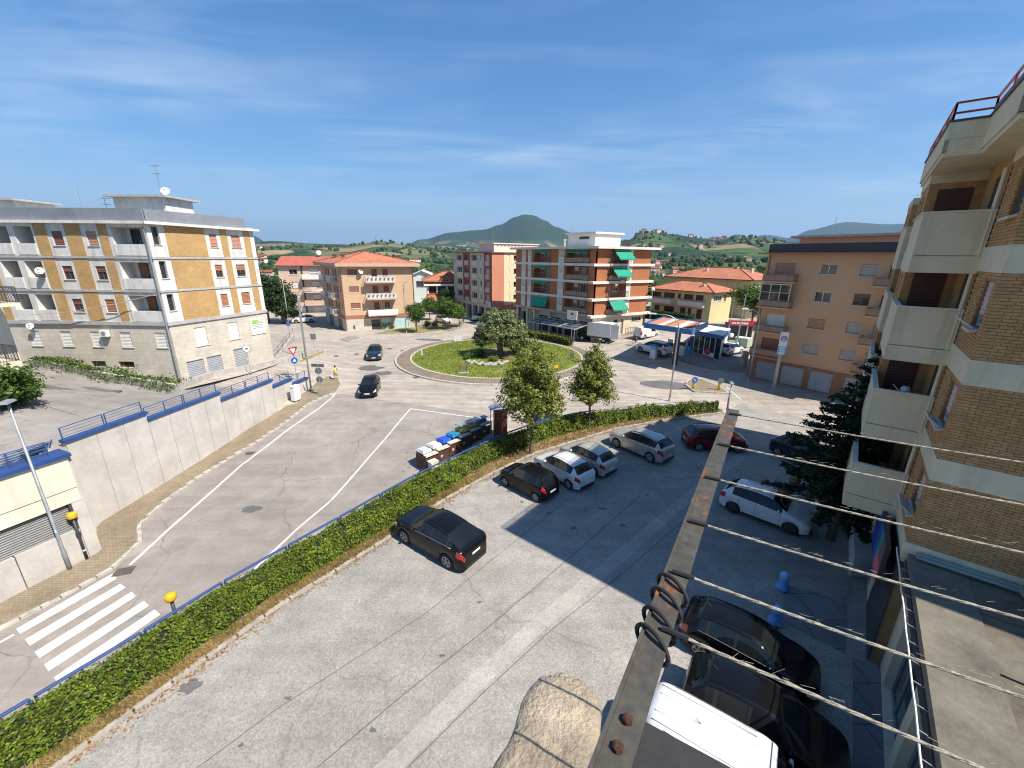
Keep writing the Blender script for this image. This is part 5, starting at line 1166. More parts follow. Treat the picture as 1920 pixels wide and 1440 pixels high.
# ---------------------------------------------------------------- tan block on the right
M_tan = pm('tan render', (0.56, 0.345, 0.20), .92, .07, .4)
M_tanlow = pm('red brown plinth', (0.27, 0.135, 0.075), .9, .15, .6, stain=((.4, .33, .27), .35))
def tan_block():
    A = Vector((26.8, 45.14)); F = Fac(A, A+Vector((.589, -.808))*15.5)
    B = thing('apartment_block', 'tan rendered apartment block with dark roof parapet behind the cedar', 'building', (33, 42, 0)); st = [0, -2.6, -5.2, -7.78]
    holes = []
    for r in st: holes += [(.92, 2.75, 10.75+r, 12.5+r), (4.88, 6.27, 11.48+r, 12.47+r), (8.03, 9.22, 11.45+r, 12.5+r), (10.0, 11.9, 10.75+r, 12.5+r), (13.2, 14.4, 11.45+r, 12.5+r)]
    wall(F, 0, 15.5, 2.62, 13.35, holes, M_tan, B)
    ks = [[('shut', SH_PINK), ('glass', 0), ('shut', SH_GREY), ('glass', 0)], [('glass', 0), ('glass', 0), ('half', SH_RED), ('shut', SH_RED)], [('half', SH_WHITE), ('shut', SH_TAN), ('shut', SH_GREY), ('half', SH_GREY)], [('shut', SH_RED), ('shut', SH_GREY), ('shut', SH_GREY), ('shut', SH_GREY)]]
    for i, r in enumerate(st):
        for (a, b, c_, d), (k, s) in zip([(.92, 2.75, 10.75, 12.5), (4.88, 6.27, 11.48, 12.47), (8.03, 9.22, 11.45, 12.5), (10.0, 11.9, 10.75, 12.5)], ks[i]):
            win(F, B, a, b, c_+r, d+r, k, s or SH_RED, frac=.3 if i == 1 else .7, fr=M_white if k == 'glass' else M_redband, name='balcony_door' if d-c_ > 1.3 else 'window')
        win(F, B, 13.2, 14.4, 11.45+r, 12.5+r, 'shut', SH_GREY)
        for a, b in ((.22, 3.18), (9.4, 12.6)): balcony(F, B, a, b, 10.68+r, 1.0, M_tanlow if i > 2 else M_beige, 'panel', .72, M_redband, .14)
    # glazed-in balcony
    g = [c for c in B.children if c.name.startswith('balcony') and not c.name.startswith('balcony_door')][2]
    for k in range(4): fbox(F, 'glazing_post', .28+.92*k-.04, .28+.92*k+.04, .9, .98, 8.8, 10.35, pm('straw frame', (.62, .55, .34), .6, .1), g)
    fbox(F, 'glazing_head', .24, 3.1, .88, 1.0, 10.352, 10.45, MATS['straw frame'], g); fbox(F, 'glazing_bar', .24, 3.1, .9, .98, 9.55, 9.6, MATS['straw frame'], g)
    for k in range(3): q = MB(); q.q([F.P(.33+.92*k, .93, 8.82), F.P(1.15+.92*k, .93, 8.82), F.P(1.15+.92*k, .93, 10.34), F.P(.33+.92*k, .93, 10.34)]); q.build('pane', M_glass, g)
    gs = [(.75, 2.86), (3.36, 5.44), (5.98, 7.95), (8.9, 10.9), (11.6, 13.6)]
    wall(F, 0, 15.5, -.3, 2.45, [(a, b, .1, 2.08, .25) for a, b in gs], M_tanlow, B, 'plinth_wall', off=-.02); fbox(F, 'band', -.02, 15.5, -.2, .05, 2.45, 2.62, M_tan, B)
    for k, (a, b) in enumerate(gs): garage_door(F, B, a, b, .1, 2.08, (.36, .37, .38) if k else (.28, .28, .28))
    E0, E1 = F.P2(0, -10), F.P2(15.5, -10); mb = MB()
    for a, b in ((A, E0), (E0, E1), (E1, F.P2(15.5, 0))): mb.q([(a.x, a.y, -.3), (b.x, b.y, -.3), (b.x, b.y, 13.35), (a.x, a.y, 13.35)])
    mb.build('rear_wall', M_tan, B)
    flat_roof('cornice', [F.P2(-.75, .75), F.P2(16.2, .75), F.P2(16.2, -10.7), F.P2(-.75, -10.7)], 13.35, 13.5, M_redband, B)
    fbox(F, 'parapet', .05, 15.5, -.3, .25, 13.502, 14.35, pm('slate parapet', (.035, .04, .05), .6, .2), B)
    flat_roof('penthouse', [F.P2(1.5, -3), F.P2(15, -3), F.P2(15, -9), F.P2(1.5, -9)], 13.502, 15.0, M_beige, B); flat_roof('penthouse_roof', [F.P2(.8, -2.4), F.P2(15.6, -2.4), F.P2(15.6, -9.6), F.P2(.8, -9.6)], 15.002, 15.22, M_conc, B)
    mb = MB(); mb.tube([F.P(.22, .08, 13.3), F.P(.22, .08, .2)], .05, 6); mb.build('drainpipe', M_redband, B)
    p = F.P2(10.0, -4); antenna('antenna', 'tall television antenna on the tan block roof', (p.x, p.y, 15.2), 3.2); p = F.P2(4, -4); antenna('antenna', 'short bare mast on the tan block roof', (p.x, p.y, 15.2), 1.8, yagi=False)
tan_block()
# ---------------------------------------------------------------- yellow house with two hipped roofs
M_yel = pm('pale yellow render', (.60, .52, .28), .9, .08, .5)
def yellow_house():
    A, Bp = Vector((28.3, 85.3)), Vector((35.7, 74.9)); F = Fac(A, Bp); S2 = Fac(Bp, Bp-F.n*7)
    B = thing('house', 'yellow house with two terracotta hipped roofs behind the filling station', 'house', (36, 84, .8)); zb = 1.0
    up = [(.1, 2.3), (2.9, 5.3), (6.0, 6.6), (7.3, 9.2), (9.7, 11.2)]; lo = [(1.0, 2.2), (3.2, 5.5), (6.8, 7.9), (8.4, 9.1), (10.2, 11.3)]
    wall(F, 0, F.L, zb-1, 7.0, [(a, b, 5.55, 6.5) for a, b in up]+[(a, b, 2.2, 3.95) for a, b in lo], M_yel, B)
    for a, b in up: win(F, B, a, b, 5.55, 6.5, 'glass', fr=pm('dark wood', (.06, .035, .025), .6), mull=max(0, int((b-a)/.5)-1))
    for a, b in lo: win(F, B, a, b, 2.2, 3.95, 'glass' if b-a > 2 else 'shut', (.07, .035, .03), fr=pm('dark wood', (.06, .035, .025), .6), sill=False)
    for a, b in ((-.3, 5.0), (6.6, 11.8)): balcony(F, B, a, b, 4.55, .9, M_slab, 'solid', .75, M_slab)
    wall(S2, 0, 7, zb-1, 7.0, [(.8, 3.4, 5.5, 6.5), (4.2, 5.0, 5.3, 6.6)], M_yel, B, 'side_wall'); win(S2, B, .8, 3.4, 5.5, 6.5, 'glass', mull=3); win(S2, B, 4.2, 5.0, 5.3, 6.6, 'shut', SH_BROWN)
    r1 = hip_roof(B, A, F.d, -F.n, F.L, 8, 7.15, 1.5, 'roof', pm('dark wood', (.06, .035, .025), .6), .16, .7); p = F.P2(9.8, -2.2); chimney(r1, (p.x, p.y), 7.6, .9, .5)
    A2, B2 = Vector((35.5, 96.5)), Vector((46.0, 81.5)); G2 = Fac(A2, B2); S3 = Fac(B2, B2-G2.n*9)
    wall(G2, 0, G2.L, 0, 9.0, [], M_yel, B); wall(S3, 0, 9, 0, 9.0, [(1.0, 1.8, 6.6, 8.4), (4, 5, 6.6, 8.4), (1.0, 1.9, 3.6, 5.6), (4, 4.6, 3.8, 5.4)], M_yel, B, 'side_wall')
    for h in ((1.0, 1.8, 6.6, 8.4), (4, 5, 6.6, 8.4), (1.0, 1.9, 3.6, 5.6), (4, 4.6, 3.8, 5.4)): win(S3, B, *h, 'shut', SH_BROWN, sill=False)
    for z in (6.3, 3.2): balcony(S3, B, .3, 6.5, z, 1.1, M_slab, 'solid', .9, M_white)
    r2 = hip_roof(B, A2, G2.d, -G2.n, G2.L, 11, 9.1, 2.0, 'roof', MATS['dark wood'], .16, .8)
    for u, o, h in ((7, -3.5, 1.2), (12.5, -5.5, 1.5), (15.5, -5.5, 1.3)): p = G2.P2(u, o); chimney(r2, (p.x, p.y), 9.9, h, .45)
    for u in (5.5, 12.6):
        q = MB(); q.hexa([G2.P(u, -2, 9.62), G2.P(u+.9, -2, 9.62), G2.P(u+.9, -3.1, 9.99), G2.P(u, -3.1, 9.99), G2.P(u, -2, 9.74), G2.P(u+.9, -2, 9.74), G2.P(u+.9, -3.1, 10.11), G2.P(u, -3.1, 10.11)]); q.build('skylight', glassm('skylight glass', (.4, .42, .42), .1), r2)
    box_hedge('dark hedge along the foot of the yellow house', F, -1, 11.5, 2.6, 4.2, 1.3, 3.1, leaf=leafm('dark hedge leaves', (.012, .035, .008), (.04, .08, .02)), size=.22)
yellow_house()
# ---------------------------------------------------------------- low restaurant and light hall down the side street
def side_street():
    A = G(793, 590, 0).to_2d(); A = Vector((-20.6, 100)); F = Fac(A, A+Vector((11.0, 2.6)))
    B = thing('restaurant', 'low red roofed restaurant with white loggia at the end of the side street', 'building', (-15, 104, 0)); M_rw = pm('brown red wall', (.33, .12, .08), .9, .12)
    wall(F, 0, F.L, -.3, 7.0, [(.6, 2.2, 4.6, 5.9), (2.7, 4.6, 4.6, 5.9), (5.1, 7.0, 4.6, 5.9), (7.6, 8.6, 4.6, 5.9), (9.0, 10.2, 4.6, 5.9), (.4, 5, .2, 2.6)], M_rw, B)
    for a, b in ((.6, 2.2), (2.7, 4.6), (5.1, 7.0), (7.6, 8.6), (9.0, 10.2)): win(F, B, a, b, 4.6, 5.9, 'glass', fr=M_dark, sill=False); 
    for u in (.3, 2.45, 4.85, 7.3, 8.8, 10.6): fbox(F, 'column', u-.16, u+.16, .01, .3, 4.3, 6.2, M_white, B)
    fbox(F, 'loggia_band', -.6, F.L+.4, .0, 1.0, 6.2, 6.6, M_white, B); win(F, B, .4, 5, .2, 2.6, 'glass', mull=4, fr=M_grey, sill=False, name='shop_window')
    mb = MB(); P = F.P; mb.q([P(-.3, 2.2, 2.75), P(F.L+.3, 2.2, 2.75), P(F.L+.3, 0, 3.9), P(-.3, 0, 3.9)], 0, [(0, 0), (11, 0), (11, 2), (0, 2)]); mb.build('canopy_roof', M_tile, B)
    fbox(F, 'sign_plate', 4.2, 5.8, 2.25, 2.33, 3.0, 3.6, M_slab, B); hip_roof(B, A, F.d, -F.n, F.L, 9, 7.4, 1.9, 'roof', M_rw, .3, .9)
    m = MB(); m.q([P(3.2, .92, 7.5), P(8.2, .92, 7.5), P(5.7, .92, 9.4)]); m.build('gable', M_rw, B)
    m = MB(); m.q([P(2.8, 1.0, 7.38), P(5.7, 1.0, 9.5), P(5.7, -4, 9.5), P(2.8, -3, 7.6)]); m.q([P(8.6, 1.0, 7.38), P(5.7, 1.0, 9.5), P(5.7, -4, 9.5), P(8.6, -3, 7.6)]); m.build('gable_roof', M_tile, B)
    H = thing('hall', 'pale metal hall with low gable left of the restaurant', 'building', (-26, 118, 0)); A = Vector((-31, 116)); F = Fac(A, A+Vector((11.5, 2)))
    wall(F, 0, F.L, -.5, 6.6, [(4.2, 9.2, 4.7, 6.3)], pm('mint white cladding', (.60, .68, .64), .7, .08), H); win(F, H, 4.2, 9.2, 4.7, 6.3, 'glass', fr=M_grey, mull=4); P = F.P
    m = MB(); m.q([P(0, 0, 6.6), P(F.L, 0, 6.6), P(F.L*.5, 0, 9.0)]); m.build('gable', MATS['mint white cladding'], H)
    m = MB(); m.q([P(-.6, .6, 6.4), P(F.L*.5, .6, 9.1), P(F.L*.5, -14, 9.1), P(-.6, -14, 6.4)]); m.q([P(F.L+.6, .6, 6.4), P(F.L*.5, .6, 9.1), P(F.L*.5, -14, 9.1), P(F.L+.6, -14, 6.4)]); m.build('roof', M_white, H)
side_street()
# ================================================================== BRICK AND CREAM BLOCK ON THE RIGHT
M_brk = pm('tan clay brick', (0.46, 0.255, 0.105), .9, .28, 3.5, .3, 60)
M_mort = pm('brick mortar', (0.29, 0.165, 0.075), .95, .2, 4)
M_crm = pm('cream painted concrete', (0.66, 0.575, 0.40), .85, .1, .7, stain=((.36, .31, .22), .55))
M_lilac = shutter_mat((.55, .42, .42)); M_choc = shutter_mat((.10, .04, .03))
K0 = Vector((12.0, 10.43)); VV = Vector((.635, .7725)); UU = Vector((.7725, -.635))
def right_block():
    FF = Fac(K0, K0+UU*16); FV = Fac(K0, K0+VV*20); FV.n = -UU.copy(); FF.n = -VV.copy()
    B = thing('apartment_block', 'cream and tan brick apartment block with boxy balconies at the right edge', 'building', (15, 13, 0))
    bands = [(12.5, 13.17), (9.64, 10.32), (6.8, 7.47), (4.0, 4.6)]; rows = [(13.17, 15.4), (10.32, 12.5), (7.47, 9.64), (4.6, 6.8)]
    # mortar walls behind the bricks
    holes = [(.55, 1.55, z0+.75, z0+1.95) for z0, z1 in rows]
    wall(FF, 0, 16, 0, 15.7, [], M_mort, B, off=-.012); wall(FV, 0, 2.95, 0, 15.7, holes, M_mort, B, off=-.012, depth=.2)
    for a, b in bands: fbox(FF, 'band', -.02, 16, -.05, .035, a, b, M_crm, B); fbox(FV, 'band', -.036, 2.95, -.05, .034, a, b, M_crm, B)
    fbox(FF, 'band', -.02, 16, -.05, .03, 15.4, 15.7, M_crm, B); fbox(FV, 'band', -.03, 2.95, -.05, .03, 15.4, 15.7, M_crm, B)
    # single bricks, each proud of its recessed joint
    bw, bh, jt = .255, .083, .012; near = []
    proto = MB(); proto.hexa([(-bw/2+jt/2, -.04, -bh/2+jt/2), (bw/2-jt/2, -.04, -bh/2+jt/2), (bw/2-jt/2, 0, -bh/2+jt/2), (-bw/2+jt/2, 0, -bh/2+jt/2), (-bw/2+jt/2, -.04, bh/2-jt/2), (bw/2-jt/2, -.04, bh/2-jt/2), (bw/2-jt/2, 0, bh/2-jt/2), (-bw/2+jt/2, 0, bh/2-jt/2)])
    pme = proto.data('brick', M_brk)
    rest = MB(); rr = random.Random(5); allb = []
    for z0, z1 in rows:
        n = int((z1-z0)/bh); hh = (z1-z0)/n
        for j in range(n):
            z = z0+hh*(j+.5); sh = bw/2 if j % 2 else 0
            for fa, L, isF in ((FF, 4.6, True), (FV, 2.9, False)):
                u = -sh+bw/2 if isF else bw/2-sh
                while u < L:
                    if u-bw/2 > -.01 and not (not isF and .5 < u < 1.6 and z0+.7 < z < z0+2.0): allb.append((fa, u, z, isF))
                    u += bw
                if j % 2: allb.append((fa, .08, z, None))
    allb.sort(key=lambda t: (t[3] is None, not t[3], abs(t[1]-1.2)+abs(t[2]-6.5)*.35)); ang = math.atan2(UU.y, UU.x)
    W = [c for c in B.children if c.name.startswith('wall')][0]
    for i, (fa, u, z, isF) in enumerate(allb):
        o = rr.uniform(-.004, .006)
        if i < 298:
            p = fa.P(u, .006+o, z); ob = put('brick', pme, W, True); ob.location = p; ob.rotation_euler = (0, 0, math.atan2(fa.d.y, fa.d.x)+(math.pi if (Vector((-fa.d.y, fa.d.x))).dot(fa.n) < 0 else 0))
        else:
            k = bw/2 if isF is not None else .08; a, b, c, d = u-k+jt/2, u+k-jt/2, z-bh/2+jt/2, z+bh/2-jt/2; P = fa.P; k = .006+o
            rest.hexa([P(a, -.03, c), P(b, -.03, c), P(b, k, c), P(a, k, c), P(a, -.03, d), P(b, -.03, d), P(b, k, d), P(a, k, d)])
    tag(rest.build('brickwork', M_brk, W), kind='stuff')
    fbox(FV, 'shop_front', -.02, 2.94, -.02, .03, 0, 3.98, M_dark, B)
    # windows by the corner, shutters pushed out at the bottom
    for i, (z0, z1) in enumerate(rows):
        w = win(FV, B, .55, 1.55, z0+.75, z0+1.95, 'half' if i else 'shut', (.55, .42, .42) if i else (.03, .03, .035), dep=.14, sill=False, frac=.75)
        q = MB(); q.hexa([FV.P(.5, -.05, z0+.68), FV.P(1.6, -.05, z0+.68), FV.P(1.6, .16, z0+.62), FV.P(.5, .16, z0+.62), FV.P(.5, -.05, z0+.74), FV.P(1.6, -.05, z0+.74), FV.P(1.6, .16, z0+.69), FV.P(.5, .16, z0+.69)]); q.build('sill', M_sill, w)
        if i: q = MB(); q.bar(FV.P(.6, .12, z0+.75), FV.P(.6, .42, z0+1.0), .9, .03, up=(0, 0, 1)) if False else q.hexa([FV.P(.58, .1, z0+.72), FV.P(1.5, .1, z0+.72), FV.P(1.5, .36, z0+.92), FV.P(.58, .36, z0+.92), FV.P(.58, .08, z0+.75), FV.P(1.5, .08, z0+.75), FV.P(1.5, .34, z0+.95), FV.P(.58, .34, z0+.95)]); q.build('tilted_blind', pm('grey blind', (.52, .52, .52), .5, .1), w)
    # drainpipe
    mb = MB(); mb.tube([FV.P(2.98, .1, 15.3), FV.P(2.98, .1, 4.2)], .055, 8); mb.build('drainpipe', M_crm, B)
    # recess beyond the pipe and the projecting bay that closes it
    for t0, dep in ((3.0, 1.45), (10.3, 1.45)):
        FS = Fac(K0+VV*(t0+3.2), K0+VV*(t0+3.2)-UU*1.4); FS.n = -VV.copy()
        FB = Fac(K0+VV*(t0+3.2)-UU*1.4, K0+VV*(t0+6.3)-UU*1.4); FB.n = -UU.copy()
        hs = [(.25, 1.15, z0+.02, z0+2.05) for z0, z1 in rows]
        wall(FS, -.3, 1.4, 4.0, 15.7, hs, M_brk, B, 'bay_wall'); wall(FV, t0, t0+3.2, 4.0, 15.7, [(t0+.8, t0+1.7, z0+.02, z0+2.1) for z0, z1 in rows], M_brk, B)
        wall(FB, 0, 3.1, 4.0, 15.7, [(.8, 1.6, z0+.7, z0+1.95) for z0, z1 in rows]+[(2.0, 2.8, z0+.7, z0+1.95) for z0, z1 in rows], M_brk, B, 'bay_wall')
        for z0, z1 in rows:
            win(FS, B, .25, 1.15, z0+.02, z0+2.05, 'shut', (.10, .04, .03), sill=False, fr=M_crm, name='balcony_door', dep=.05); win(FV, B, t0+.8, t0+1.7, z0+.02, z0+2.1, 'shut', (.10, .04, .03), sill=False, fr=M_white, name='balcony_door', dep=.05)
            for a in (.8, 2.0): win(FB, B, a, a+.8, z0+.7, z0+1.95, 'shut', SH_GREY)
        for z0, z1 in bands+[(15.4, 15.7)]: fbox(FB, 'band', -.03, 3.1, -.05, .03, z0, z1, M_crm, B); fbox(FS, 'band', -.2, 1.42, -.05, .028, z0 if z0 > 15 else z1-.25, z1, M_crm, B)
        for i, zt in enumerate((14.2, 11.35, 8.5, 5.65)):
            p = FV.P; z0 = zt-1.78; mb = MB()
            mb.hexa([p(t0+.04, .04, z0+.5), p(t0+3.18, .04, z0+.5), p(t0+3.18, 1.42, z0+.5), p(t0+.04, 1.42, z0+.5), p(t0+.04, .04, z0+.75), p(t0+3.18, .04, z0+.75), p(t0+3.18, 1.42, z0+.75), p(t0+.04, 1.42, z0+.75)]); bb = mb.build('balcony', M_crm, B)
            fbox(FV, 'end_panel', t0-.06, t0+.03, .02, 1.52, z0+.52, zt-.03, M_crm, bb); fbox(FV, 'lower_panel', t0-.09, t0+.03, .02, 1.54, z0, z0+.5, M_crm, bb); fbox(FV, 'front_panel', t0+.032, t0+3.5, 1.44, 1.54, z0, zt-.03, M_crm, bb)
            fbox(FV, 'cap', t0-.1, t0+.05, .02, 1.58, zt-.028, zt+.02, pm('pale cap', (.62, .58, .48), .7, .1), bb); fbox(FV, 'cap', t0+.052, t0+3.5, 1.42, 1.58, zt-.028, zt+.02, MATS['pale cap'], bb)
    for t in (9.3, 16.6): fbox(FV, 'bay_wall', t-.02, t, 0, 1.4, 4.0, 15.7, M_brk, B)
    wall(FV, 9.3, 10.3, 4.0, 15.7, [], M_brk, B)
    fbox(FV, 'far_wall', 16.6, 20, -.2, 0, 0, 15.7, M_brk, B)
    # ground storey of the left flank
    wall(FV, 2.95, 20, 0, 4.0, [(4, 7, .1, 3.0, .4), (8, 11, .1, 3.0, .4), (12, 15, .1, 3.0, .4)], M_crm, B, 'shop_wall')
    for a in (4, 8, 12): win(FV, B, a, a+3, .1, 3.0, 'glass', fr=M_dark, mull=2, dep=.35, sill=False, name='shop_window')
    # roof with stepped parapet
    def tu(t, u): q = K0+VV*t+UU*u; return (q.x, q.y)
    out = [tu(-1.0, -.71), tu(2.8, -.71), tu(2.8, -1.5), tu(9.4, -1.5), tu(9.4, -.3), tu(17.9, -.3), tu(17.9, -.4), tu(20.2, -.4), tu(20.2, 15), tu(-1.0, 15)]
    flat_roof('roof_slab', out, 15.7, 15.82, M_crm, B)
    edges = [((-1.0, 15), (-1.0, -.71)), ((-1.0, -.71), (2.8, -.71)), ((2.8, -.71), (2.8, -1.5)), ((2.8, -1.5), (9.4, -1.5)), ((9.4, -1.5), (9.4, -.3)), ((9.4, -.3), (17.9, -.3)), ((17.9, -.3), (17.9, 2))]
    for (a, b), (c, d) in edges:
        p, q = Vector((*tu(a, b), 0)), Vector((*tu(c, d), 0)); dd = (q-p).normalized()*.05
        m = MB(); m.bar(p-dd+Vector((0, 0, 15.98)), q+dd+Vector((0, 0, 15.98)), .1, .3); m.build('fascia', M_crm, B)
        m = MB(); m.bar(p-dd+Vector((0, 0, 16.365)), q+dd+Vector((0, 0, 16.365)), .07, .45); m.build('parapet', M_crm, B)
        m = MB(); m.bar(p-dd+Vector((0, 0, 16.62)), q+dd+Vector((0, 0, 16.62)), .16, .05); m.build('coping', M_dark, B)
    RL = thing('railing', 'dark red tubular railing along the roof parapet of the cream brick block', 'railing', (*tu(2.8, -.71), 16.65)); M_rr = pm('dark red paint', (.20, .02, .03), .5, .15)
    for i, ((a, b), (c, d)) in enumerate(edges[1:4]+edges[6:7]+edges[0:1]):
        p, q = Vector((*tu(a, b), 0)), Vector((*tu(c, d), 0)); n = max(1, int((q-p).length/1.6))
        for z in (16.82, 17.08): m = MB(); m.bar(p+Vector((0, 0, z)), q+Vector((0, 0, z)), .05, .05); m.build('rail', M_rr, RL)
        for k in range(n+1): c_ = p.lerp(q, k/n); m = MB(); m.bar(c_+Vector((0, 0, 16.645)), c_+Vector((0, 0, 17.05)), .035); m.build('post', M_rr, RL)
    mb = MB()
    for a, b in ((tu(20, 0), tu(20, 15)), (tu(0, 15.5), tu(20, 15.5))): mb.q([(*a, 0), (*b, 0), (*b, 15.7), (*a, 15.7)])
    mb.build('rear_wall', M_crm, B)
    return FF, FV
RF, RV = right_block()
X = thing('watering_can', 'pale plastic watering can on the third balcony of the cream brick block', 'watering can', RV.P(4.3, .5, 7.5)); q = MB(); q.lathe([(.12, 0), (.14, .05), (.13, .28), (.09, .34)], RV.P(3.6, .7, 8.25), 10); q.build('body', pm('pale plastic', (.5, .55, .58), .4), X, True); q = MB(); q.tube([RV.P(3.6, .8, 8.35), RV.P(3.6, 1.05, 8.6)], .02, 5); q.build('spout', MATS['pale plastic'], X)
# ---------------------------------------------------------------- low flat-roofed shop wing below
LZ = 4.35
def shop_wing():
    E1 = G(1692, 1085, LZ).to_2d(); E2 = G(1735, 1440, LZ).to_2d(); d = (E2-E1).normalized(); far = E2+d*6; n = Vector((-d.y, d.x))
    if n.x < 0: n = -n
    W = thing('shop_wing', 'low flat roofed shop wing with weathered grey roof at the lower right', 'building', (E2.x+2, E2.y, 0))
    k = K0-VV*.02; roof_m = pm('weathered roofing felt', (.16, .145, .11), .95, .45, .7, .5, 18, stain=((.14, .11, .08), .6)); roof2 = pm('older roofing felt', (.13, .112, .082), .95, .45, 1.1, .5, 18, stain=((.12, .09, .06), .6))
    a = E1+n*.22+VV*1.83; b = far+n*.22; right = UU*13
    mid = lambda p: p+(UU*1.15)
    m = MB(); P = [a, b, b+UU*1.2, a+UU*1.2]; m.prism(ccw([(p.x, p.y) for p in P]), LZ-.25, LZ); m.build('roof_edge_strip', roof_m, W)
    L = (b-a).length; dd = (b-a)/L; s = 0; i = 0; m = MB(); q1 = a+UU*1.2; q2 = b+UU*1.2; m.prism(ccw([(p.x, p.y) for p in (q1, q2, q2+UU*11, q1+UU*11)]), LZ-.3, LZ-.09); m.build('roof_base', M_dark, W)
    while s < L:     # overlapping felt sheets
        w = min(1.05, L-s); p0, p1 = a+UU*1.2+dd*s, a+UU*1.2+dd*(s+w-.035); m = MB(); lift = .03*(i % 2)
        m.prism(ccw([(p.x, p.y) for p in (p0, p1, p1+UU*11, p0+UU*11)]), LZ-.088, LZ-.03+lift); m.build('felt_sheet', roof2 if i % 3 else roof_m, W); s += w; i += 1
    fw = Fac(a, b); fw.n = -UU.copy(); wall(fw, 0.05, L, 0, LZ-.26, [(1.2+3.2*j, 3.9+3.2*j, .1, 3.1, .3) for j in range(4)], M_crm, W, off=-.25)
    for j in range(4): win(fw, W, 1.2+3.2*j, 3.9+3.2*j, .1, 3.1, 'glass', fr=M_grey, mull=2, off=-.25, dep=.25, sill=False, name='shop_window')
    fbox(fw, 'eave', -.1, L, -.24, .03, LZ-.55, LZ-.255, M_dark, W)
    # pale cable on standoffs along the roof edge
    C = thing('cable_run', 'pale cable on short standoffs along the edge of the shop wing roof', 'cable', fw.P(2, .2, LZ-.1)); m = MB(); m.tube([fw.P(L*k/24, .24+.006*math.sin(k*2.1), LZ-.1+.006*math.sin(k*1.3)) for k in range(25)], .02, 6); m.build('cable', M_slab, C)
    for k in range(16): m = MB(); m.bar(fw.P(.5+k*.62, 0, LZ-.15), fw.P(.5+k*.62, .24, LZ-.1), .02); m.build('standoff', M_metal, C)
    # plant on the roof, against the brick wall
    X = thing('air_conditioner', 'grey air conditioning cabinet on the shop wing roof at the right edge', 'air conditioner', RF.P(3.2, 1.0, LZ)); fbox(RF, 'casing', 2.4, 3.6, .25, 1.0, LZ+.02, LZ+.9, pm('pale grey cabinet', (.5, .52, .54), .5, .1), X)
    for q_ in range(6): fbox(RF, 'louvre', 2.5, 3.5, 1.002, 1.03, LZ+.15+.11*q_, LZ+.21+.11*q_, M_grey, X)
    Y = thing('duct', 'green grey pipes and flat duct along the wall above the shop wing roof', 'duct', RF.P(1.5, .4, LZ))
    for o, z, r in ((.2, .12, .07), (.34, .1, .05)): m = MB(); m.tube([RF.P(.2, o, LZ+z), RF.P(2.2, o, LZ+z), RF.P(2.3, o+.5, LZ+z)], r, 7); m.build('pipe', pm('green grey pipe', (.22, .27, .25), .5), Y)
    fbox(RF, 'flashing', -.1, 8, .0, .06, LZ+.0, LZ+.32, M_crm, W)
    # illuminated poster box and round sign over the corner entrance
    Sx = thing('poster_box', 'colourful blue, green and pink advertising panel over the shop entrance', 'sign', fw.P(-1.2, .4, 2.6)); fs = Fac(fw.P2(-3.4, .45), fw.P2(.2, .45)); fs.n = -UU.copy()
    fbox(fs, 'panel', 0, 3.3, -.12, 0, 2.55, 4.1, M_dark, Sx)
    cols = [(.0, 1.2, 0, 1, (.04, .05, .35)), (1.2, 1.9, .0, 1, (.03, .12, .42)), (1.9, 2.5, .45, 1, (.03, .30, .30)), (1.9, 3.3, 0, .45, (.65, .20, .22)), (2.5, 3.3, .45, 1, (.25, .10, .12))]
    for a0, b0, c0, d0, cc in cols: fbox(fs, 'print', a0+.05, b0-.0, .001, .012, 2.6+1.45*c0, 2.6+1.45*d0-.02, pm('print %d' % (hash(cc) % 999), cc, .4, .25, 3), Sx)
    Rn = thing('round_sign', 'small white projecting sign with a blue ring above the shop entrance', 'sign', fw.P(-3.6, .3, 4.0)); fbox(fs, 'plate', -.75, -.1, .0, .1, 3.7, 4.45, M_white, Rn)
    m = MB(); n_ = 20
    for k in range(n_):
        a1, a2 = 2*math.pi*k/n_, 2*math.pi*(k+1)/n_; f_ = lambda r, a: fs.P(-.42+r*math.cos(a), .104, 4.08+r*math.sin(a)); m.q([f_(.17, a1), f_(.26, a1), f_(.26, a2), f_(.17, a2)])
    m.build('ring', M_blue, Rn)
    return fw
SW = shop_wing()
# pale ramp wall and slatted screen beside the entrance (in the shade)
gp0 = G(1602, 950, .5).to_2d()
RW = thing('ramp_wall', 'pale grey solid ramp parapet beside the shop entrance', 'wall', (gp0.x+1, gp0.y-1, 0))
P4 = [G(1600, 948, .95), G(1676, 962, .95), G(1690, 1050, .95), G(1602, 1046, .95)]; m = MB(); m.prism(ccw([(p.x, p.y) for p in P4]), .02, .95); m.build('parapet', pm('pale grey render', (.5, .51, .52), .8, .1), RW)
SC = thing('slatted_screen', 'pale wooden slat screen under the lowest balcony', 'screen', (*G(1600, 930, .2).to_2d(), 0)); q0, q1 = G(1545, 905, 1.2), G(1655, 925, 1.2); q2 = G(1540, 945, .3)
for k in range(13):
    p = q0.lerp(q1, k/12); m = MB(); m.hexa([(p.x-.07, p.y, .05), (p.x+.07, p.y, .05), (p.x+.07, p.y+.04, .05), (p.x-.07, p.y+.04, .05), (p.x-.07, p.y, 1.3), (p.x+.07, p.y, 1.3), (p.x+.07, p.y+.04, 1.3), (p.x-.07, p.y+.04, 1.3)]); m.build('slat', pm('grey wood', (.42, .42, .42), .8, .15), SC)
for z in (.35, 1.1): m = MB(); m.bar((q0.x, q0.y+.06, z), (q1.x, q1.y+.06, z), .03, .08); m.build('crossbar', MATS['grey wood'], SC)
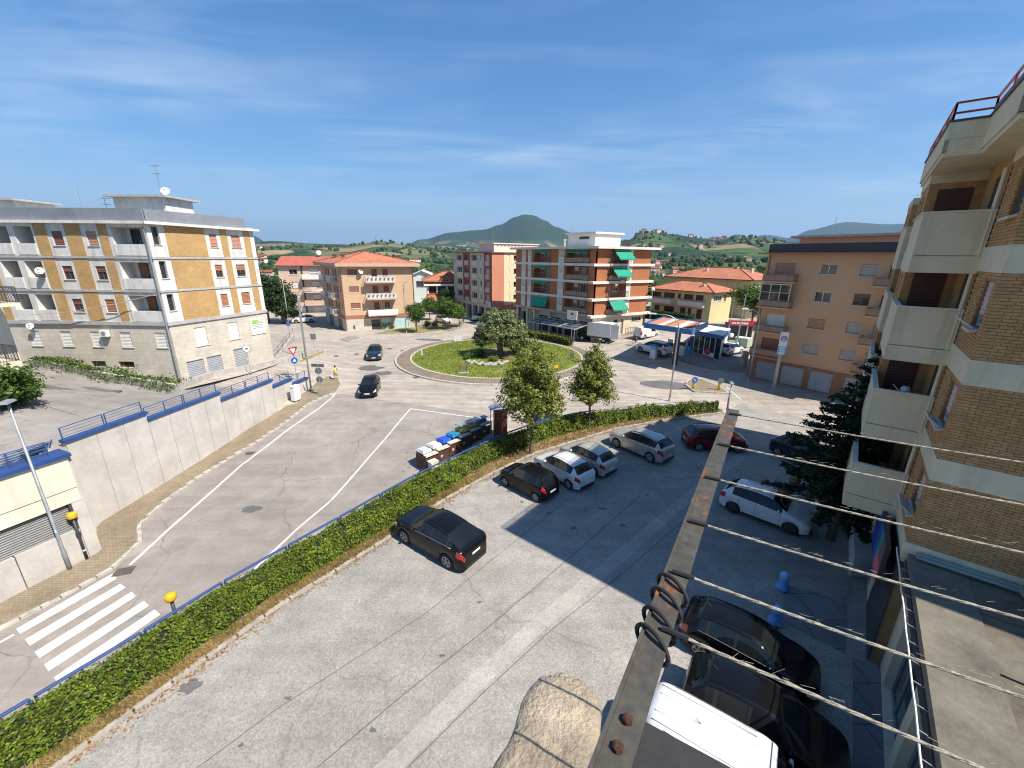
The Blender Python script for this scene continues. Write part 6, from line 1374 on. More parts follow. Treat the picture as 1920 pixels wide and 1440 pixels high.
# paving in front of the shop
M_slabp = brickm('grey pavement slabs', (.22, .22, .22), (.19, .19, .19), (.1, .1, .1), 1.2, 1.2, .02, uv=False, bstr=.2)
sheet_px('shop_paving', [(1470, 1095), (1587, 1130), (1585, 1228), (1465, 1165)], M_slabp, z0=0.0, dz=.03, parent=FORE); sheet_px('shop_paving', [(1598, 1235), (1655, 1245), (1668, 1470), (1598, 1470)], M_slabp, z0=0.0, dz=.03, parent=FORE)
# ---------------------------------------------------------------- balconies of a block just outside the left edge
def left_edge():
    p = _pt(-60, 560, 27.0); F = Fac(Vector((p.x, p.y)), Vector((p.x+1.2, p.y+6)))
    F.n = Vector((1, -.25)).normalized(); F.d = Vector((.25, 1)).normalized(); F.A = Vector((p.x-.6, p.y-6)); 
    B = thing('apartment_block', 'corner of a neighbouring block with two iron railed balconies at the left edge', 'building', (F.A.x, F.A.y, 2.5))
    wall(F, -8, 7, 2.0, 15, [(2.5, 3.5, 6.6, 8.7), (2.5, 3.5, 10.2, 12.2)], M_cream, B)
    e = F.P2(7, 0); e2 = F.P2(7, -8); mb = MB(); mb.q([(e.x, e.y, 2), (e2.x, e2.y, 2), (e2.x, e2.y, 15), (e.x, e.y, 15)]); mb.build('rear_wall', M_cream, B)
    for z in (6.55, 10.0): win(F, B, 2.5, 3.5, z+.1, z+2.15, 'shut', SH_BROWN, name='balcony_door', sill=False)
    return F, B
def _pt(px, py, c): return Vector((0, 0, CAM_H))+ray(px, py)*c
FLE, BLE = left_edge()
for py, pyb in ((583, 567), (690, 676)):
    q = _pt(38, pyb, 27.0); u1 = (q.to_2d()-FLE.A).dot(FLE.d); dep = (q.to_2d()-FLE.A).dot(FLE.n); balcony(FLE, BLE, u1-3.6, u1, q.z, max(.6, dep), M_cream, 'bars', 1.0, M_dark, .22)
# ================================================================== CLOTHES-LINE BRACKET BY THE CAMERA
HZ = CAM_H-.49
def Hp(px, py, dz=0): return G(px, py, HZ+dz)
m_, nt_, bs_ = newmat('rusty olive paint'); P_ = pos(nt_); r1 = noise_tex(nt_, P_, 26, 6, .7); r2 = noise_tex(nt_, P_, 7, 3, .5)
f1 = nd(nt_, 'ShaderNodeMath', operation='MULTIPLY'); nt_.links.new(r1, f1.inputs[0]); nt_.links.new(r2, f1.inputs[1])
c_ = mixrgb(nt_, ramp(nt_, f1.outputs[0], [(.30, 0), (.36, 1)]), ramp(nt_, noise_tex(nt_, P_, 60, 3), [(.3, (.045, .04, .032)), (.7, (.085, .076, .058))]), ramp(nt_, noise_tex(nt_, P_, 90, 3), [(.3, (.10, .03, .012)), (.7, (.30, .10, .03))]))
nt_.links.new(c_, bs_.inputs['Base Color']); bs_.inputs['Roughness'].default_value = .62; bump(nt_, bs_, r1, .35, .002); M_olive = m_
M_rust = pm('rust', (.09, .032, .016), .9, .5, 60, .6, 300)
BK = thing('bracket', 'rusty olive steel clothes line bracket reaching out from the balcony', 'bracket', Hp(1160, 1430))
b0, b1 = Hp(1128, 1500), Hp(1377, 768); bd = (b1-b0).normalized(); bs2 = Vector((bd.y, -bd.x, 0)); w2 = .0158
mb = MB(); mb.hexa([b0-bs2*w2+Vector((0, 0, -.005)), b0+bs2*w2+Vector((0, 0, -.005)), b1+bs2*w2+Vector((0, 0, -.005)), b1-bs2*w2+Vector((0, 0, -.005)), b0-bs2*w2, b0+bs2*w2, b1+bs2*w2, b1-bs2*w2]); mb.build('top_plate', M_olive, BK)
mb = MB(); e0, e1 = b0-bs2*(w2+.0025), b1-bs2*(w2+.0025); mb.hexa([e0-bs2*.0025+Vector((0, 0, -.04)), e0+bs2*.0023+Vector((0, 0, -.04)), e1+bs2*.0023+Vector((0, 0, -.04)), e1-bs2*.0025+Vector((0, 0, -.04)), e0-bs2*.0025+Vector((0, 0, .0035)), e0+bs2*.0023+Vector((0, 0, .0035)), e1+bs2*.0023+Vector((0, 0, .0035)), e1-bs2*.0025+Vector((0, 0, .0035))]); mb.build('flange', M_olive, BK)
mb = MB(); P4 = [Hp(1206, 1356, -.012), Hp(1365, 1442, -.012), Hp(1560, 1560, -.012), Hp(1130, 1560, -.012)]; mb.prism(ccw([(p.x, p.y) for p in P4]), HZ-.02, HZ-.008); mb.build('cross_arm', pm('black steel', (.035, .032, .028), .5, .3, 20), BK)
for px, py in ((1176, 1352), (1158, 1404)):
    p = Hp(px, py); mb = MB(); mb.lathe([(.0062, 0), (.0062, .005), (.0045, .0065), (.0015, .007)], (p.x, p.y, p.z), 6); mb.build('bolt', M_rust, BK)
# wound cord
WC = thing('cord_coil', 'black cord wound four times round the bracket', 'cord', Hp(1240, 1130))
for px, py in ((1262, 1095), (1250, 1122), (1236, 1160), (1224, 1195)):
    c = Hp(px, py); mb = MB(); pts = []
    for k in range(21):
        a = 2*math.pi*k/20; pts.append(c+bs2*(.0245*math.cos(a))+Vector((0, 0, -.012+.021*math.sin(a)))-bd*(.014*math.cos(a)))
    mb.tube(pts, .0033, 6); mb.build('loop', M_black, WC, True)
# ropes
def rope_mat():
    m, nt, bs = newmat('frayed sisal rope'); P = pos(nt)
    c = ramp(nt, noise_tex(nt, P, 140, 4, .7), [(.3, (.16, .13, .09)), (.6, (.42, .37, .29)), (.8, (.58, .53, .43))]); nt.links.new(c, bs.inputs['Base Color']); bs.inputs['Roughness'].default_value = .9
    return m
M_rope = rope_mat(); rr = random.Random(12)
names = ['outermost rope of the clothes line, at the tip of the bracket', 'second rope of the clothes line from the bracket tip', 'third rope of the clothes line from the bracket tip', 'fourth rope of the clothes line from the bracket tip', 'fifth rope of the clothes line, beside the upper wound cord', 'innermost rope of the clothes line, nearest the balcony']
for (sx, sy), (ex, ey), lab in zip([(1374, 776), (1353, 833), (1330, 895), (1302, 978), (1272, 1074), (1256, 1183)], [(1920, 859), (1920, 937), (1920, 1025), (1920, 1147), (1920, 1292), (1880, 1440)], names):
    a, b = Hp(sx, sy, .004), Hp(ex, ey, .004); d = (b-a); L = d.length; d.normalize(); b = b+d*.5; L += .5
    T = thing('rope', lab, 'rope', a, 0, 'ropes of the clothes line'); sd = Vector((d.y, -d.x, 0)); n = int(L/.006)
    for s in range(3):    # three twisted strands
        mb = MB(); pts = [a+d*(L*k/n)+(sd*math.cos(k*.55+s*2.094)+Vector((0, 0, 1))*math.sin(k*.55+s*2.094))*.0012+Vector((0, 0, -.012*math.sin(math.pi*k/n))) for k in range(n+1)]
        mb.tube(pts, .0013, 5); mb.build('strand', M_rope, T, True)
    mb = MB(); mb.tube([a-d*.010, a+d*.024], .0036, 6); mb.build('knot', M_black, T)
    mb = MB()
    for k in range(26):
        p = a+d*rr.uniform(.05, L*.55); t = p+d*rr.uniform(.004, .016)+sd*rr.gauss(0, .003)+Vector((0, 0, rr.gauss(.002, .003))); mb.tube([p, t], .00022, 3)
    tag(mb.build('loose_fibres', M_rope, T), kind='stuff')
# concrete parapet end below the camera
def parapet_end():
    T = thing('parapet_post', 'weathered concrete end of the balcony parapet at the bottom edge', 'parapet', (0.1, .5, CAM_H-2.0)); zt = CAM_H-.9
    pts = [G(a, b, zt).to_2d() for a, b in [(1012, 1262), (1050, 1252), (1088, 1266), (1112, 1290), (1128, 1330), (1122, 1400), (1118, 1560), (905, 1560), (925, 1440), (950, 1385), (985, 1300)]]
    pts = [Vector(p[:2]) for p in ccw([(p.x, p.y) for p in pts])]; c = sum(pts, Vector((0, 0)))/len(pts); bm = bmesh.new(); rings = []
    dense = []
    for i in range(len(pts)):
        a, b = pts[i], pts[(i+1) % len(pts)]
        for k in range(6): dense.append(a.lerp(b, k/6))
    for s, z in ((0.0, .004), (.35, .004), (.7, .002), (.93, -.002), (1.0, -.014), (1.015, -.06), (1.03, -.2), (1.03, -.5), (1.03, -1.1)):
        ring = []
        for p in dense:
            q = c+(p-c)*s; h = noise.noise(Vector((q.x*13, q.y*13, z*12)))*.009*(.3+s)+noise.noise(Vector((q.x*60, q.y*60, z*60)))*.0022
            ring.append(bm.verts.new((q.x+h, q.y-h, zt+z+h)))
        rings.append(ring)
    for a, b in zip(rings, rings[1:]):
        for k in range(len(dense)):
            try: bm.faces.new((a[k], a[(k+1) % len(dense)], b[(k+1) % len(dense)], b[k]))
            except ValueError: pass
    bmesh.ops.remove_doubles(bm, verts=bm.verts, dist=1e-5); bmesh.ops.recalc_face_normals(bm, faces=bm.faces)
    me = bpy.data.meshes.new('post'); bm.to_mesh(me); bm.free(); me.materials.append(pm('gritty concrete', (.34, .275, .195), .95, .55, 11, .6, 120, stain=((.18, .14, .10), .5))); me.polygons.foreach_set('use_smooth', [True]*len(me.polygons)); put('post', me, T)
    mb = MB(); mb.box((0, -.35, CAM_H-2.1), (2.2, 1.5, .18), R(-30)); mb.build('balcony_slab', M_conc, T)
parapet_end()
# ================================================================== VEHICLES
def paint(name, col, metal=0.0, rough=.14):
    if name in MATS: return MATS[name]
    m, nt, bs = newmat(name); n = noise_tex(nt, pos(nt), 3, 3)
    nt.links.new(ramp(nt, n, [(.3, tuple(c*.9 for c in col)), (.7, tuple(min(1, c*1.06) for c in col))]), bs.inputs['Base Color'])
    d = noise_tex(nt, pos(nt), 5, 5, .7); nt.links.new(ramp(nt, d, [(.3, rough*.8), (.8, rough*1.5)]), bs.inputs['Roughness'])
    bs.inputs['Metallic'].default_value = metal; dk = max(col) < .02; bs.inputs['Coat Weight'].default_value = 0 if dk else .5; bs.inputs['Coat Roughness'].default_value = .05; bs.inputs['Specular IOR Level'].default_value = .34 if dk else .5
    MATS[name] = m; return m
M_cg = glassm('car glass', (.010, .013, .014), .04); M_cg.node_tree.nodes['Principled BSDF'].inputs['Specular IOR Level'].default_value = .5
M_tyre = M_black
M_rim = pm('alloy rim', (.45, .45, .46), .35, .1, 4, metal=.8); M_rimd = pm('dark rim', (.06, .06, .065), .4, .15, 4, metal=.6)
M_red = pm('tail lamp red', (.42, .012, .012), .18, .1, 8, coat=.8); M_lamp = pm('headlamp', (.62, .64, .66), .12, .1, 8, coat=.8); M_plate = pm('number plate', (.72, .72, .70), .4, .05)
M_trim = pm('black trim', (.02, .02, .021), .55, .15, 6)
def lin(tab, x):
    if x <= tab[0][0]: return tab[0][1]
    n = len(tab); k = next((i for i in range(n-1) if x <= tab[i+1][0]), None)
    if k is None: return tab[-1][1]
    def sl(i): return (tab[i+1][1]-tab[i][1])/(tab[i+1][0]-tab[i][0])
    def tg(i):
        if i == 0: return sl(0)
        if i == n-1: return sl(n-2)
        a, b = sl(i-1), sl(i); return 0 if a*b <= 0 else 2*a*b/(a+b)
    (x0, y0), (x1, y1) = tab[k], tab[k+1]; h = x1-x0; t = (x-x0)/h
    return y0*(1+2*t)*(1-t)**2+tg(k)*h*t*(1-t)**2+y1*t*t*(3-2*t)+tg(k+1)*h*t*t*(t-1)
KINDS = {
 # top: side silhouette (x front->rear as fraction, height fraction); ws/rs: windscreen and rear window ranges; belt height
 'hatch': dict(L=3.95, W=1.70, H=1.53, top=[(0, .40), (.012, .46), (.05, .53), (.12, .59), (.235, .665), (.26, .69), (.415, .945), (.5, .99), (.6, 1.0), (.74, .98), (.845, .925), (.945, .71), (.982, .63), (1, .50)], ws=(.255, .415), rs=(.845, .947), belt=[(0, .42), (.2, .60), (.3, .625), (.9, .69), (1, .60)], wf=.185, wr=.815, r=.30, B=(.565, .585), C=(.77, .795), side=(.30, .85)),
 'small': dict(L=3.55, W=1.60, H=1.48, top=[(0, .42), (.012, .48), (.06, .56), (.20, .65), (.235, .68), (.41, .95), (.52, 1.0), (.75, .99), (.91, .95), (.965, .68), (.99, .60), (1, .48)], ws=(.23, .41), rs=(.91, .967), belt=[(0, .44), (.2, .60), (.9, .68), (1, .58)], wf=.18, wr=.835, r=.285, B=(.57, .59), C=(.82, .845), side=(.28, .90)),
 'suv': dict(L=4.40, W=1.83, H=1.64, top=[(0, .44), (.012, .52), (.04, .58), (.12, .62), (.25, .67), (.275, .69), (.41, .93), (.5, .985), (.62, 1.0), (.77, .98), (.865, .93), (.955, .71), (.983, .64), (1, .50)], ws=(.27, .41), rs=(.865, .957), belt=[(0, .46), (.25, .63), (.9, .70), (1, .62)], wf=.19, wr=.81, r=.345, B=(.575, .595), C=(.805, .83), side=(.31, .88)),
 'coupe': dict(L=4.50, W=1.86, H=1.58, top=[(0, .44), (.012, .53), (.04, .59), (.12, .635), (.25, .69), (.275, .71), (.43, .95), (.52, 1.0), (.62, .99), (.74, .94), (.84, .86), (.945, .735), (.975, .69), (.99, .62), (1, .50)], ws=(.27, .43), rs=(.76, .945), belt=[(0, .46), (.25, .64), (.88, .72), (.95, .70), (1, .62)], wf=.195, wr=.80, r=.36, B=(.58, .60), C=(.79, .81), side=(.32, .86)),
 'van': dict(L=4.25, W=1.80, H=1.83, top=[(0, .38), (.012, .45), (.05, .51), (.14, .57), (.19, .60), (.315, .92), (.4, .99), (.6, 1.0), (.93, .99), (.985, .95), (.995, .6), (1, .40)], ws=(.185, .315), rs=(.986, .995), belt=[(0, .42), (.2, .55), (.95, .60), (1, .5)], wf=.17, wr=.80, r=.31, B=(.47, .49), C=(.5, .52), side=(.23, .47)),
}
CAR_CACHE = {}
def car(label, kind, px=None, head=None, col='white', pw=None, pos_=None, rz=None, rim=None, scale=1.0, group=None, rails=False, name='car', trim=None, belt=None, antenna_=True, lod=False):
    """pos_: centre on the ground; heading rz: direction the bonnet points"""
    K = KINDS[kind]; L, W, H = K['L'], K['W'], K['H']; hw = W/2
    T = thing(name, label, 'van' if kind == 'van' else 'car', pos_, rz, group); T.scale = (scale,)*3
    pt = col; rim = rim or M_rim
    X = lambda s: L*(.5-s)      # s=0 front
    r, wfs, wrs = K['r'], K['wf'], K['wr']; ar = r+.055
    st = {0, .003, .008, .015, .025, .045, .065, .08, 1, .997, .992, .985, .975, .96, .945}
    st |= {q/40 for q in range(3, 39)} | set(K['ws']) | set(K['rs']) | set(K['B']) | set(K['C']) | set(K['side'])
    for c in (wfs, wrs):
        for k in range(-6, 7): st.add(round(c+ar/L*math.sin(math.pi/2*k/6), 4))
        st.add(c+ar/L+.003); st.add(c-ar/L-.003)
    st = sorted(st); ss = [st[0]]
    for q in st[1:]:
        if q-ss[-1] > .002: ss.append(q)
        elif q in K['ws'] or q in K['rs'] or q == 1: ss[-1] = q
    plan = lambda s: hw*lin([(0, .62), (.006, .73), (.02, .83), (.045, .91), (.09, .97), (.16, 1.0), (.82, 1.0), (.92, .965), (.965, .91), (.988, .83), (1, .72)], s)
    def top(s): return H*lin(K['top'], s)
    def low(s):
        z = .20 if .05 < s < .95 else .24
        for c in (wfs, wrs):
            dx = abs(s-c)*L
            if dx < ar: z = max(z, r-.02+math.sqrt(ar*ar-dx*dx))
        return z
    wsx, rsx = K['ws'], K['rs']
    def sect(s):
        w = plan(s); zt = top(s); zl = low(s); zb = min(H*lin(K['belt'], s), zt-.03)
        gh = sstep(wsx[0], wsx[1], s)*(1-sstep(rsx[0]+.02, rsx[1], s)*(0 if kind == 'van' else 1)) if kind != 'van' else sstep(wsx[0], wsx[1], s)
        wr_ = w*(.80*(1-gh)+.655*gh) if kind != 'van' else w*(.80*(1-gh)+.82*gh)
        rise = zt-zb; zl = min(zl, zb-.06)
        zs = lambda f: zl+(zb-zl)*f
        p = [(0, zl), (w*.80, zl), (w*.955, zl+.015), (w*.985, zs(.22)), (w*1.0, zs(.50)), (w*.992, zs(.80)), (w*.955, zb),
             (wr_+(w*.955-wr_)*.55, zb+rise*.46), (wr_+(w*.955-wr_)*.13, zb+rise*.86), (wr_*.90, zb+rise*.965), (wr_*.5, zt-.004+.0*rise), (0, zt+.012*H*gh)]
        return p
    secs = [sect(s) for s in ss]; N = len(secs[0])
    V = []; idx = {}
    for i, (s, sec) in enumerate(zip(ss, secs)):
        for j, (y, z) in enumerate(sec):
            for sg in ((1, -1) if y > 0 else (1,)):
                idx[i, j, sg] = len(V); V.append((X(s), y*sg, z))
            if y == 0: idx[i, j, -1] = idx[i, j, 1]
    parts = {'body': [], 'windscreen': [], 'rear_window': [], 'side_window': {}, 'trim': []}
    for i in range(len(ss)-1):
        m = (ss[i]+ss[i+1])/2
        for j in range(N-1):
            for sg in (1, -1):
                f = (idx[i, j, sg], idx[i, j+1, sg], idx[i+1, j+1, sg], idx[i+1, j, sg]); f = tuple(dict.fromkeys(f))
                if len(f) < 3: continue
                if sg == -1: f = f[::-1]
                key = 'body'
                if wsx[0] < m < wsx[1] and j >= 8: key = 'windscreen'
                elif rsx[0] < m < rsx[1] and j >= 8: key = 'rear_window'
                elif j in (6, 7) and K['side'][0] < m < K['side'][1]:
                    if K['B'][0] < m < K['B'][1] or K['C'][0] < m < K['C'][1]: key = 'trim'
                    else: key = ('side', sg, 0 if m < K['B'][0] else (1 if m < K['C'][0] else 2))
                elif j in (0, 1): key = 'trim'
                if isinstance(key, tuple): parts['side_window'].setdefault(key, []).append(f)
                else: parts[key].append(f)
    # end caps
    for i, fl in ((0, True), (len(ss)-1, False)):
        loop = [idx[i, j, 1] for j in range(N)]+[idx[i, j, -1] for j in range(N-2, 0, -1)]
        parts['body'].append(tuple(loop if fl else loop[::-1]))
    def sub(name_, faces, mat):
        used = sorted({k for f in faces for k in f}); mp = {k: n for n, k in enumerate(used)}
        mb = MB(); mb.mesh([V[k] for k in used], [tuple(mp[k] for k in f) for f in faces]); return mb.build(name_, mat, T, True, True)
    body = sub('body', parts['body'], pt); sub('windscreen', parts['windscreen'], M_cg); sub('rear_window', parts['rear_window'], M_cg if kind != 'van' else pt); sub('underbody', parts['trim'], M_trim)
    for k, fs in parts['side_window'].items(): sub('side_window', fs, M_cg)
    mod = body.modifiers.new('edge', 'EDGE_SPLIT'); mod.split_angle = R(52)
    # surface sampler for lamps and lines
    def surf(s, jj, sg, off=.006):
        a = sect(s); j = int(jj); t = jj-j; y = a[j][0]+(a[min(j+1, N-1)][0]-a[j][0])*t; z = a[j][1]+(a[min(j+1, N-1)][1]-a[j][1])*t
        return Vector((X(s), (y+off)*sg, z))
    def patch(name_, s0, s1, j0, j1, sg, mat, off=.008, par=None, n=4):
        mb = MB(); ex = Vector((off if s0 < .5 else -off, 0, 0))*(1 if (s0 < .06 or s1 > .94) else 0)
        for a in range(n):
            for b in range(n):
                q = [surf(s0+(s1-s0)*u/n, j0+(j1-j0)*v/n, sg, off)+ex for u, v in ((a, b), (a+1, b), (a+1, b+1), (a, b+1))]; mb.q(q if sg > 0 else q[::-1])
        return mb.build(name_, mat, par or T, True, True)
    for sg in (1, -1):
        patch('headlight', .004, .085, 5.0, 6.6, sg, M_lamp); 
        if kind == 'van': patch('tail_light', .955, .998, 4.2, 6.6, sg, M_red)
        elif kind == 'small': patch('tail_light', .94, .998, 5.0, 6.9, sg, M_red)
        else: patch('tail_light', .925, .998, 4.6, 6.0, sg, M_red)
    zg = low(.0)
    mb = MB(); mb.box((X(0)+.004, 0, .40*H*.72+.06), (.03, W*.52, .12)); mb.build('grille', M_trim, T, False, True)
    mb = MB(); mb.box((X(0)-.0, 0, .30), (.05, W*.62, .09)); mb.build('lower_grille', M_trim, T, False, True)
    mb = MB(); mb.box((X(0)+.022, 0, .47), (.012, .48, .105)); mb.build('number_plate', M_plate, T, False, True)
    mb = MB(); mb.box((X(1)-.016, 0, .62 if kind != 'coupe' else .80), (.012, .48, .105)); mb.build('number_plate', M_plate, T, False, True)
    mb = MB(); mb.box((X(1)+.01, 0, .32), (.06, W*.70, .14)); mb.build('rear_bumper_trim', trim or M_trim, T, False, True)
    for sg in (1, -1):
        q = MB(); c = surf(wsx[1]-.085, 6.3, sg, .09); q.lathe([(.02, -.085), (.065, -.06), (.075, 0), (.065, .06), (.02, .085)], (0, 0, 0), 8, 'Y'); 
        for k in range(len(q.v)): v = q.v[k]; q.v[k] = (c.x+v[0]*.75, c.y+v[1]*1.15, c.z+.03+v[2])
        q.build('mirror', pt, T, True, True)
        for s in ((K['B'][0]-.03, K['C'][0]-.035) if kind != 'van' else (K['B'][0]-.03,)): q = MB(); c = surf(s, 5.35, sg, .012); q.box(c, (.17, .03, .035)); q.build('door_handle', pt, T, False, True)
        # shut lines
        q = MB()
        for s in (K['side'][0]+.005, (K['B'][0]+K['B'][1])/2, K['C'][1]-.035):
            for j in range(3, 12): a, b = surf(s, j*.5+.6, sg, .003), surf(s, j*.5+1.1, sg, .003); q.q([a+Vector((.006, 0, 0)), a-Vector((.006, 0, 0)), b-Vector((.006, 0, 0)), b+Vector((.006, 0, 0))]) if j*.5+1.1 <= 6.2 else None
        q.build('shut_line', M_trim, body, False, True)
        # sill strip
        q = MB(); q.bar(surf(wfs+ar/L+.01, 2.2, sg, .004), surf(wrs-ar/L-.01, 2.2, sg, .004), .03, .07); q.build('sill', trim or M_trim, T, False, True)
        ks = [K['side'][0]+(K['side'][1]-K['side'][0])*t/8 for t in range(9)]; q = MB(); q.tube([surf(s, 6.02, sg, .004) for s in ks], .011, 5); q.build('belt_strip', belt or M_trim, T, True, True)
        q = MB(); q.tube([surf(K['ws'][1]+(K['rs'][0]-K['ws'][1])*t/6, 9.0, sg, .0)+Vector((0, 0, .003)) for t in range(7)], .008, 4); q.build('roof_seam', M_trim, body, False, True)
        if rails: q = MB(); q.tube([surf(K['ws'][1]+.03, 8.9, sg, .0)+Vector((0, 0, .03)), surf(.6, 8.9, sg, 0)+Vector((0, 0, .07)), surf(.86, 8.9, sg, 0)+Vector((0, 0, .035))], .022, 6); q.build('roof_rail', M_rim, T, True, True)
    if kind == 'van':
        for y in (-.52, -.26, 0, .26, .52): q = MB(); q.bar((X(.42), y, top(.42)+.012), (X(.95), y, top(.93)+.012), .035, .018); q.build('roof_rib', pt, body, False, True)
    if antenna_: q = MB(); t = Vector((X(.80 if kind not in ('coupe', 'van') else .70), 0, top(.80 if kind not in ('coupe', 'van') else .70))); q.tube([t, t+Vector((-.16, 0, .14))], [.012, .004], 5); q.build('aerial', M_trim, T, False, True)
    for s0 in (-.35, .1): q = MB(); q.tube([surf(K['ws'][0]+.01, 10, 1, 0)*1.0+Vector((0, s0, .012)), surf(K['ws'][0]+.07, 10, 1, 0)+Vector((0, s0+.32, .015))], .009, 4); q.build('wiper', M_trim, T, False, True)
    # wheels
    for s in (wfs, wrs):
        for sg in (1, -1):
            y = (hw-.015)*sg; q = MB(); wd_ = .20
            prof = [(r*.66, -wd_/2), (r*.93, -wd_/2), (r, -wd_*.36), (r, wd_*.36), (r*.93, wd_/2), (r*.66, wd_/2)]
            q.lathe(prof, (X(s), y-sg*wd_/2, r), 20, 'Y'); wh = q.build('wheel', M_tyre, T, True, True)
            q = MB(); o = y+.004*sg
            q.lathe([(r*.68, -.02), (r*.68, .0), (r*.60, .002), (r*.58, -.03)], (X(s), o, r), 20, 'Y') if sg > 0 else q.lathe([(r*.68, .02), (r*.68, 0), (r*.60, -.002), (r*.58, .03)], (X(s), o, r), 20, 'Y')
            for k in range(5):
                a = 2*math.pi*k/5+.3
                for da in (-.13, .13): q.bar((X(s)+r*.1*math.cos(a), o-.012*sg, r+r*.1*math.sin(a)), (X(s)+r*.63*math.cos(a+da), o-.004*sg, r+r*.63*math.sin(a+da)), .035, .02, up=(0, 1, 0))
            q.lathe([(.05, -.015), (.05, .006)], (X(s), o, r), 10, 'Y'); q.build('rim', rim, wh, True, True)
    q = MB(); q.box((0, 0, .27), (L*.86, W*.74, .22)); q.build('floor_pan', M_trim, T, False, True)
    return T
P_black = paint('black car paint', (.006, .006, .007)); P_white = paint('white car paint', (.64, .64, .63)); P_silver = paint('silver beige car paint', (.50, .47, .42), .5, .3); P_beige = paint('beige car paint', (.55, .51, .46), .3, .3)
P_red = paint('dark red car paint', (.16, .006, .012), .2); P_blue = paint('dark blue grey car paint', (.03, .042, .06), .5); P_grey = paint('grey green car paint', (.13, .15, .145), .4)
def car_at(label, kind, front, rear, z=None, **k):
    """front and rear bumper ground points given in the survey picture"""
    zf = (lambda x, y: z) if z is not None else z_ground
    a, b = GR(*front, zf), GR(*rear, zf); c = (a+b)/2; h = math.atan2(a.y-b.y, a.x-b.x); l = (a-b).length
    if k.get('fit'): k['scale'] = l/KINDS[kind]['L']
    k.pop('fit', None)
    gz = zf(c.x, c.y); return car(label, kind, pos_=(c.x, c.y, gz+(.02 if z is not None else 0.01)), rz=h, **k)
def car_w(label, kind, fw_, rw_, sg, z=0.0, **k):
    """placed by the ground contacts of two wheels on the visible side"""
    K = KINDS[kind]; a, b = G(*fw_, z), G(*rw_, z); d = (a-b).to_2d(); h = math.atan2(d.y, d.x); sc = k.get('scale', 1.0)
    u = Vector((math.cos(h), math.sin(h))); lf = Vector((-u.y, u.x)); mid = (a+b).to_2d()/2
    off = K['L']*(.5-(K['wf']+K['wr'])/2)*sc; c = mid-u*off-lf*(sg*(K['W']/2-.05)*sc)
    return car(label, kind, pos_=(c.x, c.y, z+.022), rz=h, **k)
def car_f(label, kind, front, rear, zf=z_ground, **k):
    a, b = GR(*front, zf), GR(*rear, zf); d = (a-b).to_2d().normalized(); sc = k.get('scale', 1.0); c = a.to_2d()-d*KINDS[kind]['L']*.5*sc
    return car(label, kind, pos_=(c.x, c.y, zf(c.x, c.y)+.012), rz=math.atan2(d.y, d.x), **k)
car_w('glossy black coupe style SUV parked alone against the hedge', 'coupe', (759, 1019), (838, 1067), 1, col=P_black, belt=M_rim)
car_w('small black hatchback parked first in the row by the hedge', 'small', (946, 911), (1005, 942), 1, col=P_black)
car_w('bright white hatchback parked between the black and the beige hatchbacks', 'hatch', (1011, 886), (1065, 918), 1, col=P_white)
car_w('beige hatchback parked beside the bright white hatchback', 'hatch', (1059, 865), (1112, 893), 1, col=P_beige, scale=.98)
car_w('silver beige SUV parked with roof rails near the hedge', 'suv', (1158, 841), (1213, 866), 1, col=P_silver, rails=True)
car_w('dark red hatchback behind the rusty bracket', 'hatch', (1381, 850), (1311, 847), -1, col=P_red, scale=1.05)
car_w('dark blue black car half hidden under the cedar', 'hatch', (1528, 888), (1458, 857), -1, col=P_blue, scale=1.03)
punto = car_w('white hatchback parked in the building shade near the cedar', 'hatch', (1476, 1002), (1374, 963), -1, col=P_white, rim=M_rimd, scale=1.03)
ph = punto.rotation_euler.z; pu = Vector((math.cos(ph), math.sin(ph))); pl = Vector((-pu.y, pu.x))
def beside(label, kind, rw, z=0.0, shift=0.0, dh=0.0, fwd=0.0, **k):
    K = KINDS[kind]; p = G(*rw, z).to_2d(); h = ph+dh; u = Vector((math.cos(h), math.sin(h))); l = Vector((-u.y, u.x)); c = p-u*(K['L']*(.5-K['wr']))+l*(K['W']/2-.05)-l*shift+u*fwd
    return car(label, kind, pos_=(c.x, c.y, .022), rz=h, **k)
beside('black hatchback with chrome window line next to the blue bollards', 'hatch', (1314, 1214), shift=.44, col=P_black, dh=R(6), belt=M_rim)
beside('black hatchback between the white van and the other black hatchback', 'hatch', (1314, 1214), shift=2.76, fwd=.6, col=P_black, dh=R(8), rim=M_rimd)
beside('white van with ribbed roof at the bottom edge under the bracket', 'van', (1314, 1214), shift=4.9, fwd=.1, col=P_white, dh=R(8.5), name='van', scale=.98)
car_f('dark blue SUV driving off the roundabout', 'suv', (701, 678), (708, 655), col=P_blue)
car_f('black hatchback driving down beside the pavement with bright headlamps', 'hatch', (689, 749), (701, 721), col=P_black)
car_w('white SUV refuelling under the filling station canopy', 'suv', (1203, 661), (1231, 667), 1, z=.35, col=P_white, rails=True, scale=1.08)
car_f('white hatchback parked beside the filling station shop', 'hatch', (1384, 658), (1350, 669), col=P_white, scale=1.05)
car_w('white delivery van parked behind the filling station canopy', 'van', (1230, 633), (1209, 636), -1, z=1.0, col=P_white, name='van')
car_f('dark small SUV parked behind the box truck', 'suv', (1164, 617), (1160, 630), col=P_black, scale=.95)
car_f('white estate car parked in the shade left of the apricot block', 'coupe', (546, 606), (582, 604), col=P_white)
car_f('black car parked in the tree shade beside the white estate car', 'hatch', (530, 596), (552, 594), col=P_black)
car_f('grey green car approaching on the far side street', 'hatch', (892, 603), (901, 592), col=P_grey)
car_f('black car half hidden behind the olive tree', 'hatch', (896, 638), (908, 628), col=P_black)
car_f('white hatchback parked among the young street trees', 'hatch', (842, 607), (822, 603), col=P_white)
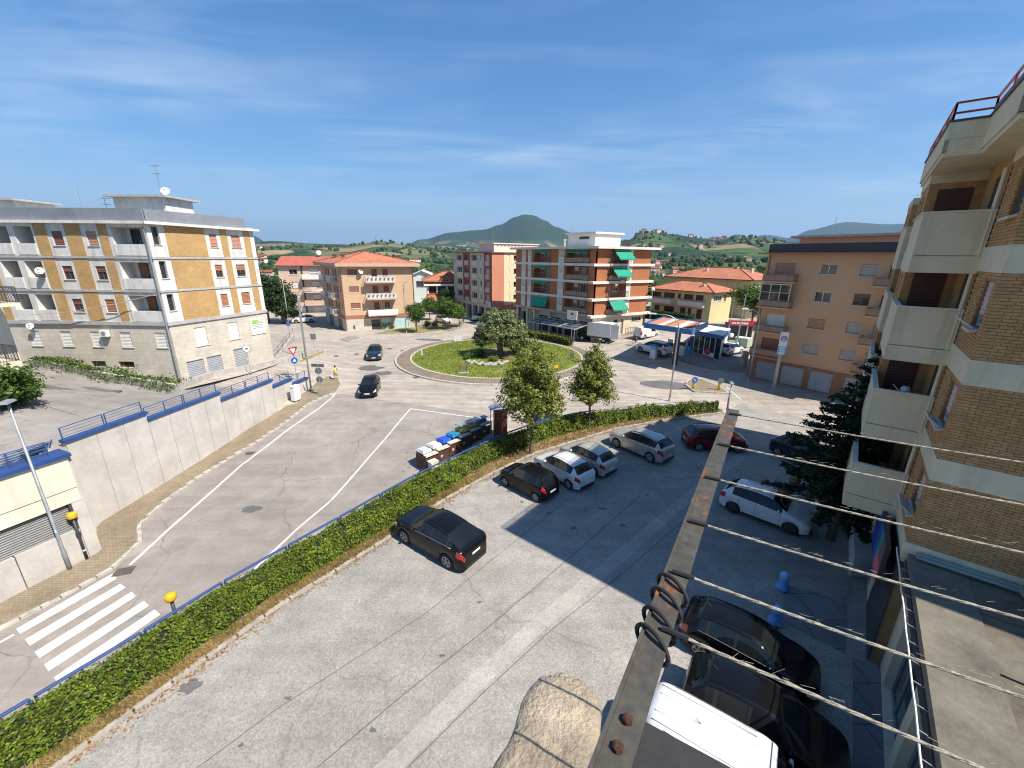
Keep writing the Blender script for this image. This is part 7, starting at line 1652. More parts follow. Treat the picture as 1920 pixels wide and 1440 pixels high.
# ---------------------------------------------------------------- box truck
def truck():
    c = G(1121, 637, .7); rz = math.atan2(.62, -.78)
    T = thing('box_truck', 'white box truck with open rear door parked by the red brick block', 'truck', (c.x, c.y+.8, z_ground(c.x, c.y+.8)), rz); L = 5.9
    M_bx = pm('truck box white', (.70, .69, .65), .6, .1, 1.2)
    def bx(n, c_, s_, m, par=T): q = MB(); q.box(c_, s_); return q.build(n, m, par, False, True)
    bx('cargo_box', (-.7, 0, 1.95), (3.9, 2.05, 2.1), M_bx); bx('chassis', (-.2, 0, .68), (5.4, .85, .22), M_dark)
    for s in (-1, 1): bx('corner_rail', (-.7, s*1.03, 2.98), (3.9, .05, .08), M_white); bx('corner_rail', (-.7, s*1.03, .93), (3.9, .05, .08), M_metal)
    bx('rear_door', (-3.35, 1.05, 1.95), (1.3, .06, 2.05), M_bx); bx('cargo_opening', (-2.655, -.1, 1.92), (.02, 1.7, 1.85), M_dark); bx('tail_lift', (-2.9, 0, .75), (.5, 2.0, .08), M_metal)
    # cab: lofted profile
    q = MB(); prof = [(1.35, .55), (2.95, .55), (3.0, 1.0), (2.9, 1.25), (2.5, 2.1), (2.2, 2.25), (1.35, 2.25)]; w = .98
    q.mesh([(x, -w, z) for x, z in prof]+[(x, w, z) for x, z in prof], [tuple(range(6, -1, -1)), tuple(range(7, 14))]+[(i, (i+1) % 7, 7+(i+1) % 7, 7+i) for i in range(7)]); q.build('cab', P_blue, T, False, True)
    q = MB(); q.q([(2.885, -.85, 1.3), (2.885, .85, 1.3), (2.525, .8, 2.06), (2.525, -.8, 2.06)]); q.build('windscreen', M_cg, T, False, True)
    for s in (-1, 1): q = MB(); q.q([(1.6, s*.985, 1.3), (2.7, s*.985, 1.3), (2.38, s*.985, 2.05), (1.6, s*.985, 2.05)]); q.build('side_window', M_cg, T, False, True); bx('mirror', (2.75, s*1.2, 1.6), (.08, .16, .36), M_dark)
    for s in (-1, 1): bx('headlight', (2.99, s*.7, .85), (.04, .3, .16), M_lamp); bx('tail_light', (-2.66, s*.85, .72), (.04, .24, .12), M_red)
    for x in (2.15, -1.6):
        for s in (-1, 1):
            q = MB(); q.lathe([(.25, -.13), (.38, -.13), (.40, -.09), (.40, .09), (.38, .13), (.25, .13)], (x, s*.85, .40), 18, 'Y'); wh = q.build('wheel', M_tyre, T, True, True); q = MB(); q.lathe([(.24, -.02), (.24, .02), (.1, .04)], (x, s*.97, .40), 14, 'Y'); q.build('rim', M_rim, wh, True, True)
truck()
# ================================================================== PEOPLE
SKIN = pm('skin', (.42, .24, .16), .6, .08, 6); M_hair = pm('dark hair', (.03, .02, .015), .7, .2, 20)
def skin_mesh(name, V, E, rad, mat, par, sub=1):
    me = bpy.data.meshes.new(name); me.from_pydata(V, E, []); o = bpy.data.objects.new(name, me); COL.objects.link(o); o.parent = par
    md = o.modifiers.new('skin', 'SKIN'); md.use_smooth_shade = True
    for i, r in enumerate(rad): me.skin_vertices[0].data[i].radius = (r, r) if not isinstance(r, tuple) else r
    me.skin_vertices[0].data[0].use_root = True
    o.modifiers.new('sub', 'SUBSURF').levels = sub; o.modifiers['sub'].render_levels = sub
    me.materials.append(mat); return o
def person(label, p, rz, top, legs, pose='walk', shoes=(.6, .58, .55), long_sleeve=False, shorts=True, hold=None):
    T = thing('person', label, 'person', p, rz); j = {}
    st = .26 if pose == 'walk' else .04; sit = pose == 'ride'
    J = {'pel': (0, 0, .92), 'wst': (0.01, 0, 1.08), 'chs': (.02, 0, 1.30), 'nk': (.02, 0, 1.46), 'hd': (.035, 0, 1.56), 'ht': (.03, 0, 1.68)}
    for s, sg in (('l', 1), ('r', -1)):
        f = st*sg
        if sit: J['hip'+s] = (.02, .09*sg, .9); J['kn'+s] = (.36, .11*sg, .78-.12*sg); J['an'+s] = (.22, .11*sg, .32-.12*sg); J['to'+s] = (.38, .11*sg, .28-.12*sg)
        else: J['hip'+s] = (0, .09*sg, .88); J['kn'+s] = (f*.45+.04, .10*sg, .48); J['an'+s] = (f*.9-.05*(f < 0), .10*sg, .085+.05*(f < 0)); J['to'+s] = (f*.9+.13, .12*sg, .035+.02*(f < 0))
        J['sh'+s] = (.01, .18*sg, 1.39); a = -f
        if pose == 'reach' and sg == 1 or sit: J['el'+s] = (.22, .24*sg, 1.2); J['wr'+s] = (.46, .2*sg, 1.12 if not sit else 1.0)
        else: J['el'+s] = (a*.35-.03, .26*sg, 1.13); J['wr'+s] = (a*.7+.06, .27*sg, .90)
    order = list(J); ix = {k: i for i, k in enumerate(order)}; V = [J[k] for k in order]
    E = [('pel', 'wst'), ('wst', 'chs'), ('chs', 'nk'), ('nk', 'hd'), ('hd', 'ht')]
    for s in 'lr': E += [('pel', 'hip'+s), ('hip'+s, 'kn'+s), ('kn'+s, 'an'+s), ('an'+s, 'to'+s), ('chs', 'sh'+s), ('sh'+s, 'el'+s), ('el'+s, 'wr'+s)]
    E = [(ix[a], ix[b]) for a, b in E]; rad = {'pel': .13, 'wst': .115, 'chs': .135, 'nk': .055, 'hd': .088, 'ht': .075}
    for s in 'lr': rad.update({'hip'+s: .09, 'kn'+s: .06, 'an'+s: .04, 'to'+s: .035, 'sh'+s: .06, 'el'+s: .042, 'wr'+s: .03})
    Rl = [rad[k] for k in order]
    for s, sg in (('l', 1), ('r', -1)):   # hands: palm and five fingers
        w = Vector(J['wr'+s]); e = Vector(J['el'+s]); d = (w-e).normalized(); pa = w+d*.07; k0 = len(V); V.append(tuple(pa)); Rl.append(.03); E.append((ix['wr'+s], k0))
        sd = Vector((1, 0, 0)) if abs(d.x) < .7 else Vector((0, 0, 1))
        for q, (o, l) in enumerate(((-.028, .075), (-.01, .085), (.01, .08), (.027, .065))):
            b = pa+sd*o+d*.03; t = b+d*l*.6+Vector((0, -sg*.012, 0)); k = len(V); V += [tuple(b), tuple(t)]; Rl += [.010, .008]; E += [(k0, k), (k, k+1)]
        k = len(V); V += [tuple(w+d*.03+sd*.035), tuple(w+d*.075+sd*.055)]; Rl += [.011, .009]; E += [(k0, k), (k, k+1)]
    skin_mesh('body', V, E, Rl, SKIN, T)
    def cloth(name, keys, pairs, grow, mat):
        ii = {k: n for n, k in enumerate(keys)}; skin_mesh(name, [J[k] for k in keys], [(ii[a], ii[b]) for a, b in pairs], [rad[k]+grow for k in keys], mat, T)
    tp = [('wst', 'chs'), ('wst', 'pel'), ('chs', 'shl'), ('chs', 'shr')]; ks = ['wst', 'chs', 'pel', 'shl', 'shr']
    J['mel'] = tuple((Vector(J['shl'])*.45+Vector(J['ell'])*.55)); J['mer'] = tuple((Vector(J['shr'])*.45+Vector(J['elr'])*.55)); rad['mel'] = rad['mer'] = .05
    ks += ['mel', 'mer']; tp += [('shl', 'mel'), ('shr', 'mer')]
    cloth('shirt', ks, tp, .016, pm('shirt %d' % (hash(top) % 999), top, .85, .12, 8))
    ks = ['pel', 'hipl', 'hipr', 'knl', 'knr']; pr = [('pel', 'hipl'), ('pel', 'hipr'), ('hipl', 'knl'), ('hipr', 'knr')]
    if not shorts: ks += ['anl', 'anr']; pr += [('knl', 'anl'), ('knr', 'anr')]
    cloth('shorts' if shorts else 'trousers', ks, pr, .018, pm('legs %d' % (hash(legs) % 999), legs, .85, .12, 8))
    for s in 'lr': q = MB(); a, t = Vector(J['an'+s]), Vector(J['to'+s]); q.tube([a+Vector((-.06, 0, -.045)), a+Vector((0, 0, -.03)), t+Vector((.05, 0, -.0))], [.045, .052, .03], 8); q.build('shoe', pm('shoe %d' % (hash(shoes) % 999), shoes, .7), T, True, True)
    h = Vector(J['hd']); q = MB(); q.lathe([(.02, -.05), (.098, -.02), (.105, .05), (.085, .12), (.02, .155)], (h.x-.018, 0, h.z), 12); q.build('hair', M_hair, T, True, True)
    q = MB(); q.lathe([(.004, -.02), (.016, -.012), (.010, .02)], (h.x+.085, 0, h.z), 6); q.build('nose', SKIN, T, True, True)
    return T
pp = GR(631, 714); PERSON = person('person in yellow top and khaki shorts walking across the road with a white bag', (pp.x, pp.y, z_ground(pp.x, pp.y)), R(150), (.62, .60, .12), (.35, .30, .17))
bg_ = thing('shopping_bag', 'white carrier bag in the hand of the walking person', 'bag', (pp.x, pp.y, .3)); q = MB(); bx_, by_ = pp.x-.28, pp.y-.16; q.hexa([(bx_-.12, by_-.06, .38), (bx_+.12, by_-.06, .38), (bx_+.12, by_+.06, .38), (bx_-.12, by_+.06, .38), (bx_-.14, by_-.04, .72), (bx_+.14, by_-.04, .72), (bx_+.14, by_+.04, .72), (bx_-.14, by_+.04, .72)]); q.build('sack', M_white, bg_); q = MB(); q.tube([(bx_-.08, by_, .72), (bx_, by_, .9), (bx_+.08, by_, .72)], .008, 5); q.build('handle', M_white, bg_)
q_ = GR(1143, 642); person('person in red standing behind the open box truck', (q_.x, q_.y, z_ground(q_.x, q_.y)), R(60), (.45, .04, .06), (.06, .06, .08), 'reach', shorts=False)
q_ = GR(1222, 668); person('person in pale shirt refuelling the white SUV', (q_.x, q_.y, z_ground(q_.x, q_.y)), R(80), (.55, .60, .66), (.2, .22, .28), 'reach', shorts=False)
def cyclist():
    c = GR(1188, 648); z = z_ground(c.x, c.y); rz = R(5)
    person('person in black riding a bicycle past the filling station', (c.x, c.y, z), rz, (.03, .03, .035), (.03, .03, .03), 'ride')
    B = thing('bicycle', 'dark bicycle ridden past the filling station', 'bicycle', (c.x, c.y, z), rz)
    for x in (-.5, .52):
        q = MB(); n = 22; pts = [(x+.33*math.cos(2*math.pi*k/n), 0, .345+.33*math.sin(2*math.pi*k/n)) for k in range(n+1)]; q.tube(pts, .018, 6, caps=False); w = q.build('wheel', M_tyre, B, True, True); q = MB()
        for k in range(8): q.tube([(x, 0, .345), (x+.32*math.cos(k*.785), 0, .345+.32*math.sin(k*.785))], .003, 3)
        q.build('spokes', M_metal, w, False, True)
    q = MB()
    for a, b in (((-.5, .345), (-.08, .3)), ((-.08, .3), (.36, .75)), ((-.08, .3), (-.2, .82)), ((-.2, .78), (.36, .78)), ((-.5, .345), (-.2, .78)), ((.52, .345), (.36, .95))): q.tube([(a[0], 0, a[1]), (b[0], 0, b[1])], .02, 6)
    q.build('frame', M_dark, B, False, True); q = MB(); q.tube([(.4, -.26, 1.0), (.34, 0, .97), (.4, .26, 1.0)], .014, 6); q.build('handlebar', M_metal, B, True, True); q = MB(); q.box((-.22, 0, .85), (.26, .14, .06)); q.build('saddle', M_black, B, False, True)
cyclist()
# ================================================================== TREES
L_lime = leafm('linden leaves', (.075, .10, .012), (.18, .20, .03), (.33, .33, .09)); L_olive = leafm('olive leaves', (.10, .135, .05), (.19, .225, .095), (.29, .32, .165)); L_dark = leafm('dark tree leaves', (.010, .026, .008), (.035, .065, .018), (.06, .10, .03)); L_mid = leafm('street tree leaves', (.025, .06, .01), (.08, .145, .022), (.16, .22, .04)); L_cedar = leafm('cedar needles', (.006, .018, .008), (.018, .042, .018), (.035, .065, .03))
t1 = G(995, 853, 0); t2 = G(1103, 806, 0)
def conic(h0, h1, r, n, seed, lean=(0, 0)):
    rr = random.Random(seed); out = []
    for k in range(n):
        t = (k+.5)/n; z = h0+(h1-h0)*t; w = r*(1.0-t)**.62*(.55+.45*min(1, t*5+.35)); m = 3 if t < .75 else 1
        for i in range(m):
            a = 2*math.pi*i/m+k*1.3; o = w*.52 if m > 1 else 0; s = w*(.72 if m > 1 else .95); out.append((o*math.cos(a)+lean[0]*t+rr.uniform(-.1, .1), o*math.sin(a)+lean[1]*t, z, s, s, (h1-h0)/n*1.05))
    return out
tree('taller broad linden standing in the hedge gap in front of the roundabout', (t1.x, t1.y, .08), 7.5, 2.2, .115, conic(3.1, 8.0, 2.4, 8, 1), L_lime, 17000, .115, 'lindens along the hedge', 11, 'linden_tree', 9, shell=.55)
tree('smaller pointed linden right of the taller one along the hedge', (t2.x, t2.y, .08), 6.6, 2.0, .10, conic(2.6, 7.0, 1.8, 8, 2, (.2, .1)), L_lime, 11500, .12, 'lindens along the hedge', 12, 'linden_tree', 8, shell=.55)
ol = GR(938, 668, z_mound); lob = [(0, 0, 4.1, 2.0, 1.9, 1.6), (-1.7, .3, 3.4, 1.5, 1.6, 1.5), (1.8, .2, 3.3, 1.5, 1.6, 1.6), (-.9, -1.0, 3.0, 1.4, 1.4, 1.3), (1.0, -1.1, 2.8, 1.3, 1.3, 1.3), (-2.4, 0, 2.1, .9, 1.0, .9), (2.7, 0, 2.0, .9, 1.0, 1.1), (0, 1.0, 3.8, 1.9, 1.6, 1.5), (-.7, 0, 5.2, 1.2, 1.2, .8), (.8, 0, 5.1, 1.3, 1.3, .8)]
tree('big spreading silver green olive on the roundabout', (ol.x, ol.y, z_mound(ol.x, ol.y)), 5.2, 1.5, .42, lob, L_olive, 17000, .17, None, 13, 'olive_tree', 10, shell=.6, elong=2.4)
# dark tree mass behind the white block
for k, (px, py, h, r, lab) in enumerate(((505, 606, 9.5, 3.4, 'tall dark tree between the white block and the pink block'), (532, 607, 6.6, 2.6, 'lower dark tree leaning over the black parked car'))):
    b = GR(px, py); rr = random.Random(50+k); tree(lab, (b.x, b.y, b.z), h, h*.3, .2, [(rr.uniform(-.5, .5)*r, rr.uniform(-.5, .5)*r, h*rr.uniform(.42, .8), r*rr.uniform(.5, .75), r*rr.uniform(.5, .75), h*.2) for _ in range(9)], L_dark, 8000, .3, None, 50+k, 'tree')
for k, (px, py, h, r, lab) in enumerate(((781, 623, 5.2, 1.9, 'leafy young street tree nearest the apricot block'), (843, 618, 6.2, 2.3, 'young street tree with round crown at the bend of the side street'), (862, 613, 4.2, 1.5, 'thin low street tree at the corner of the verge'), (806, 600, 4.8, 1.7, 'street tree behind the verge in front of the restaurant'), (835, 590, 6.0, 2.0, 'dark round tree beside the restaurant door'))):
    b = GR(px, py); rr = random.Random(70+k); tree(lab, (b.x, b.y, b.z), h, h*.36, .09, [(rr.uniform(-.45, .45)*r, rr.uniform(-.45, .45)*r, h*rr.uniform(.5, .85), r*rr.uniform(.5, .7), r*rr.uniform(.5, .7), h*.16) for _ in range(7)], L_mid if k < 4 else L_dark, 4200, .2, 'street trees by the apricot block', 70+k, 'street_tree')
for k, (X_, Y_, h, r, lab, lf) in enumerate(((40.5, 69.5, 7.0, 3.4, 'broad green tree in the yard between the yellow house and the shop kiosk', L_mid), (45.5, 71, 5.2, 2.4, 'smaller green tree right of the broad yard tree', L_mid), (27.0, 92, 9, 3.2, 'green tree left of the yellow house', L_mid), (31, 101, 10, 3.4, 'tall tree behind the left end of the yellow house', L_dark), (56, 104, 13, 3.6, 'tall dark tree behind the right end of the yellow house roof', L_dark), (62, 98, 12, 4.5, 'leafy tree between the yellow house and the tan block', L_mid), (47, 112, 12, 3.8, 'dark tree rising over the yellow house ridge', L_dark), (-24, 128, 9, 4, 'round tree behind the pale metal hall', L_mid), (-33, 112, 12.8, 4.2, 'tall tree rising behind the apricot block roof', L_mid), (-9, 122, 8, 3.6, 'tree behind the restaurant roof', L_dark))):
    rr = random.Random(90+k); z = z_ground(X_, Y_) if Y_ < 100 else -.4; tree(lab, (X_, Y_, z), h, h*.3, .18, [(rr.uniform(-.5, .5)*r, rr.uniform(-.5, .5)*r, h*rr.uniform(.42, .82), r*rr.uniform(.5, .75), r*rr.uniform(.5, .75), h*.18) for _ in range(8)], lf, 5200, .3, None, 90+k, 'tree')
def cedar():
    b = G(1556, 1012, 0); rr = random.Random(31); T = thing('cedar_tree', 'dark cedar with layered branches in front of the brick block', 'tree', (b.x, b.y, 0)); h = 9.2
    mb = MB(); mb.tube([b+Vector((0, 0, -.1)), b+Vector((.02, 0, 3)), b+Vector((.1, .05, 6)), b+Vector((.15, .1, h))], [.19, .15, .10, .02], 9)
    lv = MB(); tiers = 19
    for k in range(tiers):
        z = 2.3+(h-2.4)*k/(tiers-1); L = 2.9*(1-(k/(tiers-1))**1.35)+.35; nb = 7 if k < 12 else 5
        for i in range(nb):
            a = 2*math.pi*(i/nb)+k*.9+rr.uniform(-.25, .25); l = L*rr.uniform(.7, 1.12); d = Vector((math.cos(a), math.sin(a), 0)); s = b+Vector((.1*z/9, 0, z)); e = s+d*l+Vector((0, 0, -.10*l+.1)); mb.tube([s, s.lerp(e, .5)+Vector((0, 0, .08)), e], [.035, .025, .008], 4)
            n = int(l*85); sd = Vector((-d.y, d.x, 0))
            for _ in range(n):
                t = rr.random()**.7; p = s.lerp(e, t)+sd*rr.gauss(0, .22*(1.1-t*.6))+Vector((0, 0, -abs(rr.gauss(0, .09))+.06)); 
                leaf_quad(lv, p, .115, rr, Vector((0, 0, 1.2)), 2.4)
    mb.build('trunk', M_bark, T, True); tag(lv.build('crown', L_cedar, T), kind='stuff')
cedar()
def shrub(label, p, r, h, leaf, n, size, seed, name='shrub', group=None):
    rr = random.Random(seed); T = thing(name, label, 'shrub', p, 0, group); lv = MB(); mb = MB(); p = Vector(p)
    for k in range(6): a = k*1.05; mb.tube([p, p+Vector((math.cos(a)*r*.5, math.sin(a)*r*.5, h*.6))], [.03, .01], 4)
    mb.build('stems', M_bark, T); crown_leaves(lv, [(p.x+rr.uniform(-.35, .35)*r, p.y+rr.uniform(-.35, .35)*r, p.z+h*rr.uniform(.4, .65), r*.65, r*.65, h*.42) for _ in range(4)], n, size, rr, .6); tag(lv.build('foliage', leaf, T), kind='stuff')
b = GR(20, 775, z_lot); shrub('big dark green bush on the upper lot at the left edge', (b.x-1.0, b.y, z_lot(b.x, b.y)), 2.3, 2.9, L_mid, 3800, .16, 5)
b = GR(45, 757, z_lot); shrub('brighter green bush in front of the big bush at the left edge', (b.x, b.y, z_lot(b.x, b.y)), 1.0, 1.3, leafm('bright bush', (.03, .09, .015), (.08, .19, .03)), 1500, .12, 6)
for k, (px, py, r, h, lab) in enumerate(((905, 668, 1.0, 1.0, 'rounded shrub left of the olive trunk'), (880, 672, .8, .7, 'low shrub among the stones on the roundabout'), (965, 662, 1.2, 1.3, 'green shrub right of the olive trunk'), (925, 676, .6, .5, 'dry low shrub in the mulch bed'))):
    b = GR(px, py, z_mound); shrub(lab, (b.x, b.y, z_mound(b.x, b.y)), r, h, L_mid if k != 3 else L_lime, 700, .13, 200+k)
b = G(1600, 1000, 0); shrub('dark shrub beside the cedar trunk', (b.x, b.y, 0), 1.0, 1.2, L_dark, 1300, .12, 210); b = G(1575, 985, 0); shrub('dark low shrub behind the cedar trunk', (b.x+.3, b.y+1, 0), .9, 1.0, L_dark, 900, .12, 211)
for k, (px, py) in enumerate(((1480, 715), (1560, 733), (1452, 708))): b = GR(px, py); shrub(('weedy bush in front of the middle garage of the tan block', 'weedy bush in front of the third garage of the tan block', 'small weed at the first garage pier of the tan block')[k], (b.x+.6, b.y+.5, b.z), .8, .8, L_dark, 700, .12, 220+k)
for k, (px, py) in enumerate(((715, 617), (730, 616), (745, 614), (800, 611), (815, 612))):
    b = GR(px, py); shrub('rounded green bush at the foot of the apricot block verge', (b.x, b.y, b.z), 1.1, 1.0, L_mid if k < 3 else L_dark, 700, .14, 230+k, group='bushes along the apricot block verge')
# creeping ground cover along the low wall of the white block
def creeper():
    rr = random.Random(77); lv = MB()
    for a, b in zip(LW[:3], LW[1:3]):
        for _ in range(1700):
            t = rr.random(); p = a.lerp(b, t); o = rr.gauss(.25, .5)*(1+noise.noise(p*.6)); leaf_quad(lv, (p.x+.1*rr.gauss(0, 1), p.y+o, z_lot(p.x, p.y)+.6+abs(rr.gauss(0, .12))-max(0, -o)*.5), .13, rr, Vector((0, 0, 1)))
    tag(lv.build('creeper', L_mid), 'green creeper spilling over the low wall in front of the white block', 'creeper', kind='stuff')
creeper()
M_dry = leafm('dry grass', (.28, .19, .07), (.42, .31, .13), (.20, .19, .06))
bedp = resample(KERB, .25); rail_of = [railp(p) for p in bedp]
def dry(rr):
    k = rr.randrange(len(bedp)-1); w = rr.random(); p = bedp[k].lerp(bedp[k+1], w); q = rail_of[k].lerp(rail_of[k+1], w); d = (q-p).normalized(); wide = .5+.9*sstep(20, 23, p.y)*(1-sstep(31, 34, p.y)); x = p+d*rr.uniform(.03, wide)
    return x.x, x.y, .1
tag(grass_tufts('dry_grass', 8500, dry, .17, M_dry, .016), 'dry yellow grass between hedge and kerb', 'grass')
def leaves_on_kerb(rr):
    k = rr.randrange(len(bedp)-1); w = rr.random(); p = bedp[k].lerp(bedp[k+1], w); q = rail_of[k].lerp(rail_of[k+1], w); d = (p-q).normalized(); x = p+d*abs(rr.gauss(.1, .16)*(1+noise.noise(Vector((p.x, p.y, 0))))); return x.x, x.y, .03
mb = MB(); rr = random.Random(8)
for _ in range(5200): x, y, z = leaves_on_kerb(rr); leaf_quad(mb, (x, y, z+.012), .05, rr, Vector((0, 0, 5)))
tag(mb.build('fallen_leaves', leafm('fallen leaves', (.20, .09, .03), (.34, .19, .08), (.42, .30, .16))), 'brown fallen leaves along the parking kerb', 'leaves', kind='stuff')
# ================================================================== STREET FURNITURE
def pole_lamp(label, base, hpx, arm=(1, 0), al=1.6, zf=z_ground, group='curved arm street lamps', h=None, r=.07, mat=None):
    b = GR(*base, zf); z = zf(b.x, b.y); b = Vector((b.x, b.y, z))
    if h is None:
        h = 8.0; lo, hi = 1, 16
        for _ in range(40):
            h = (lo+hi)/2; v = Vector((b.x, b.y, z+h-CAM_H)); y = CY-F_PX*v.dot(_up)/v.dot(_fw)
            if y > hpx: lo = h
            else: hi = h
    T = thing('street_lamp', label, 'street lamp', b, 0, group); a = Vector((arm[0], arm[1], 0)).normalized(); mat = mat or M_metal; q = MB()
    pts = [b, b+Vector((0, 0, h*.45)), b+Vector((0, 0, h-1.1))]+[b+Vector((0, 0, h-1.1))+Vector((0, 0, 1.1*math.sin(t)))+a*(al*.62*(1-math.cos(t))) for t in (.4, .8, 1.2, 1.5)]+[b+Vector((0, 0, h+.06))+a*al]
    q.tube(pts, [r*1.25, r, r*.8, r*.7, r*.65, r*.6, r*.6, r*.55], 8); q.build('pole', mat, T, True)
    e = pts[-1]; q = MB(); f = e+a*.62; s = Vector((-a.y, a.x, 0))*.15; q.hexa([e-s*.6+Vector((0, 0, -.05)), f-s+Vector((0, 0, -.02)), f+s+Vector((0, 0, -.02)), e+s*.6+Vector((0, 0, -.05)), e-s*.5+Vector((0, 0, .07)), f-s*.7+Vector((0, 0, .08)), f+s*.7+Vector((0, 0, .08)), e+s*.5+Vector((0, 0, .07))]); q.build('lamp_head', M_slab, T)
    q = MB(); q.lathe([(r*1.9, 0), (r*1.7, .25), (r*1.2, .3)], b, 10); q.build('base_collar', mat, T); return T
def flat_lamp(label, base, hpx, zf=z_ground, arm=(0, 1)):
    b = GR(*base, zf); z = zf(b.x, b.y); b = Vector((b.x, b.y, z)); lo, hi = 1, 16
    for _ in range(40):
        h = (lo+hi)/2; v = Vector((b.x, b.y, z+h-CAM_H)); y = CY-F_PX*v.dot(_up)/v.dot(_fw)
        if y > hpx: lo = h
        else: hi = h
    T = thing('street_lamp', label, 'street lamp', b); q = MB(); q.tube([b, b+Vector((0, 0, 1.2)), b+Vector((0, 0, 1.25)), b+Vector((0, 0, h))], [.085, .085, .065, .045], 10); q.build('pole', pm('weathered steel', (.30, .33, .34), .55, .25, 2, metal=.4), T, True)
    a = Vector((arm[0], arm[1], 0)).normalized(); s = Vector((-a.y, a.x, 0)); c = b+Vector((0, 0, h+.05)); q = MB(); q.hexa([c-a*.28-s*.16, c+a*.32-s*.16, c+a*.32+s*.16, c-a*.28+s*.16, c-a*.2-s*.12+Vector((0, 0, .1)), c+a*.26-s*.12+Vector((0, 0, .1)), c+a*.26+s*.12+Vector((0, 0, .1)), c-a*.2+s*.12+Vector((0, 0, .1))]); q.build('lamp_head', M_grey, T)
    q = MB(); q.box(b+Vector((.06, -.07, 2.3)), (.05, .02, .16)); q.build('tag_plate', M_white, T); return T
pole_lamp('street lamp on the grass wedge behind the give way sign', (574, 674), 541, (1, .1))
pole_lamp('street lamp at the roundabout end of the retaining wall', (584, 734), 546, (1, .1))
pole_lamp('pale green street lamp beside the dark tree', (542, 609), 517, (-1, .1), mat=pm('pale green paint', (.45, .50, .42), .5))
pole_lamp('street lamp in front of the apricot block', (762, 625), 529, (.9, -.5), al=.9)
pole_lamp('street lamp standing on the roundabout by the olive', (970, 660), 596, (-.9, -.3), zf=lambda x, y: .15, al=2.0)
pole_lamp('street lamp behind the hedge near the traffic island', (1255, 752), 592, (-.95, .3), al=2.0)
pole_lamp('street lamp in front of the red brick block', (1073, 628), 541, (-.7, -.7), al=1.1)
pole_lamp('street lamp in front of the tan block', (1403, 716), 582, (-.9, .4), al=1.2)
flat_lamp('grey lamp post with flat head in front of the garage shutter', (133, 1071), 757, arm=(.4, -1))
flat_lamp('short lamp post with flat head at the end of the hedge', (1363, 770), 720, zf=lambda x, y: .1, arm=(.3, 1))
M_y = pm('amber plastic', (.75, .40, .012), .35, .06, 4); M_bluesign = pm('sign blue', (.02, .12, .40), .4, .08); M_signback = pm('sign back', (.12, .13, .13), .5, .15); M_whs = pm('sign white', (.75, .75, .73), .5, .06); M_reds = pm('sign red', (.5, .03, .03), .5, .06)
def beacon(label, b, h):
    T = thing('crossing_beacon', label, 'beacon', b, 0, 'amber crossing beacons'); b = Vector(b); q = MB(); q.tube([b, b+Vector((0, 0, h))], .06, 8); q.build('post', M_dark, T, True); q = MB(); q.lathe([(.06, 0), (.16, .03), (.19, .10), (.19, .22), (.165, .29), (.08, .33), (.02, .34)], b+Vector((0, 0, h)), 16); q.build('lamp', M_y, T, True)
    q = MB(); q.box(b+Vector((0, 0, h*.62)), (.13, .13, .22)); q.build('control_box', M_dark, T); q = MB(); q.lathe([(.063, 0), (.063, .08)], b+Vector((0, 0, .5)), 8); q.build('band', M_whs, T)
b = GR(165, 1052); zb_ = z_ground(b.x, b.y)+.12; beacon('amber crossing beacon on the pavement by the garage shutter', (b.x, b.y, zb_), 2.35)
c = None
for k in range(60):   # the far-side twin stands on the road edge just behind the rail
    d_ = 11+k*.15; p = _pt(319, 1118, d_); 
    if p.z-(z_ground(p.x, p.y)+2.5) < 0: c = p; break
if c is None: c = _pt(319, 1118, 14)
zc_ = z_ground(c.x, c.y); beacon('amber crossing beacon behind the hedge rail', (c.x, c.y, zc_), c.z-zc_-.2)
def disc(parent, name, c, n, r, t, mat, mats=None):
    c, n = Vector(c), Vector(n).normalized(); a = n.orthogonal().normalized(); b_ = n.cross(a); q = MB(); N = 20
    f, bk = [c+n*t/2+(a*math.cos(2*math.pi*k/N)+b_*math.sin(2*math.pi*k/N))*r for k in range(N)], [c-n*t/2+(a*math.cos(2*math.pi*k/N)+b_*math.sin(2*math.pi*k/N))*r for k in range(N)]
    q.q(f); q.q(bk[::-1]); [q.q([f[k], bk[k], bk[(k+1) % N], f[(k+1) % N]]) for k in range(N)]; return q.build(name, mat, parent)
def sign_post(label, base, h, zf=z_ground, name='road_sign', r=.03, cat='sign', dz=0):
    b = GR(*base, zf); b = Vector((b.x, b.y, zf(b.x, b.y)+dz)); T = thing(name, label, cat, b); q = MB(); q.tube([b, b+Vector((0, 0, h))], r, 7); q.build('post', M_metal, T); return T, b
T, b = sign_post('road sign post with two round signs and a direction board seen from behind', (603, 745), 3.1, dz=.13); n = (.15, -1, 0)
disc(T, 'round_sign', b+Vector((0, .05, 2.45)), n, .31, .03, M_signback); disc(T, 'round_sign', b+Vector((0, .05, 1.62)), n, .31, .03, M_signback); q = MB(); q.box(b+Vector((0, .05, 2.98)), (1.25, .04, .3), R(-8)); q.build('direction_board', M_signback, T)
T, b = sign_post('give way triangle over a blue round sign on one post behind the blue railing', (557, 713), 3.5); nn = Vector((.75, -.6, 0)); sd = Vector((.6, .75, 0))
q = MB(); c3 = b+nn*.06+Vector((0, 0, 3.05)); q.q([c3+sd*.5+Vector((0, 0, .42)), c3-sd*.5+Vector((0, 0, .42)), c3-Vector((0, 0, .45))]); q.q([c3+nn*.03+sd*.5+Vector((0, 0, .42)), c3+nn*.03-sd*.5+Vector((0, 0, .42)), c3+nn*.03-Vector((0, 0, .45))]); q.build('triangle', M_reds, T)
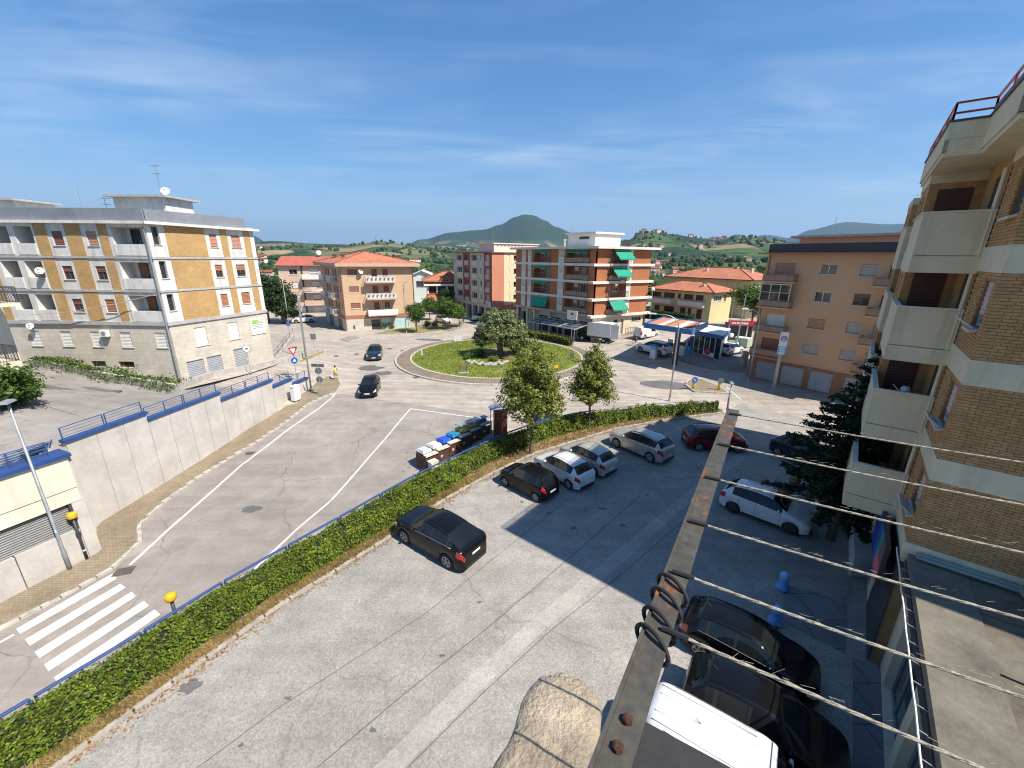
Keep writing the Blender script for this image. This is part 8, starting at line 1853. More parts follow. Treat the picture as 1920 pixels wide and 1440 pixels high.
q = MB(); c3 = c3+nn*.035+Vector((0, 0, .04)); q.q([c3+sd*.3+Vector((0, 0, .25)), c3-sd*.3+Vector((0, 0, .25)), c3-Vector((0, 0, .27))]); q.build('triangle_field', M_whs, T)
disc(T, 'round_sign', b+nn*.06+Vector((0, 0, 2.1)), nn, .33, .03, M_bluesign); disc(T, 'sign_symbol', b+nn*.085+Vector((0, 0, 2.1)), nn, .13, .01, M_whs)
T, b = sign_post('square road sign on the grass wedge seen from behind', (591, 664), 2.6); q = MB(); q.box(b+Vector((0, .04, 2.25)), (.62, .04, .75), R(15)); q.build('plate', M_signback, T)
T, b = sign_post('round white road sign by the white block garages', (471, 703), 3.0, zf=z_lot); disc(T, 'round_sign', b+Vector((.05, -.05, 2.75)), (.4, -.9, 0), .33, .03, M_whs); disc(T, 'sign_rim', b+Vector((.04, -.035, 2.75)), (.4, -.9, 0), .37, .02, M_signback); q = MB(); q.box(b+Vector((.075, -.08, 2.75)), (.22, .01, .12), R(24)); q.build('symbol', M_signback, T)
T, b = sign_post('square blue road sign on the post by the low railing', (545, 642), 3.2); q = MB(); q.box(b+Vector((.05, -.04, 2.7)), (.5, .04, .5), R(20)); q.build('plate', M_bluesign, T)
# traffic islands
def island(name, pxs, mat, h=.13, label=None):
    P = [GR(*p) for p in pxs]; z = sum(p.z for p in P)/len(P); q = MB(); q.prism(ccw([(p.x, p.y) for p in P]), z-.3, z+h); o = tag(q.build(name, mat), kind='structure')
    pts = ccw([(p.x, p.y) for p in P]); pts.append(pts[0]); rs_ = resample([Vector(p) for p in pts], .62)
    for a, b_ in zip(rs_, rs_[1:]): m = (a+b_)/2; piece('kerb_stone', kd, (m.x, m.y, z+h-.13), math.atan2(b_.y-a.y, b_.x-a.x), o)
    return o
island('traffic_island', [(1285, 722), (1300, 735), (1367, 739), (1350, 727), (1312, 711), (1290, 714)], M_paver2)
island('traffic_island', [(640, 636), (655, 641), (678, 636), (670, 632), (650, 632)], pm('grey island', (.26, .24, .21), .9, .25, 2))
island('grass_wedge', [(557, 677), (560, 682), (580, 676), (612, 664), (606, 659), (590, 662)], pm('dry verge', (.26, .21, .06), .95, .4, 1.5, .5, 20))
def keep_bollard(label, base, front=True):
    b = GR(*base); z = z_ground(b.x, b.y)+.13; T = thing('traffic_bollard', label, 'bollard', (b.x, b.y, z)); q = MB(); q.lathe([(.13, 0), (.13, .65), (.1, .72)], (b.x, b.y, z), 10); q.build('post', M_y, T, True); disc(T, 'round_sign', (b.x, b.y-.14, z+.98), (0, -1, .05), .31, .04, M_bluesign if front else M_signback)
    if front: q = MB(); q.bar((b.x-.12, b.y-.17, z+1.08), (b.x+.1, b.y-.17, z+.86), .07, .01, up=(0, 1, 0)); q.build('arrow', M_whs, T)
keep_bollard('yellow bollard with a blue arrow disc on the traffic island', (1299, 731)); keep_bollard('yellow bollard with a grey disc back on the traffic island', (1347, 733), False)
# totem of the filling station
def totem():
    b = GR(1450, 727); z = z_ground(b.x, b.y); T = thing('totem_sign', 'tall white and blue filling station totem in front of the tan block', 'sign', (b.x, b.y, z)); h = 5.9
    F = Fac((b.x-.5, b.y+.25), (b.x+.5, b.y-.25)); q = MB(); 
    fbox(F, 'pole', .42, .70, -.12, .12, z, z+h, M_metal, T); fbox(F, 'panel', 0.22, .92, .13, .35, z+3.6, z+h, M_whs, T); lb = pm('pale sign blue', (.10, .38, .68), .4, .1)
    fbox(F, 'price_panel', .22, .92, .355, .37, z+3.65, z+4.45, lb, T)
    for k in range(3): fbox(F, 'price_row', .32, .82, .372, .378, z+3.72+.25*k, z+3.86+.25*k, M_whs, T)
    c = F.P(.57, .36, z+5.25); nn_ = Vector((F.n.x, F.n.y, 0)); disc(T, 'emblem', c, nn_, .28, .02, M_bluesign); disc(T, 'emblem_field', Vector(c)+nn_*.012, nn_, .19, .02, M_whs); fbox(F, 'emblem_bar', .40, .74, .38, .39, z+5.2, z+5.32, M_reds, T)
totem()
# ---------------------------------------------------------------- things on the roundabout
def rb_at(px, py): p = GR(px, py, z_mound); return Vector((p.x, p.y, z_mound(p.x, p.y)))
b = rb_at(859, 642); T = thing('notice_board', 'white board on two legs at the far edge of the roundabout lawn', 'sign', b); q = MB(); q.box(b+Vector((0, 0, .62)), (1.3, .06, .75)); q.build('board', M_whs, T)
for s in (-.6, .6): q = MB(); q.bar(b+Vector((s, .04, 0)), b+Vector((s, .04, 1.1)), .06); q.build('leg', M_metal, T)
b = rb_at(791, 666); T = thing('marker_post', 'short white marker post on the left of the roundabout lawn', 'post', b); q = MB(); q.tube([b, b+Vector((0, 0, .8))], .07, 8); q.build('shaft', M_whs, T); q = MB(); q.box(b+Vector((0, 0, .03)), (.3, .3, .1)); q.build('foot', M_conc, T)
b = rb_at(869, 699); T = thing('notice_board', 'brown framed board near the close edge of the roundabout lawn', 'sign', b); mw = pm('brown wood', (.12, .065, .035), .7, .2)
for s in (-.42, .42): q = MB(); q.bar(b+Vector((s, 0, 0)), b+Vector((s, 0, 1.0)), .08); q.build('leg', mw, T)
q = MB(); q.box(b+Vector((0, 0, .62)), (.78, .04, .55)); q.build('board', pm('board brown', (.25, .17, .1), .7), T); q = MB(); q.box(b+Vector((0, 0, .04)), (1.2, .4, .1)); q.build('plinth', M_conc, T)
b = rb_at(1072, 674); T = thing('notice_board', 'small dark board at the right edge of the roundabout lawn', 'sign', b); q = MB(); q.box(b+Vector((0, 0, .55)), (.5, .05, .7)); q.build('board', M_signback, T); q = MB(); q.bar(b, b+Vector((0, .04, .6)), .06); q.build('leg', M_metal, T)
b = rb_at(1043, 694); T = thing('sign_plate', 'small yellow sign plate in the grass between the lindens', 'sign', b); q = MB(); q.box(b+Vector((0, 0, .45)), (.5, .04, .35), R(15)); q.build('plate', M_y, T); q = MB(); q.bar(b, b+Vector((0, .03, .3)), .05); q.build('leg', M_metal, T)
rr = random.Random(17); stone_m = pm('pale field stone', (.36, .33, .29), .9, .25, 3, .5, 12)
for k in range(15):
    t = k/14; px, py = 878+t*72, 679+5.5*math.sin(t*3.0)+1.5*math.sin(k*2.2); b = rb_at(px, py); bm = bmesh.new(); bmesh.ops.create_icosphere(bm, subdivisions=2, radius=1)
    s = Vector((rr.uniform(.22, .42), rr.uniform(.2, .34), rr.uniform(.16, .27)))
    for v in bm.verts: v.co = Vector((v.co.x*s.x, v.co.y*s.y, v.co.z*s.z))*(1+.35*noise.noise(v.co*1.6+Vector((k*3, 0, 0))))
    me = bpy.data.meshes.new('stone'); bm.to_mesh(me); bm.free(); me.materials.append(stone_m); o = put('stone', me); o.location = b+Vector((0, 0, .08)); o.rotation_euler = (0, 0, rr.uniform(0, 6)); tag(o, 'pale rough stone in the row edging the mulch bed under the olive', 'stone', 'stones edging the olive bed')
# ---------------------------------------------------------------- recycling point by the rail
def recycling():
    A, B = GR(800, 886).to_2d(), GR(921, 815).to_2d(); F = Fac(A, B); L = F.L; zz = lambda u: z_ground(*F.P2(u, -.5))
    z0 = max(zz(0), zz(L))
    M_br = pm('brown panel', (.075, .035, .022), .7, .2, 3); M_cr = pm('cream rail', (.66, .60, .44), .6, .1)
    T = thing('bin_enclosure', 'brown panelled enclosure with cream top rail along the row of recycling bins', 'enclosure', F.P(L/2, 0, zz(L/2)))
    n = 6
    for k in range(n):
        a, b_ = L*k/n+.04, L*(k+1)/n-.04; fbox(F, 'panel', a, b_, -.04, .0, zz(a)+.2, zz(a)+.95, M_br, T); disc(T, 'sticker', F.P((a+b_)/2-.2, .012, zz(a)+.6), (F.n.x, F.n.y, 0), .09, .01, M_whs); disc(T, 'sticker_mark', F.P((a+b_)/2-.2, .022, zz(a)+.6), (F.n.x, F.n.y, 0), .05, .01, M_reds)
        fbox(F, 'top_rail', a-.03, b_+.03, -.30, .05, zz(a)+1.08, zz(a)+1.16, M_cr if k < 3 else pm('weathered rail', (.33, .32, .27), .7, .2), T)
    for k in range(n+1): u = L*k/n; fbox(F, 'post', u-.035, u+.035, -.06, .03, zz(u)-.1, zz(u)+1.075, M_br, T)
    fbox(F, 'end_panel', -.06, -.02, -1.1, .0, zz(0)+.1, zz(0)+1.05, M_br, T); fbox(F, 'roof_sheet', L*.55, L, -1.0, -.35, zz(L)+1.32, zz(L)+1.37, M_grey, T)
    cols = [('dark grey wheeled bin with white lid at the near end of the bin row', (.06, .06, .06), (.55, .57, .58)), ('white lidded recycling bin second from the near end of the row', (.3, .3, .3), (.70, .70, .66)), ('recycling bin with bright blue lid in the middle of the row', (.02, .06, .30), (.015, .09, .62)), ('recycling bin with teal blue lid beside the bright blue lid', (.02, .12, .2), (.02, .22, .40)), ('recycling bin with olive yellow lid', (.2, .17, .03), (.33, .29, .05)), ('recycling bin with mustard lid beside the olive lid', (.2, .15, .03), (.28, .25, .07)), ('recycling bin with dark blue lid at the far end of the row', (.02, .06, .2), (.02, .10, .42))]
    for k, (lab, cb, cl_) in enumerate(cols):
        u0 = L*(k+.08)/7; u1 = L*(k+.92)/7; u = (u0+u1)/2; z = zz(u); X = thing('recycling_bin', lab, 'bin', F.P(u, -.85, z), 0, 'recycling bins in a row'); q = MB(); P = F.P; mb_ = pm('bin %d' % k, cb, .55, .1); ml = pm('bin lid %d' % k, cl_, .5, .1)
        q.hexa([P(u0+.08, -1.15, z+.12), P(u1-.08, -1.15, z+.12), P(u1-.08, -.5, z+.12), P(u0+.08, -.5, z+.12), P(u0, -1.25, z+1.1), P(u1, -1.25, z+1.1), P(u1, -.42, z+1.1), P(u0, -.42, z+1.1)]); q.build('body', mb_, X)
        q = MB(); q.hexa([P(u0-.03, -1.32, z+1.103), P(u1+.03, -1.32, z+1.103), P(u1+.03, -.38, z+1.103), P(u0-.03, -.38, z+1.103), P(u0+.05, -1.2, z+1.22), P(u1-.05, -1.2, z+1.22), P(u1-.05, -.45, z+1.29), P(u0+.05, -.45, z+1.29)]); q.build('lid', ml, X)
        for uu in (u0+.12, u1-.12):
            for oo in (-1.05, -.6): q = MB(); q.lathe([(.07, -.03), (.07, .03)], P(uu, oo, z+.07), 8, 'X'); q.build('caster', M_black, X)
    X = thing('storage_box', 'small cream box at the near corner of the bin enclosure', 'box', F.P(.35, .35, zz(.3))); fbox(F, 'body', .05, .6, .1, .55, zz(.3)+.02, zz(.3)+.75, M_cr, X); fbox(F, 'lid', .02, .63, .07, .58, zz(.3)+.752, zz(.3)+.82, M_cr, X)
    X = thing('rubbish_bag', 'black rubbish bag on the ground at the near end of the bin row', 'bag', F.P(-.5, .2, zz(0))); q = MB(); q.lathe([(.12, 0), (.26, .06), (.28, .2), (.18, .36), (.05, .46), (.08, .52)], F.P(-.5, .2, zz(0)), 10); q.build('sack', M_black, X, True)
recycling()
def info_kiosk():
    b = GR(938, 818); z = z_ground(b.x, b.y); T = thing('info_kiosk', 'rust brown kiosk with curved grey roof at the far end of the bin row', 'kiosk', (b.x, b.y, z)); rz = R(15); q = MB(); mr = pm('rust brown panel', (.17, .05, .025), .65, .25, 3); q.box((b.x, b.y, z+1.05), (.95, .5, 2.05), rz); q.build('cabinet', mr, T)
    q = MB(); n = 8; ca, sa = math.cos(rz), math.sin(rz); 
    for k in range(n):
        f = lambda t, w: (b.x+(-.85+1.5*t)*ca-w*sa, b.y+(-.85+1.5*t)*sa+w*ca, z+2.2+.28*math.sin(math.pi*(.1+.8*t))); a, c = k/n, (k+1)/n
        q.q([f(a, -.5), f(c, -.5), f(c, .5), f(a, .5)])
    q.build('roof', pm('grey blue sheet', (.32, .36, .40), .4, .1, metal=.4), T, True); q = MB(); q.tube([(b.x-.75*ca, b.y-.75*sa, z), (b.x-.75*ca, b.y-.75*sa, z+2.3)], .03, 6); q.build('post', M_metal, T)
    for k in range(5): q = MB(); q.box((b.x+.05*math.sin(k*3)+.248*sa, b.y-.262*ca, z+.5+.25*k), (.28+.1*math.sin(k*5), .012, .1), rz); q.build('poster_strip', pm('poster red', (.35, .10, .05), .6, .2), T)
info_kiosk()
b = GR(556, 752); zc = z_ground(b.x, b.y)+.13; T = thing('utility_cabinet', 'white utility cabinet standing against the end of the retaining wall', 'cabinet', (b.x, b.y, zc)); q = MB(); q.box((b.x, b.y, zc+.65), (.75, .4, 1.3), R(78)); q.build('casing', M_white, T); q = MB(); q.box((b.x+.21, b.y, zc+.65), (.012, .5, .012), R(-8)); q.build('door_seam', M_grey, T); q = MB(); q.box((b.x, b.y, zc+1.33), (.82, .48, .06), R(78)); q.build('cap', M_white, T)
b = GR(533, 603); T = thing('utility_cabinet', 'grey utility cabinet at the foot of the dark tree', 'cabinet', b); q = MB(); q.box(b+Vector((0, 0, .7)), (.9, .5, 1.4)); q.build('casing', pm('pale cabinet', (.45, .47, .47), .6, .1), T); q = MB(); q.box(b+Vector((0, 0, 1.43)), (1.0, .6, .07)); q.build('cap', M_conc, T)
# blue bollards and urns on the forecourt
mlb = pm('pale blue paint', (.10, .30, .62), .5, .15, 5)
for k, (px, py) in enumerate(((1466, 1103), (1452, 1168))):
    b = G(px, py, .02); T = thing('bollard', ('pale blue domed bollard nearest the shop paving corner', 'pale blue domed bollard behind the black hatchback windscreen')[k], 'bollard', b, 0, 'pale blue bollards'); q = MB(); q.lathe([(.25, 0), (.25, .1), (.17, .13), (.15, .45)], b, 14); q.build('base', MATS['pale blue paint'], T, True); q = MB(); q.lathe([(.155, 0), (.17, .03), (.17, .2), (.12, .29), (.03, .32)], b+Vector((0, 0, .452)), 14); q.build('dome', pm('dome blue', (.20, .45, .72), .5, .1), T, True)
for k, (px, py) in enumerate(((1486, 918), (1474, 927))):
    b = G(px, py, .02); T = thing('urn', ('tall clay urn standing in the shade behind the white hatchback', 'low stone block beside the clay urn')[k], 'urn', b); q = MB(); q.lathe([(.2, 0), (.22, .08), (.16, .14), (.26, .4), (.30, .62), (.24, .75), (.26, .8)], b, 14) if k == 0 else q.lathe([(.26, 0), (.28, .05), (.25, .38), (.2, .42)], b, 10); q.build('vessel' if k == 0 else 'block', pm('clay', (.22, .13, .09), .85, .2), T, True)
# ---------------------------------------------------------------- filling station
def station():
    zc = 4.9; C = [G(1208, 609, zc), G(1297, 622, zc), G(1327, 607, zc), G(1243, 596, zc)]; C = [c.to_2d() for c in C]; C[2] = C[1]+(C[2]-C[1]); C[3] = C[0]+(C[2]-C[1])
    T = thing('station_canopy', 'filling station canopy with blue fascia and rusty corrugated roof', 'canopy', (C[1].x, C[1].y, 1.2)); mblue = pm('station blue', (.025, .15, .36), .45, .12)
    e = lambda a, b_, t: a+(b_-a)*t
    for i in range(4):
        a, b_ = C[i], C[(i+1) % 4]; q = MB(); q.bar((a.x, a.y, zc-.05), (b_.x, b_.y, zc-.05), .14, .62); q.build('fascia', mblue, T)
    q = MB(); q.prism(ccw([(c.x, c.y) for c in C]), zc-.2, zc-.1); q.build('soffit', M_white, T)
    n = 26; rr = random.Random(4); du = (C[1]-C[0]); dv = (C[3]-C[0])
    for k in range(n):
        a, b_ = C[0]+du*(k+.04)/n+dv*.02, C[0]+du*(k+.96)/n+dv*.02; c_, d_ = b_+dv*.96, a+dv*.96; m_ = (a+b_)/2; m2 = (c_+d_)/2; w = rr.random()
        mat = pm('rusty sheet', (.40, .17, .10), .8, .3, 2) if w < .45 else (pm('dark rusty sheet', (.20, .085, .055), .8, .3, 2) if w < .75 else pm('pale sheet', (.55, .45, .40), .7, .2, 2)); q = MB()
        q.q([(a.x, a.y, zc-.05), (m_.x, m_.y, zc+.10), (m2.x, m2.y, zc+.16), (d_.x, d_.y, zc+.0)]); q.q([(m_.x, m_.y, zc+.10), (b_.x, b_.y, zc-.05), (c_.x, c_.y, zc+.0), (m2.x, m2.y, zc+.16)]); q.build('roof_sheet', mat, T)
    for u, v in ((.62, .35),): p = C[0]+du*u+dv*v; z = z_ground(p.x, p.y); q = MB(); q.box((p.x, p.y, (z+zc-.2)/2), (.5, .5, zc-.2-z), math.atan2(du.y, du.x)); q.build('column', pm('slate blue column', (.05, .07, .10), .5, .15), T)
    # shop
    zk = 3.45; S = [G(1301, 620, zk), G(1357, 630, zk), G(1370, 617, zk)]; S = [s.to_2d() for s in S]; S.append(S[0]+(S[2]-S[1])); K = thing('station_shop', 'small glazed filling station shop with white flat roof and blue fascia', 'building', (S[1].x, S[1].y, 1.2))
    ins = lambda f: [s+((S[0]+S[2])/2-s)*f for s in S]; z0 = .22; I = ins(.10); q = MB(); q.prism(ccw([(s.x, s.y) for s in S]), zk-.02, zk+.08); q.build('roof', M_whs, K)
    for i in range(4): a, b_ = S[i], S[(i+1) % 4]; q = MB(); q.bar((a.x, a.y, zk-.25), (b_.x, b_.y, zk-.25), .1, .5); q.build('fascia', mblue, K)
    F1 = Fac(I[0], I[1]); F2 = Fac(I[1], I[2]); n = 5
    for k in range(n):
        a, b_ = F1.L*k/n, F1.L*(k+1)/n; fbox(F1, 'mullion', a-.04, a+.04, -.05, .03, z0, zk-.5, M_whs, K); q = MB(); q.q([F1.P(a+.05, -.02, z0+(.7 if k in (2, 3) else .1)), F1.P(b_-.05, -.02, z0+(.7 if k in (2, 3) else .1)), F1.P(b_-.05, -.02, zk-.5), F1.P(a+.05, -.02, zk-.5)]); q.build('pane', glassm('shop glass', (.025, .035, .04), .06), K)
        if k in (2, 3): fbox(F1, 'stall_riser', a+.05, b_-.05, -.05, .0, z0, z0+.68, M_whs, K)
    disc(K, 'red_emblem', F1.P(F1.L*.56, .03, z0+.75), (F1.n.x, F1.n.y, 0), .45, .02, pm('emblem red', (.5, .05, .08), .5, .05))
    wall(F2, 0, F2.L, z0, zk-.5, [], M_whs, K, 'side_wall'); q = MB(); 
    for a, b_ in ((I[2], I[3]), (I[3], I[0])): q.q([(a.x, a.y, z0), (b_.x, b_.y, z0), (b_.x, b_.y, zk-.3), (a.x, a.y, zk-.3)])
    q.build('rear_wall', M_whs, K); fbox(F1, 'floor_plate', 0, F1.L, -.06, .5, z0-.2, z0+.02, M_conc, K)
    def at(px, py): p = GR(px, py); return Vector((p.x, p.y, z_ground(p.x, p.y)))
    def gadget(name, label, cat, px, py, w, d, h, mats, parts):
        b_ = at(px, py); X = thing(name, label, cat, b_); rz = math.atan2(du.y, du.x)
        for n_, z0_, z1_, ww, dd, m in parts: q = MB(); q.box(b_+Vector((0, 0, (z0_+z1_)/2)), (w*ww, d*dd, z1_-z0_), rz); q.build(n_, m, X)
    gadget('fuel_pump', 'white and blue fuel pump at the road edge of the filling station', 'pump', 1224, 673, .75, .5, 2, None, (('plinth', 0, .12, 1.2, 1.3, M_conc), ('cabinet', .122, 1.25, 1, 1, M_whs), ('display', 1.252, 1.75, 1, .9, pm('pale pump blue', (.15, .42, .62), .4)), ('cap', 1.752, 1.9, 1.05, 1, mblue)))
    gadget('fuel_pump', 'white fuel pump beside the canopy column', 'pump', 1276, 668, .85, .5, 2, None, (('plinth', 0, .12, 1.2, 1.3, M_conc), ('cabinet', .122, 1.5, 1, 1, M_whs), ('display', 1.502, 1.9, .9, .9, M_dark)))
    gadget('fuel_pump', 'dark fuel pump left of the canopy column', 'pump', 1256, 661, .85, .5, 2, None, (('plinth', 0, .12, 1.2, 1.3, M_conc), ('cabinet', .122, 1.4, 1, 1, M_dark), ('display', 1.402, 1.9, .9, .9, M_whs)))
    gadget('bottle_rack', 'bright blue product rack in front of the shop', 'rack', 1288, 669, .9, .45, 1.6, None, (('base', 0, .15, 1.1, 1.1, mblue), ('shelf', .152, .55, 1, 1, pm('rack blue', (.03, .30, .65), .5, .1)), ('shelf', .6, 1.0, .95, 1, MATS['rack blue']), ('shelf', 1.05, 1.5, .9, 1, MATS['rack blue']), ('upright', 1.502, 2.3, .3, .4, M_dark)))
    gadget('vending_box', 'dark blue machine left of the shop door', 'machine', 1299, 655, .9, .7, 1.8, None, (('cabinet', 0, 1.75, 1, 1, pm('deep blue', (.02, .04, .22), .5, .1)), ('panel', 1.752, 1.85, 1.04, 1.04, M_grey)))
    gadget('ice_chest', 'white chest with green panel beside the red kiosk', 'chest', 1391, 649, 1.7, 1.1, 1.3, None, (('body', 0, 1.15, 1, 1, pm('chest green', (.30, .42, .30), .6, .15)), ('lid', 1.152, 1.3, 1.05, 1.05, M_whs)))
    gadget('ice_chest', 'low white tank near the white hatchback', 'chest', 1374, 649, 1.3, .8, .7, None, (('body', 0, .6, 1, 1, M_whs), ('lid', .602, .7, .9, .9, M_grey)))
    # red kiosk
    b_ = at(1386, 641); X = thing('kiosk', 'red fronted kiosk with hanging wares behind the filling station shop', 'kiosk', b_); F = Fac((b_.x-1.7, b_.y+.5), (b_.x+1.9, b_.y-.2))
    mr = pm('kiosk red', (.40, .03, .04), .6, .12); fbox(F, 'body', .1, 3.5, -2.2, -.4, b_.z, b_.z+2.6, M_dark, X); fbox(F, 'fascia', 0, 3.6, -.39, .1, b_.z+2.35, b_.z+3.1, mr, X)
    for k in range(7): fbox(F, 'letter_block', .35+.33*k, .6+.33*k, .102, .11, b_.z+2.6, b_.z+2.9, M_whs, X)
    for u in (.1, 2.6, 3.4): fbox(F, 'column', u, u+.14, -.3, -.1, b_.z, b_.z+2.34, M_whs, X)
    q = MB(); q.lathe([(.18, -.1), (.33, -.1), (.36, 0), (.33, .1), (.18, .1)], F.P(.6, .0, b_.z+.9), 16, 'Y'); q.build('tyre', M_whs, X, True)
    # flag poles and wire
    for k, (px, py, top, lab) in enumerate(((1379, 655, 566, 'thick tall bare mast behind the filling station shop'), (1361, 648, 571, 'thin tall bare mast behind the filling station shop'))):
        b_ = at(px, py); h = 7.6 if k == 0 else 6.8; q = MB(); q.tube([b_, b_+Vector((.15, 0, h))], [.11, .06] if k == 0 else [.05, .03], 7); tag(q.build('mast', M_metal), lab, 'pole')
    b_ = at(1216, 618); T2 = thing('globe_lamp', 'white globe lamp on a thin post beside the red brick block', 'lamp', b_); q = MB(); q.tube([b_, b_+Vector((0, 0, 6.4))], .05, 6); q.build('post', M_grey, T2); q = MB(); q.lathe([(.05, -.3), (.24, -.22), (.34, 0), (.24, .22), (.05, .32)], b_+Vector((0, 0, 6.6)), 14); q.build('globe', M_whs, T2, True)
    # stone pier at the tan block corner, low rail of the yard
    b_ = at(1393, 690); X = thing('stone_pier', 'rough stone pier at the corner of the tan block yard', 'pier', b_)
    for k in range(7): q = MB(); q.box(b_+Vector((.03*math.sin(k*3), 0, .16+.3*k)), (.55+.06*math.sin(k*5), .55, .28), .1*math.sin(k*7)); q.build('stone', stone_m, X)
    X = thing('yard_fence', 'thin metal yard fence right of the red brick block', 'fence', at(1185, 628)); a, c_ = at(1172, 628), at(1197, 623)
    for k in range(9): p = a.lerp(c_, k/8); q = MB(); q.bar(p, p+Vector((0, 0, 1.1)), .05); q.build('picket', M_dark, X)
    for z in (.3, 1.05): q = MB(); q.bar(a+Vector((0, 0, z)), c_+Vector((0, 0, z)), .04); q.build('rail', M_dark, X)
    return C
ST_C = station()
# forecourt surface of the station: darker concrete sheet
sheet_px('station_apron', [(1190, 652), (1240, 640), (1330, 648), (1396, 664), (1400, 700), (1335, 693), (1250, 668)], asphalt('station concrete', (.22, .215, .21), .5, .3), dz=.015, parent=ROAD)
# low fences round the verge by the apricot block
VF = thing('verge_fence', 'thin metal verge fence under the young street trees', 'fence', GR(860, 612)); pa = [GR(a, b) for a, b in ((838, 622), (850, 620), (862, 616), (868, 609), (870, 602))]
for a, b in zip(pa, pa[1:]):
    for k in range(4): p = a.lerp(b, k/4); q = MB(); q.bar(p, p+Vector((0, 0, 1.0)), .05); q.build('post', M_dark, VF)
    q = MB(); q.bar(a+Vector((0, 0, 1.0)), b+Vector((0, 0, 1.0)), .05); q.build('rail', M_dark, VF)
# pale kerb edge of that verge
vp = [GR(a, b).to_2d() for a, b in ((690, 628), (740, 627), (790, 626), (835, 621), (862, 614), (868, 606))]; vr = resample(vp, .62)
VK = tag(MB().q([(vp[0].x, vp[0].y, .02), (vp[2].x, vp[2].y, .02), (vp[3].x, vp[3].y, .02), (vp[4].x, vp[4].y, .02), (vp[5].x, vp[5].y, .02), (-16, 82, .02), (-20, 78, .02)]).build('verge', pm('verge soil', (.22, .20, .08), .95, .35, 1.2)), kind='structure')
for a, b in zip(vr, vr[1:]): m = (a+b)/2; piece('kerb_stone', kd, (m.x, m.y, .0), math.atan2(b.y-a.y, b.x-a.x), VK)
# overhead wire across the yellow house front
# ================================================================== FAR LAND
def far_houses():
    rr = random.Random(41); wm = [pm('far wall %d' % k, c, .9, .05) for k, c in enumerate(((.66, .60, .50), (.70, .66, .58), (.58, .44, .34), (.62, .58, .54)))]; meshes = []
    for k in range(4):
        a, b_, h = rr.uniform(8, 13), rr.uniform(6, 9), rr.uniform(5, 8); q = MB(); q.box((0, 0, h/2), (a, b_, h)); 
        q2 = MB(); e = .6; q2.q([(-a/2-e, -b_/2-e, h), (a/2+e, -b_/2-e, h), (a/2+e, 0, h+2), (-a/2-e, 0, h+2)]); q2.q([(-a/2-e, b_/2+e, h), (a/2+e, b_/2+e, h), (a/2+e, 0, h+2), (-a/2-e, 0, h+2)]); q2.q([(-a/2, -b_/2, h), (-a/2, b_/2, h), (-a/2, 0, h+1.9)]); q2.q([(a/2, -b_/2, h), (a/2, b_/2, h), (a/2, 0, h+1.9)])
        q3 = MB()
        for x in (-a*.25, a*.25):
            for z in (1.2, 3.8): q3.q([(x-.6, -b_/2-.03, z), (x+.6, -b_/2-.03, z), (x+.6, -b_/2-.03, z+1.4), (x-.6, -b_/2-.03, z+1.4)])
        meshes.append((q.data('wall', wm[k]), q2.data('roof', M_tile), q3.data('window', M_glass)))
    spots = []
    for az0, az1, r0, r1, n in ((-31, -26, 380, 800, 10), (-36, -28, 900, 1900, 10), (-8, 5, 2300, 4200, 14), (-1, 4.5, 4200, 5200, 16), (13, 22, 400, 900, 12), (16, 28, 900, 2300, 14), (22, 27, 1700, 2200, 8), (-16, -10, 500, 1200, 6)):
        for _ in range(n): spots.append((rr.uniform(az0, az1), rr.uniform(r0, r1)))
    for az, r in spots:
        x, y = r*math.sin(R(az)), r*math.cos(R(az)); w, rf, wi = meshes[rr.randrange(4)]; sc = 1 if r < 1500 else 1.6
        far = r > 1500; T = thing('far_house', 'tiny pale house on the distant hillside' if far else 'small pale house among the fields beyond the town', 'house', (x, y, z_terrain(x, y)-.8), rr.uniform(-.6, .6), 'houses on the distant hills' if far else 'houses in the fields beyond the town')
        T.scale = (sc,)*3
        for nme, me in (('wall', w), ('roof', rf), ('window', wi)): put(nme, me, T, True)
far_houses()
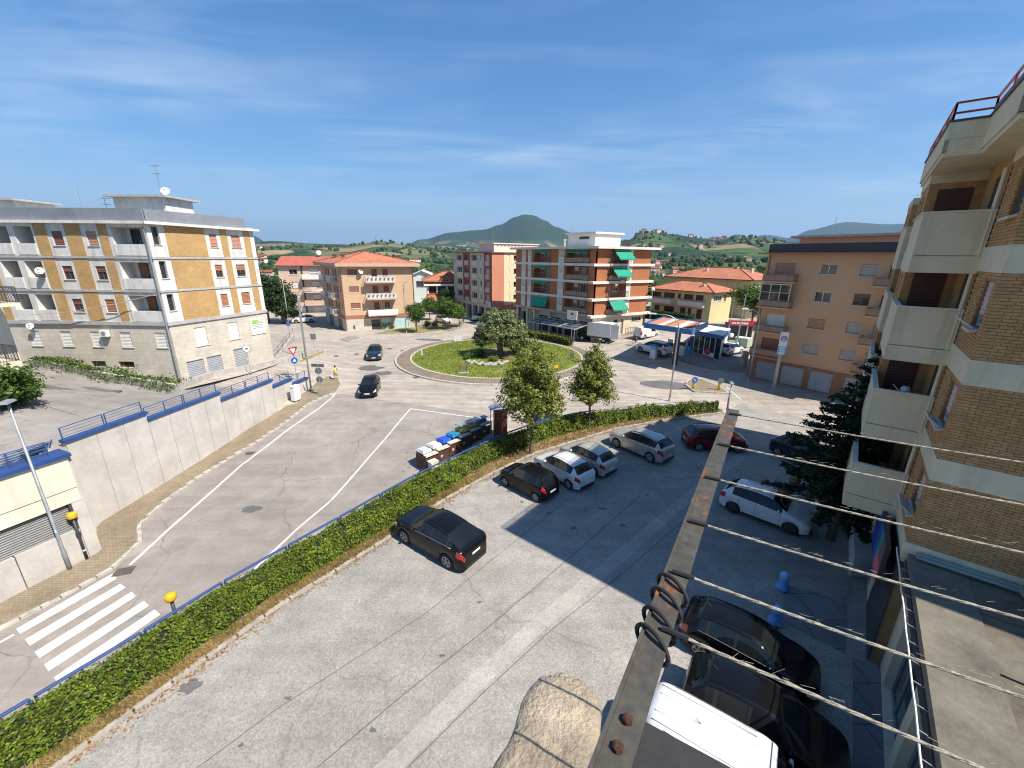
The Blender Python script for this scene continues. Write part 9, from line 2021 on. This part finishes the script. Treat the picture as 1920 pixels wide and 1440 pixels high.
def far_woods():
    rr = random.Random(19); mb = MB(); bm = bmesh.new(); bmesh.ops.create_icosphere(bm, subdivisions=1, radius=1); bv = [v.co.copy() for v in bm.verts]; bf = [tuple(v.index for v in f.verts) for f in bm.faces]; bm.free(); n = 0
    while n < 5200:
        az = rr.uniform(-40, 46); r = 150*math.exp(rr.random()*math.log(3000/150)); x, y = r*math.sin(R(az)), r*math.cos(R(az))
        d = noise.noise(Vector((x*.006, y*.006, 4.2)))+.5*noise.noise(Vector((x*.02, y*.02, 9)))
        if d < .02 and r > 260: continue
        s = rr.uniform(2.2, 4.6)*(1 if r < 900 else 1.8); z = z_terrain(x, y); o = Vector((rr.random()*9, rr.random()*9, 0))
        mb.mesh([(x+v.x*s*(1+.4*noise.noise(v*1.5+o)), y+v.y*s*(1+.4*noise.noise(v*1.5+o)), z+s*.7+v.z*s*1.05*(1+.4*noise.noise(v*1.5+o))) for v in bv], bf); n += 1
    m, nt, bs = newmat('far tree foliage'); isl = nd(nt, 'ShaderNodeNewGeometry').outputs['Random Per Island']; c = ramp(nt, isl, [(0, (.012, .03, .01)), (.6, (.035, .07, .02)), (1, (.08, .12, .03))]); c = mixrgb(nt, .8, c, ramp(nt, noise_tex(nt, pos(nt), .9, 4, .7), [(.3, .5), (.7, 1.3)]), 'MULTIPLY'); nt.links.new(c, bs.inputs['Base Color']); bs.inputs['Roughness'].default_value = 1; bump(nt, bs, noise_tex(nt, pos(nt), 1.1, 4), 1, .8)
    tag(mb.build('far_woodland', m), 'dark green woods and hedgerows across the distant fields', 'woodland', kind='stuff')
far_woods()
b = Vector((-1050, 3300, 0)); b.z = z_terrain(b.x, b.y); T = thing('lattice_mast', 'distant lattice mast on the tan hill left of the mountain', 'mast', b); q = MB()
for s, t in ((-1, -1), (1, -1), (1, 1), (-1, 1)): q.tube([b+Vector((s*4, t*4, 0)), b+Vector((s*.8, t*.8, 62))], .8, 4)
for k in range(9):
    z = 62*k/9; w = 4-3.2*k/9; q.tube([b+Vector((-w, -w, z)), b+Vector((w*.8, -w*.8, z+6.5))], .5, 4); q.tube([b+Vector((w, -w, z)), b+Vector((-w*.8, -w*.8, z+6.5))], .5, 4)
q.build('lattice', M_grey, T)
# ================================================================== AIR
mb = MB(); mb.box((0, 2000, 600), (38000, 40000, 1240)); hz = mb.build('haze', None); hz.data.materials.clear()
hm = bpy.data.materials.new('haze air'); hm.use_nodes = True; hn = hm.node_tree; hn.nodes.clear(); ho = hn.nodes.new('ShaderNodeOutputMaterial'); hv_ = hn.nodes.new('ShaderNodeVolumePrincipled')
hv_.inputs['Color'].default_value = (.48, .68, .98, 1); hv_.inputs['Density'].default_value = 5.2e-5; hv_.inputs['Anisotropy'].default_value = .2; hn.links.new(hv_.outputs[0], ho.inputs['Volume']); hz.data.materials.append(hm); tag(hz, 'thin summer haze over the valley', 'haze', kind='stuff')
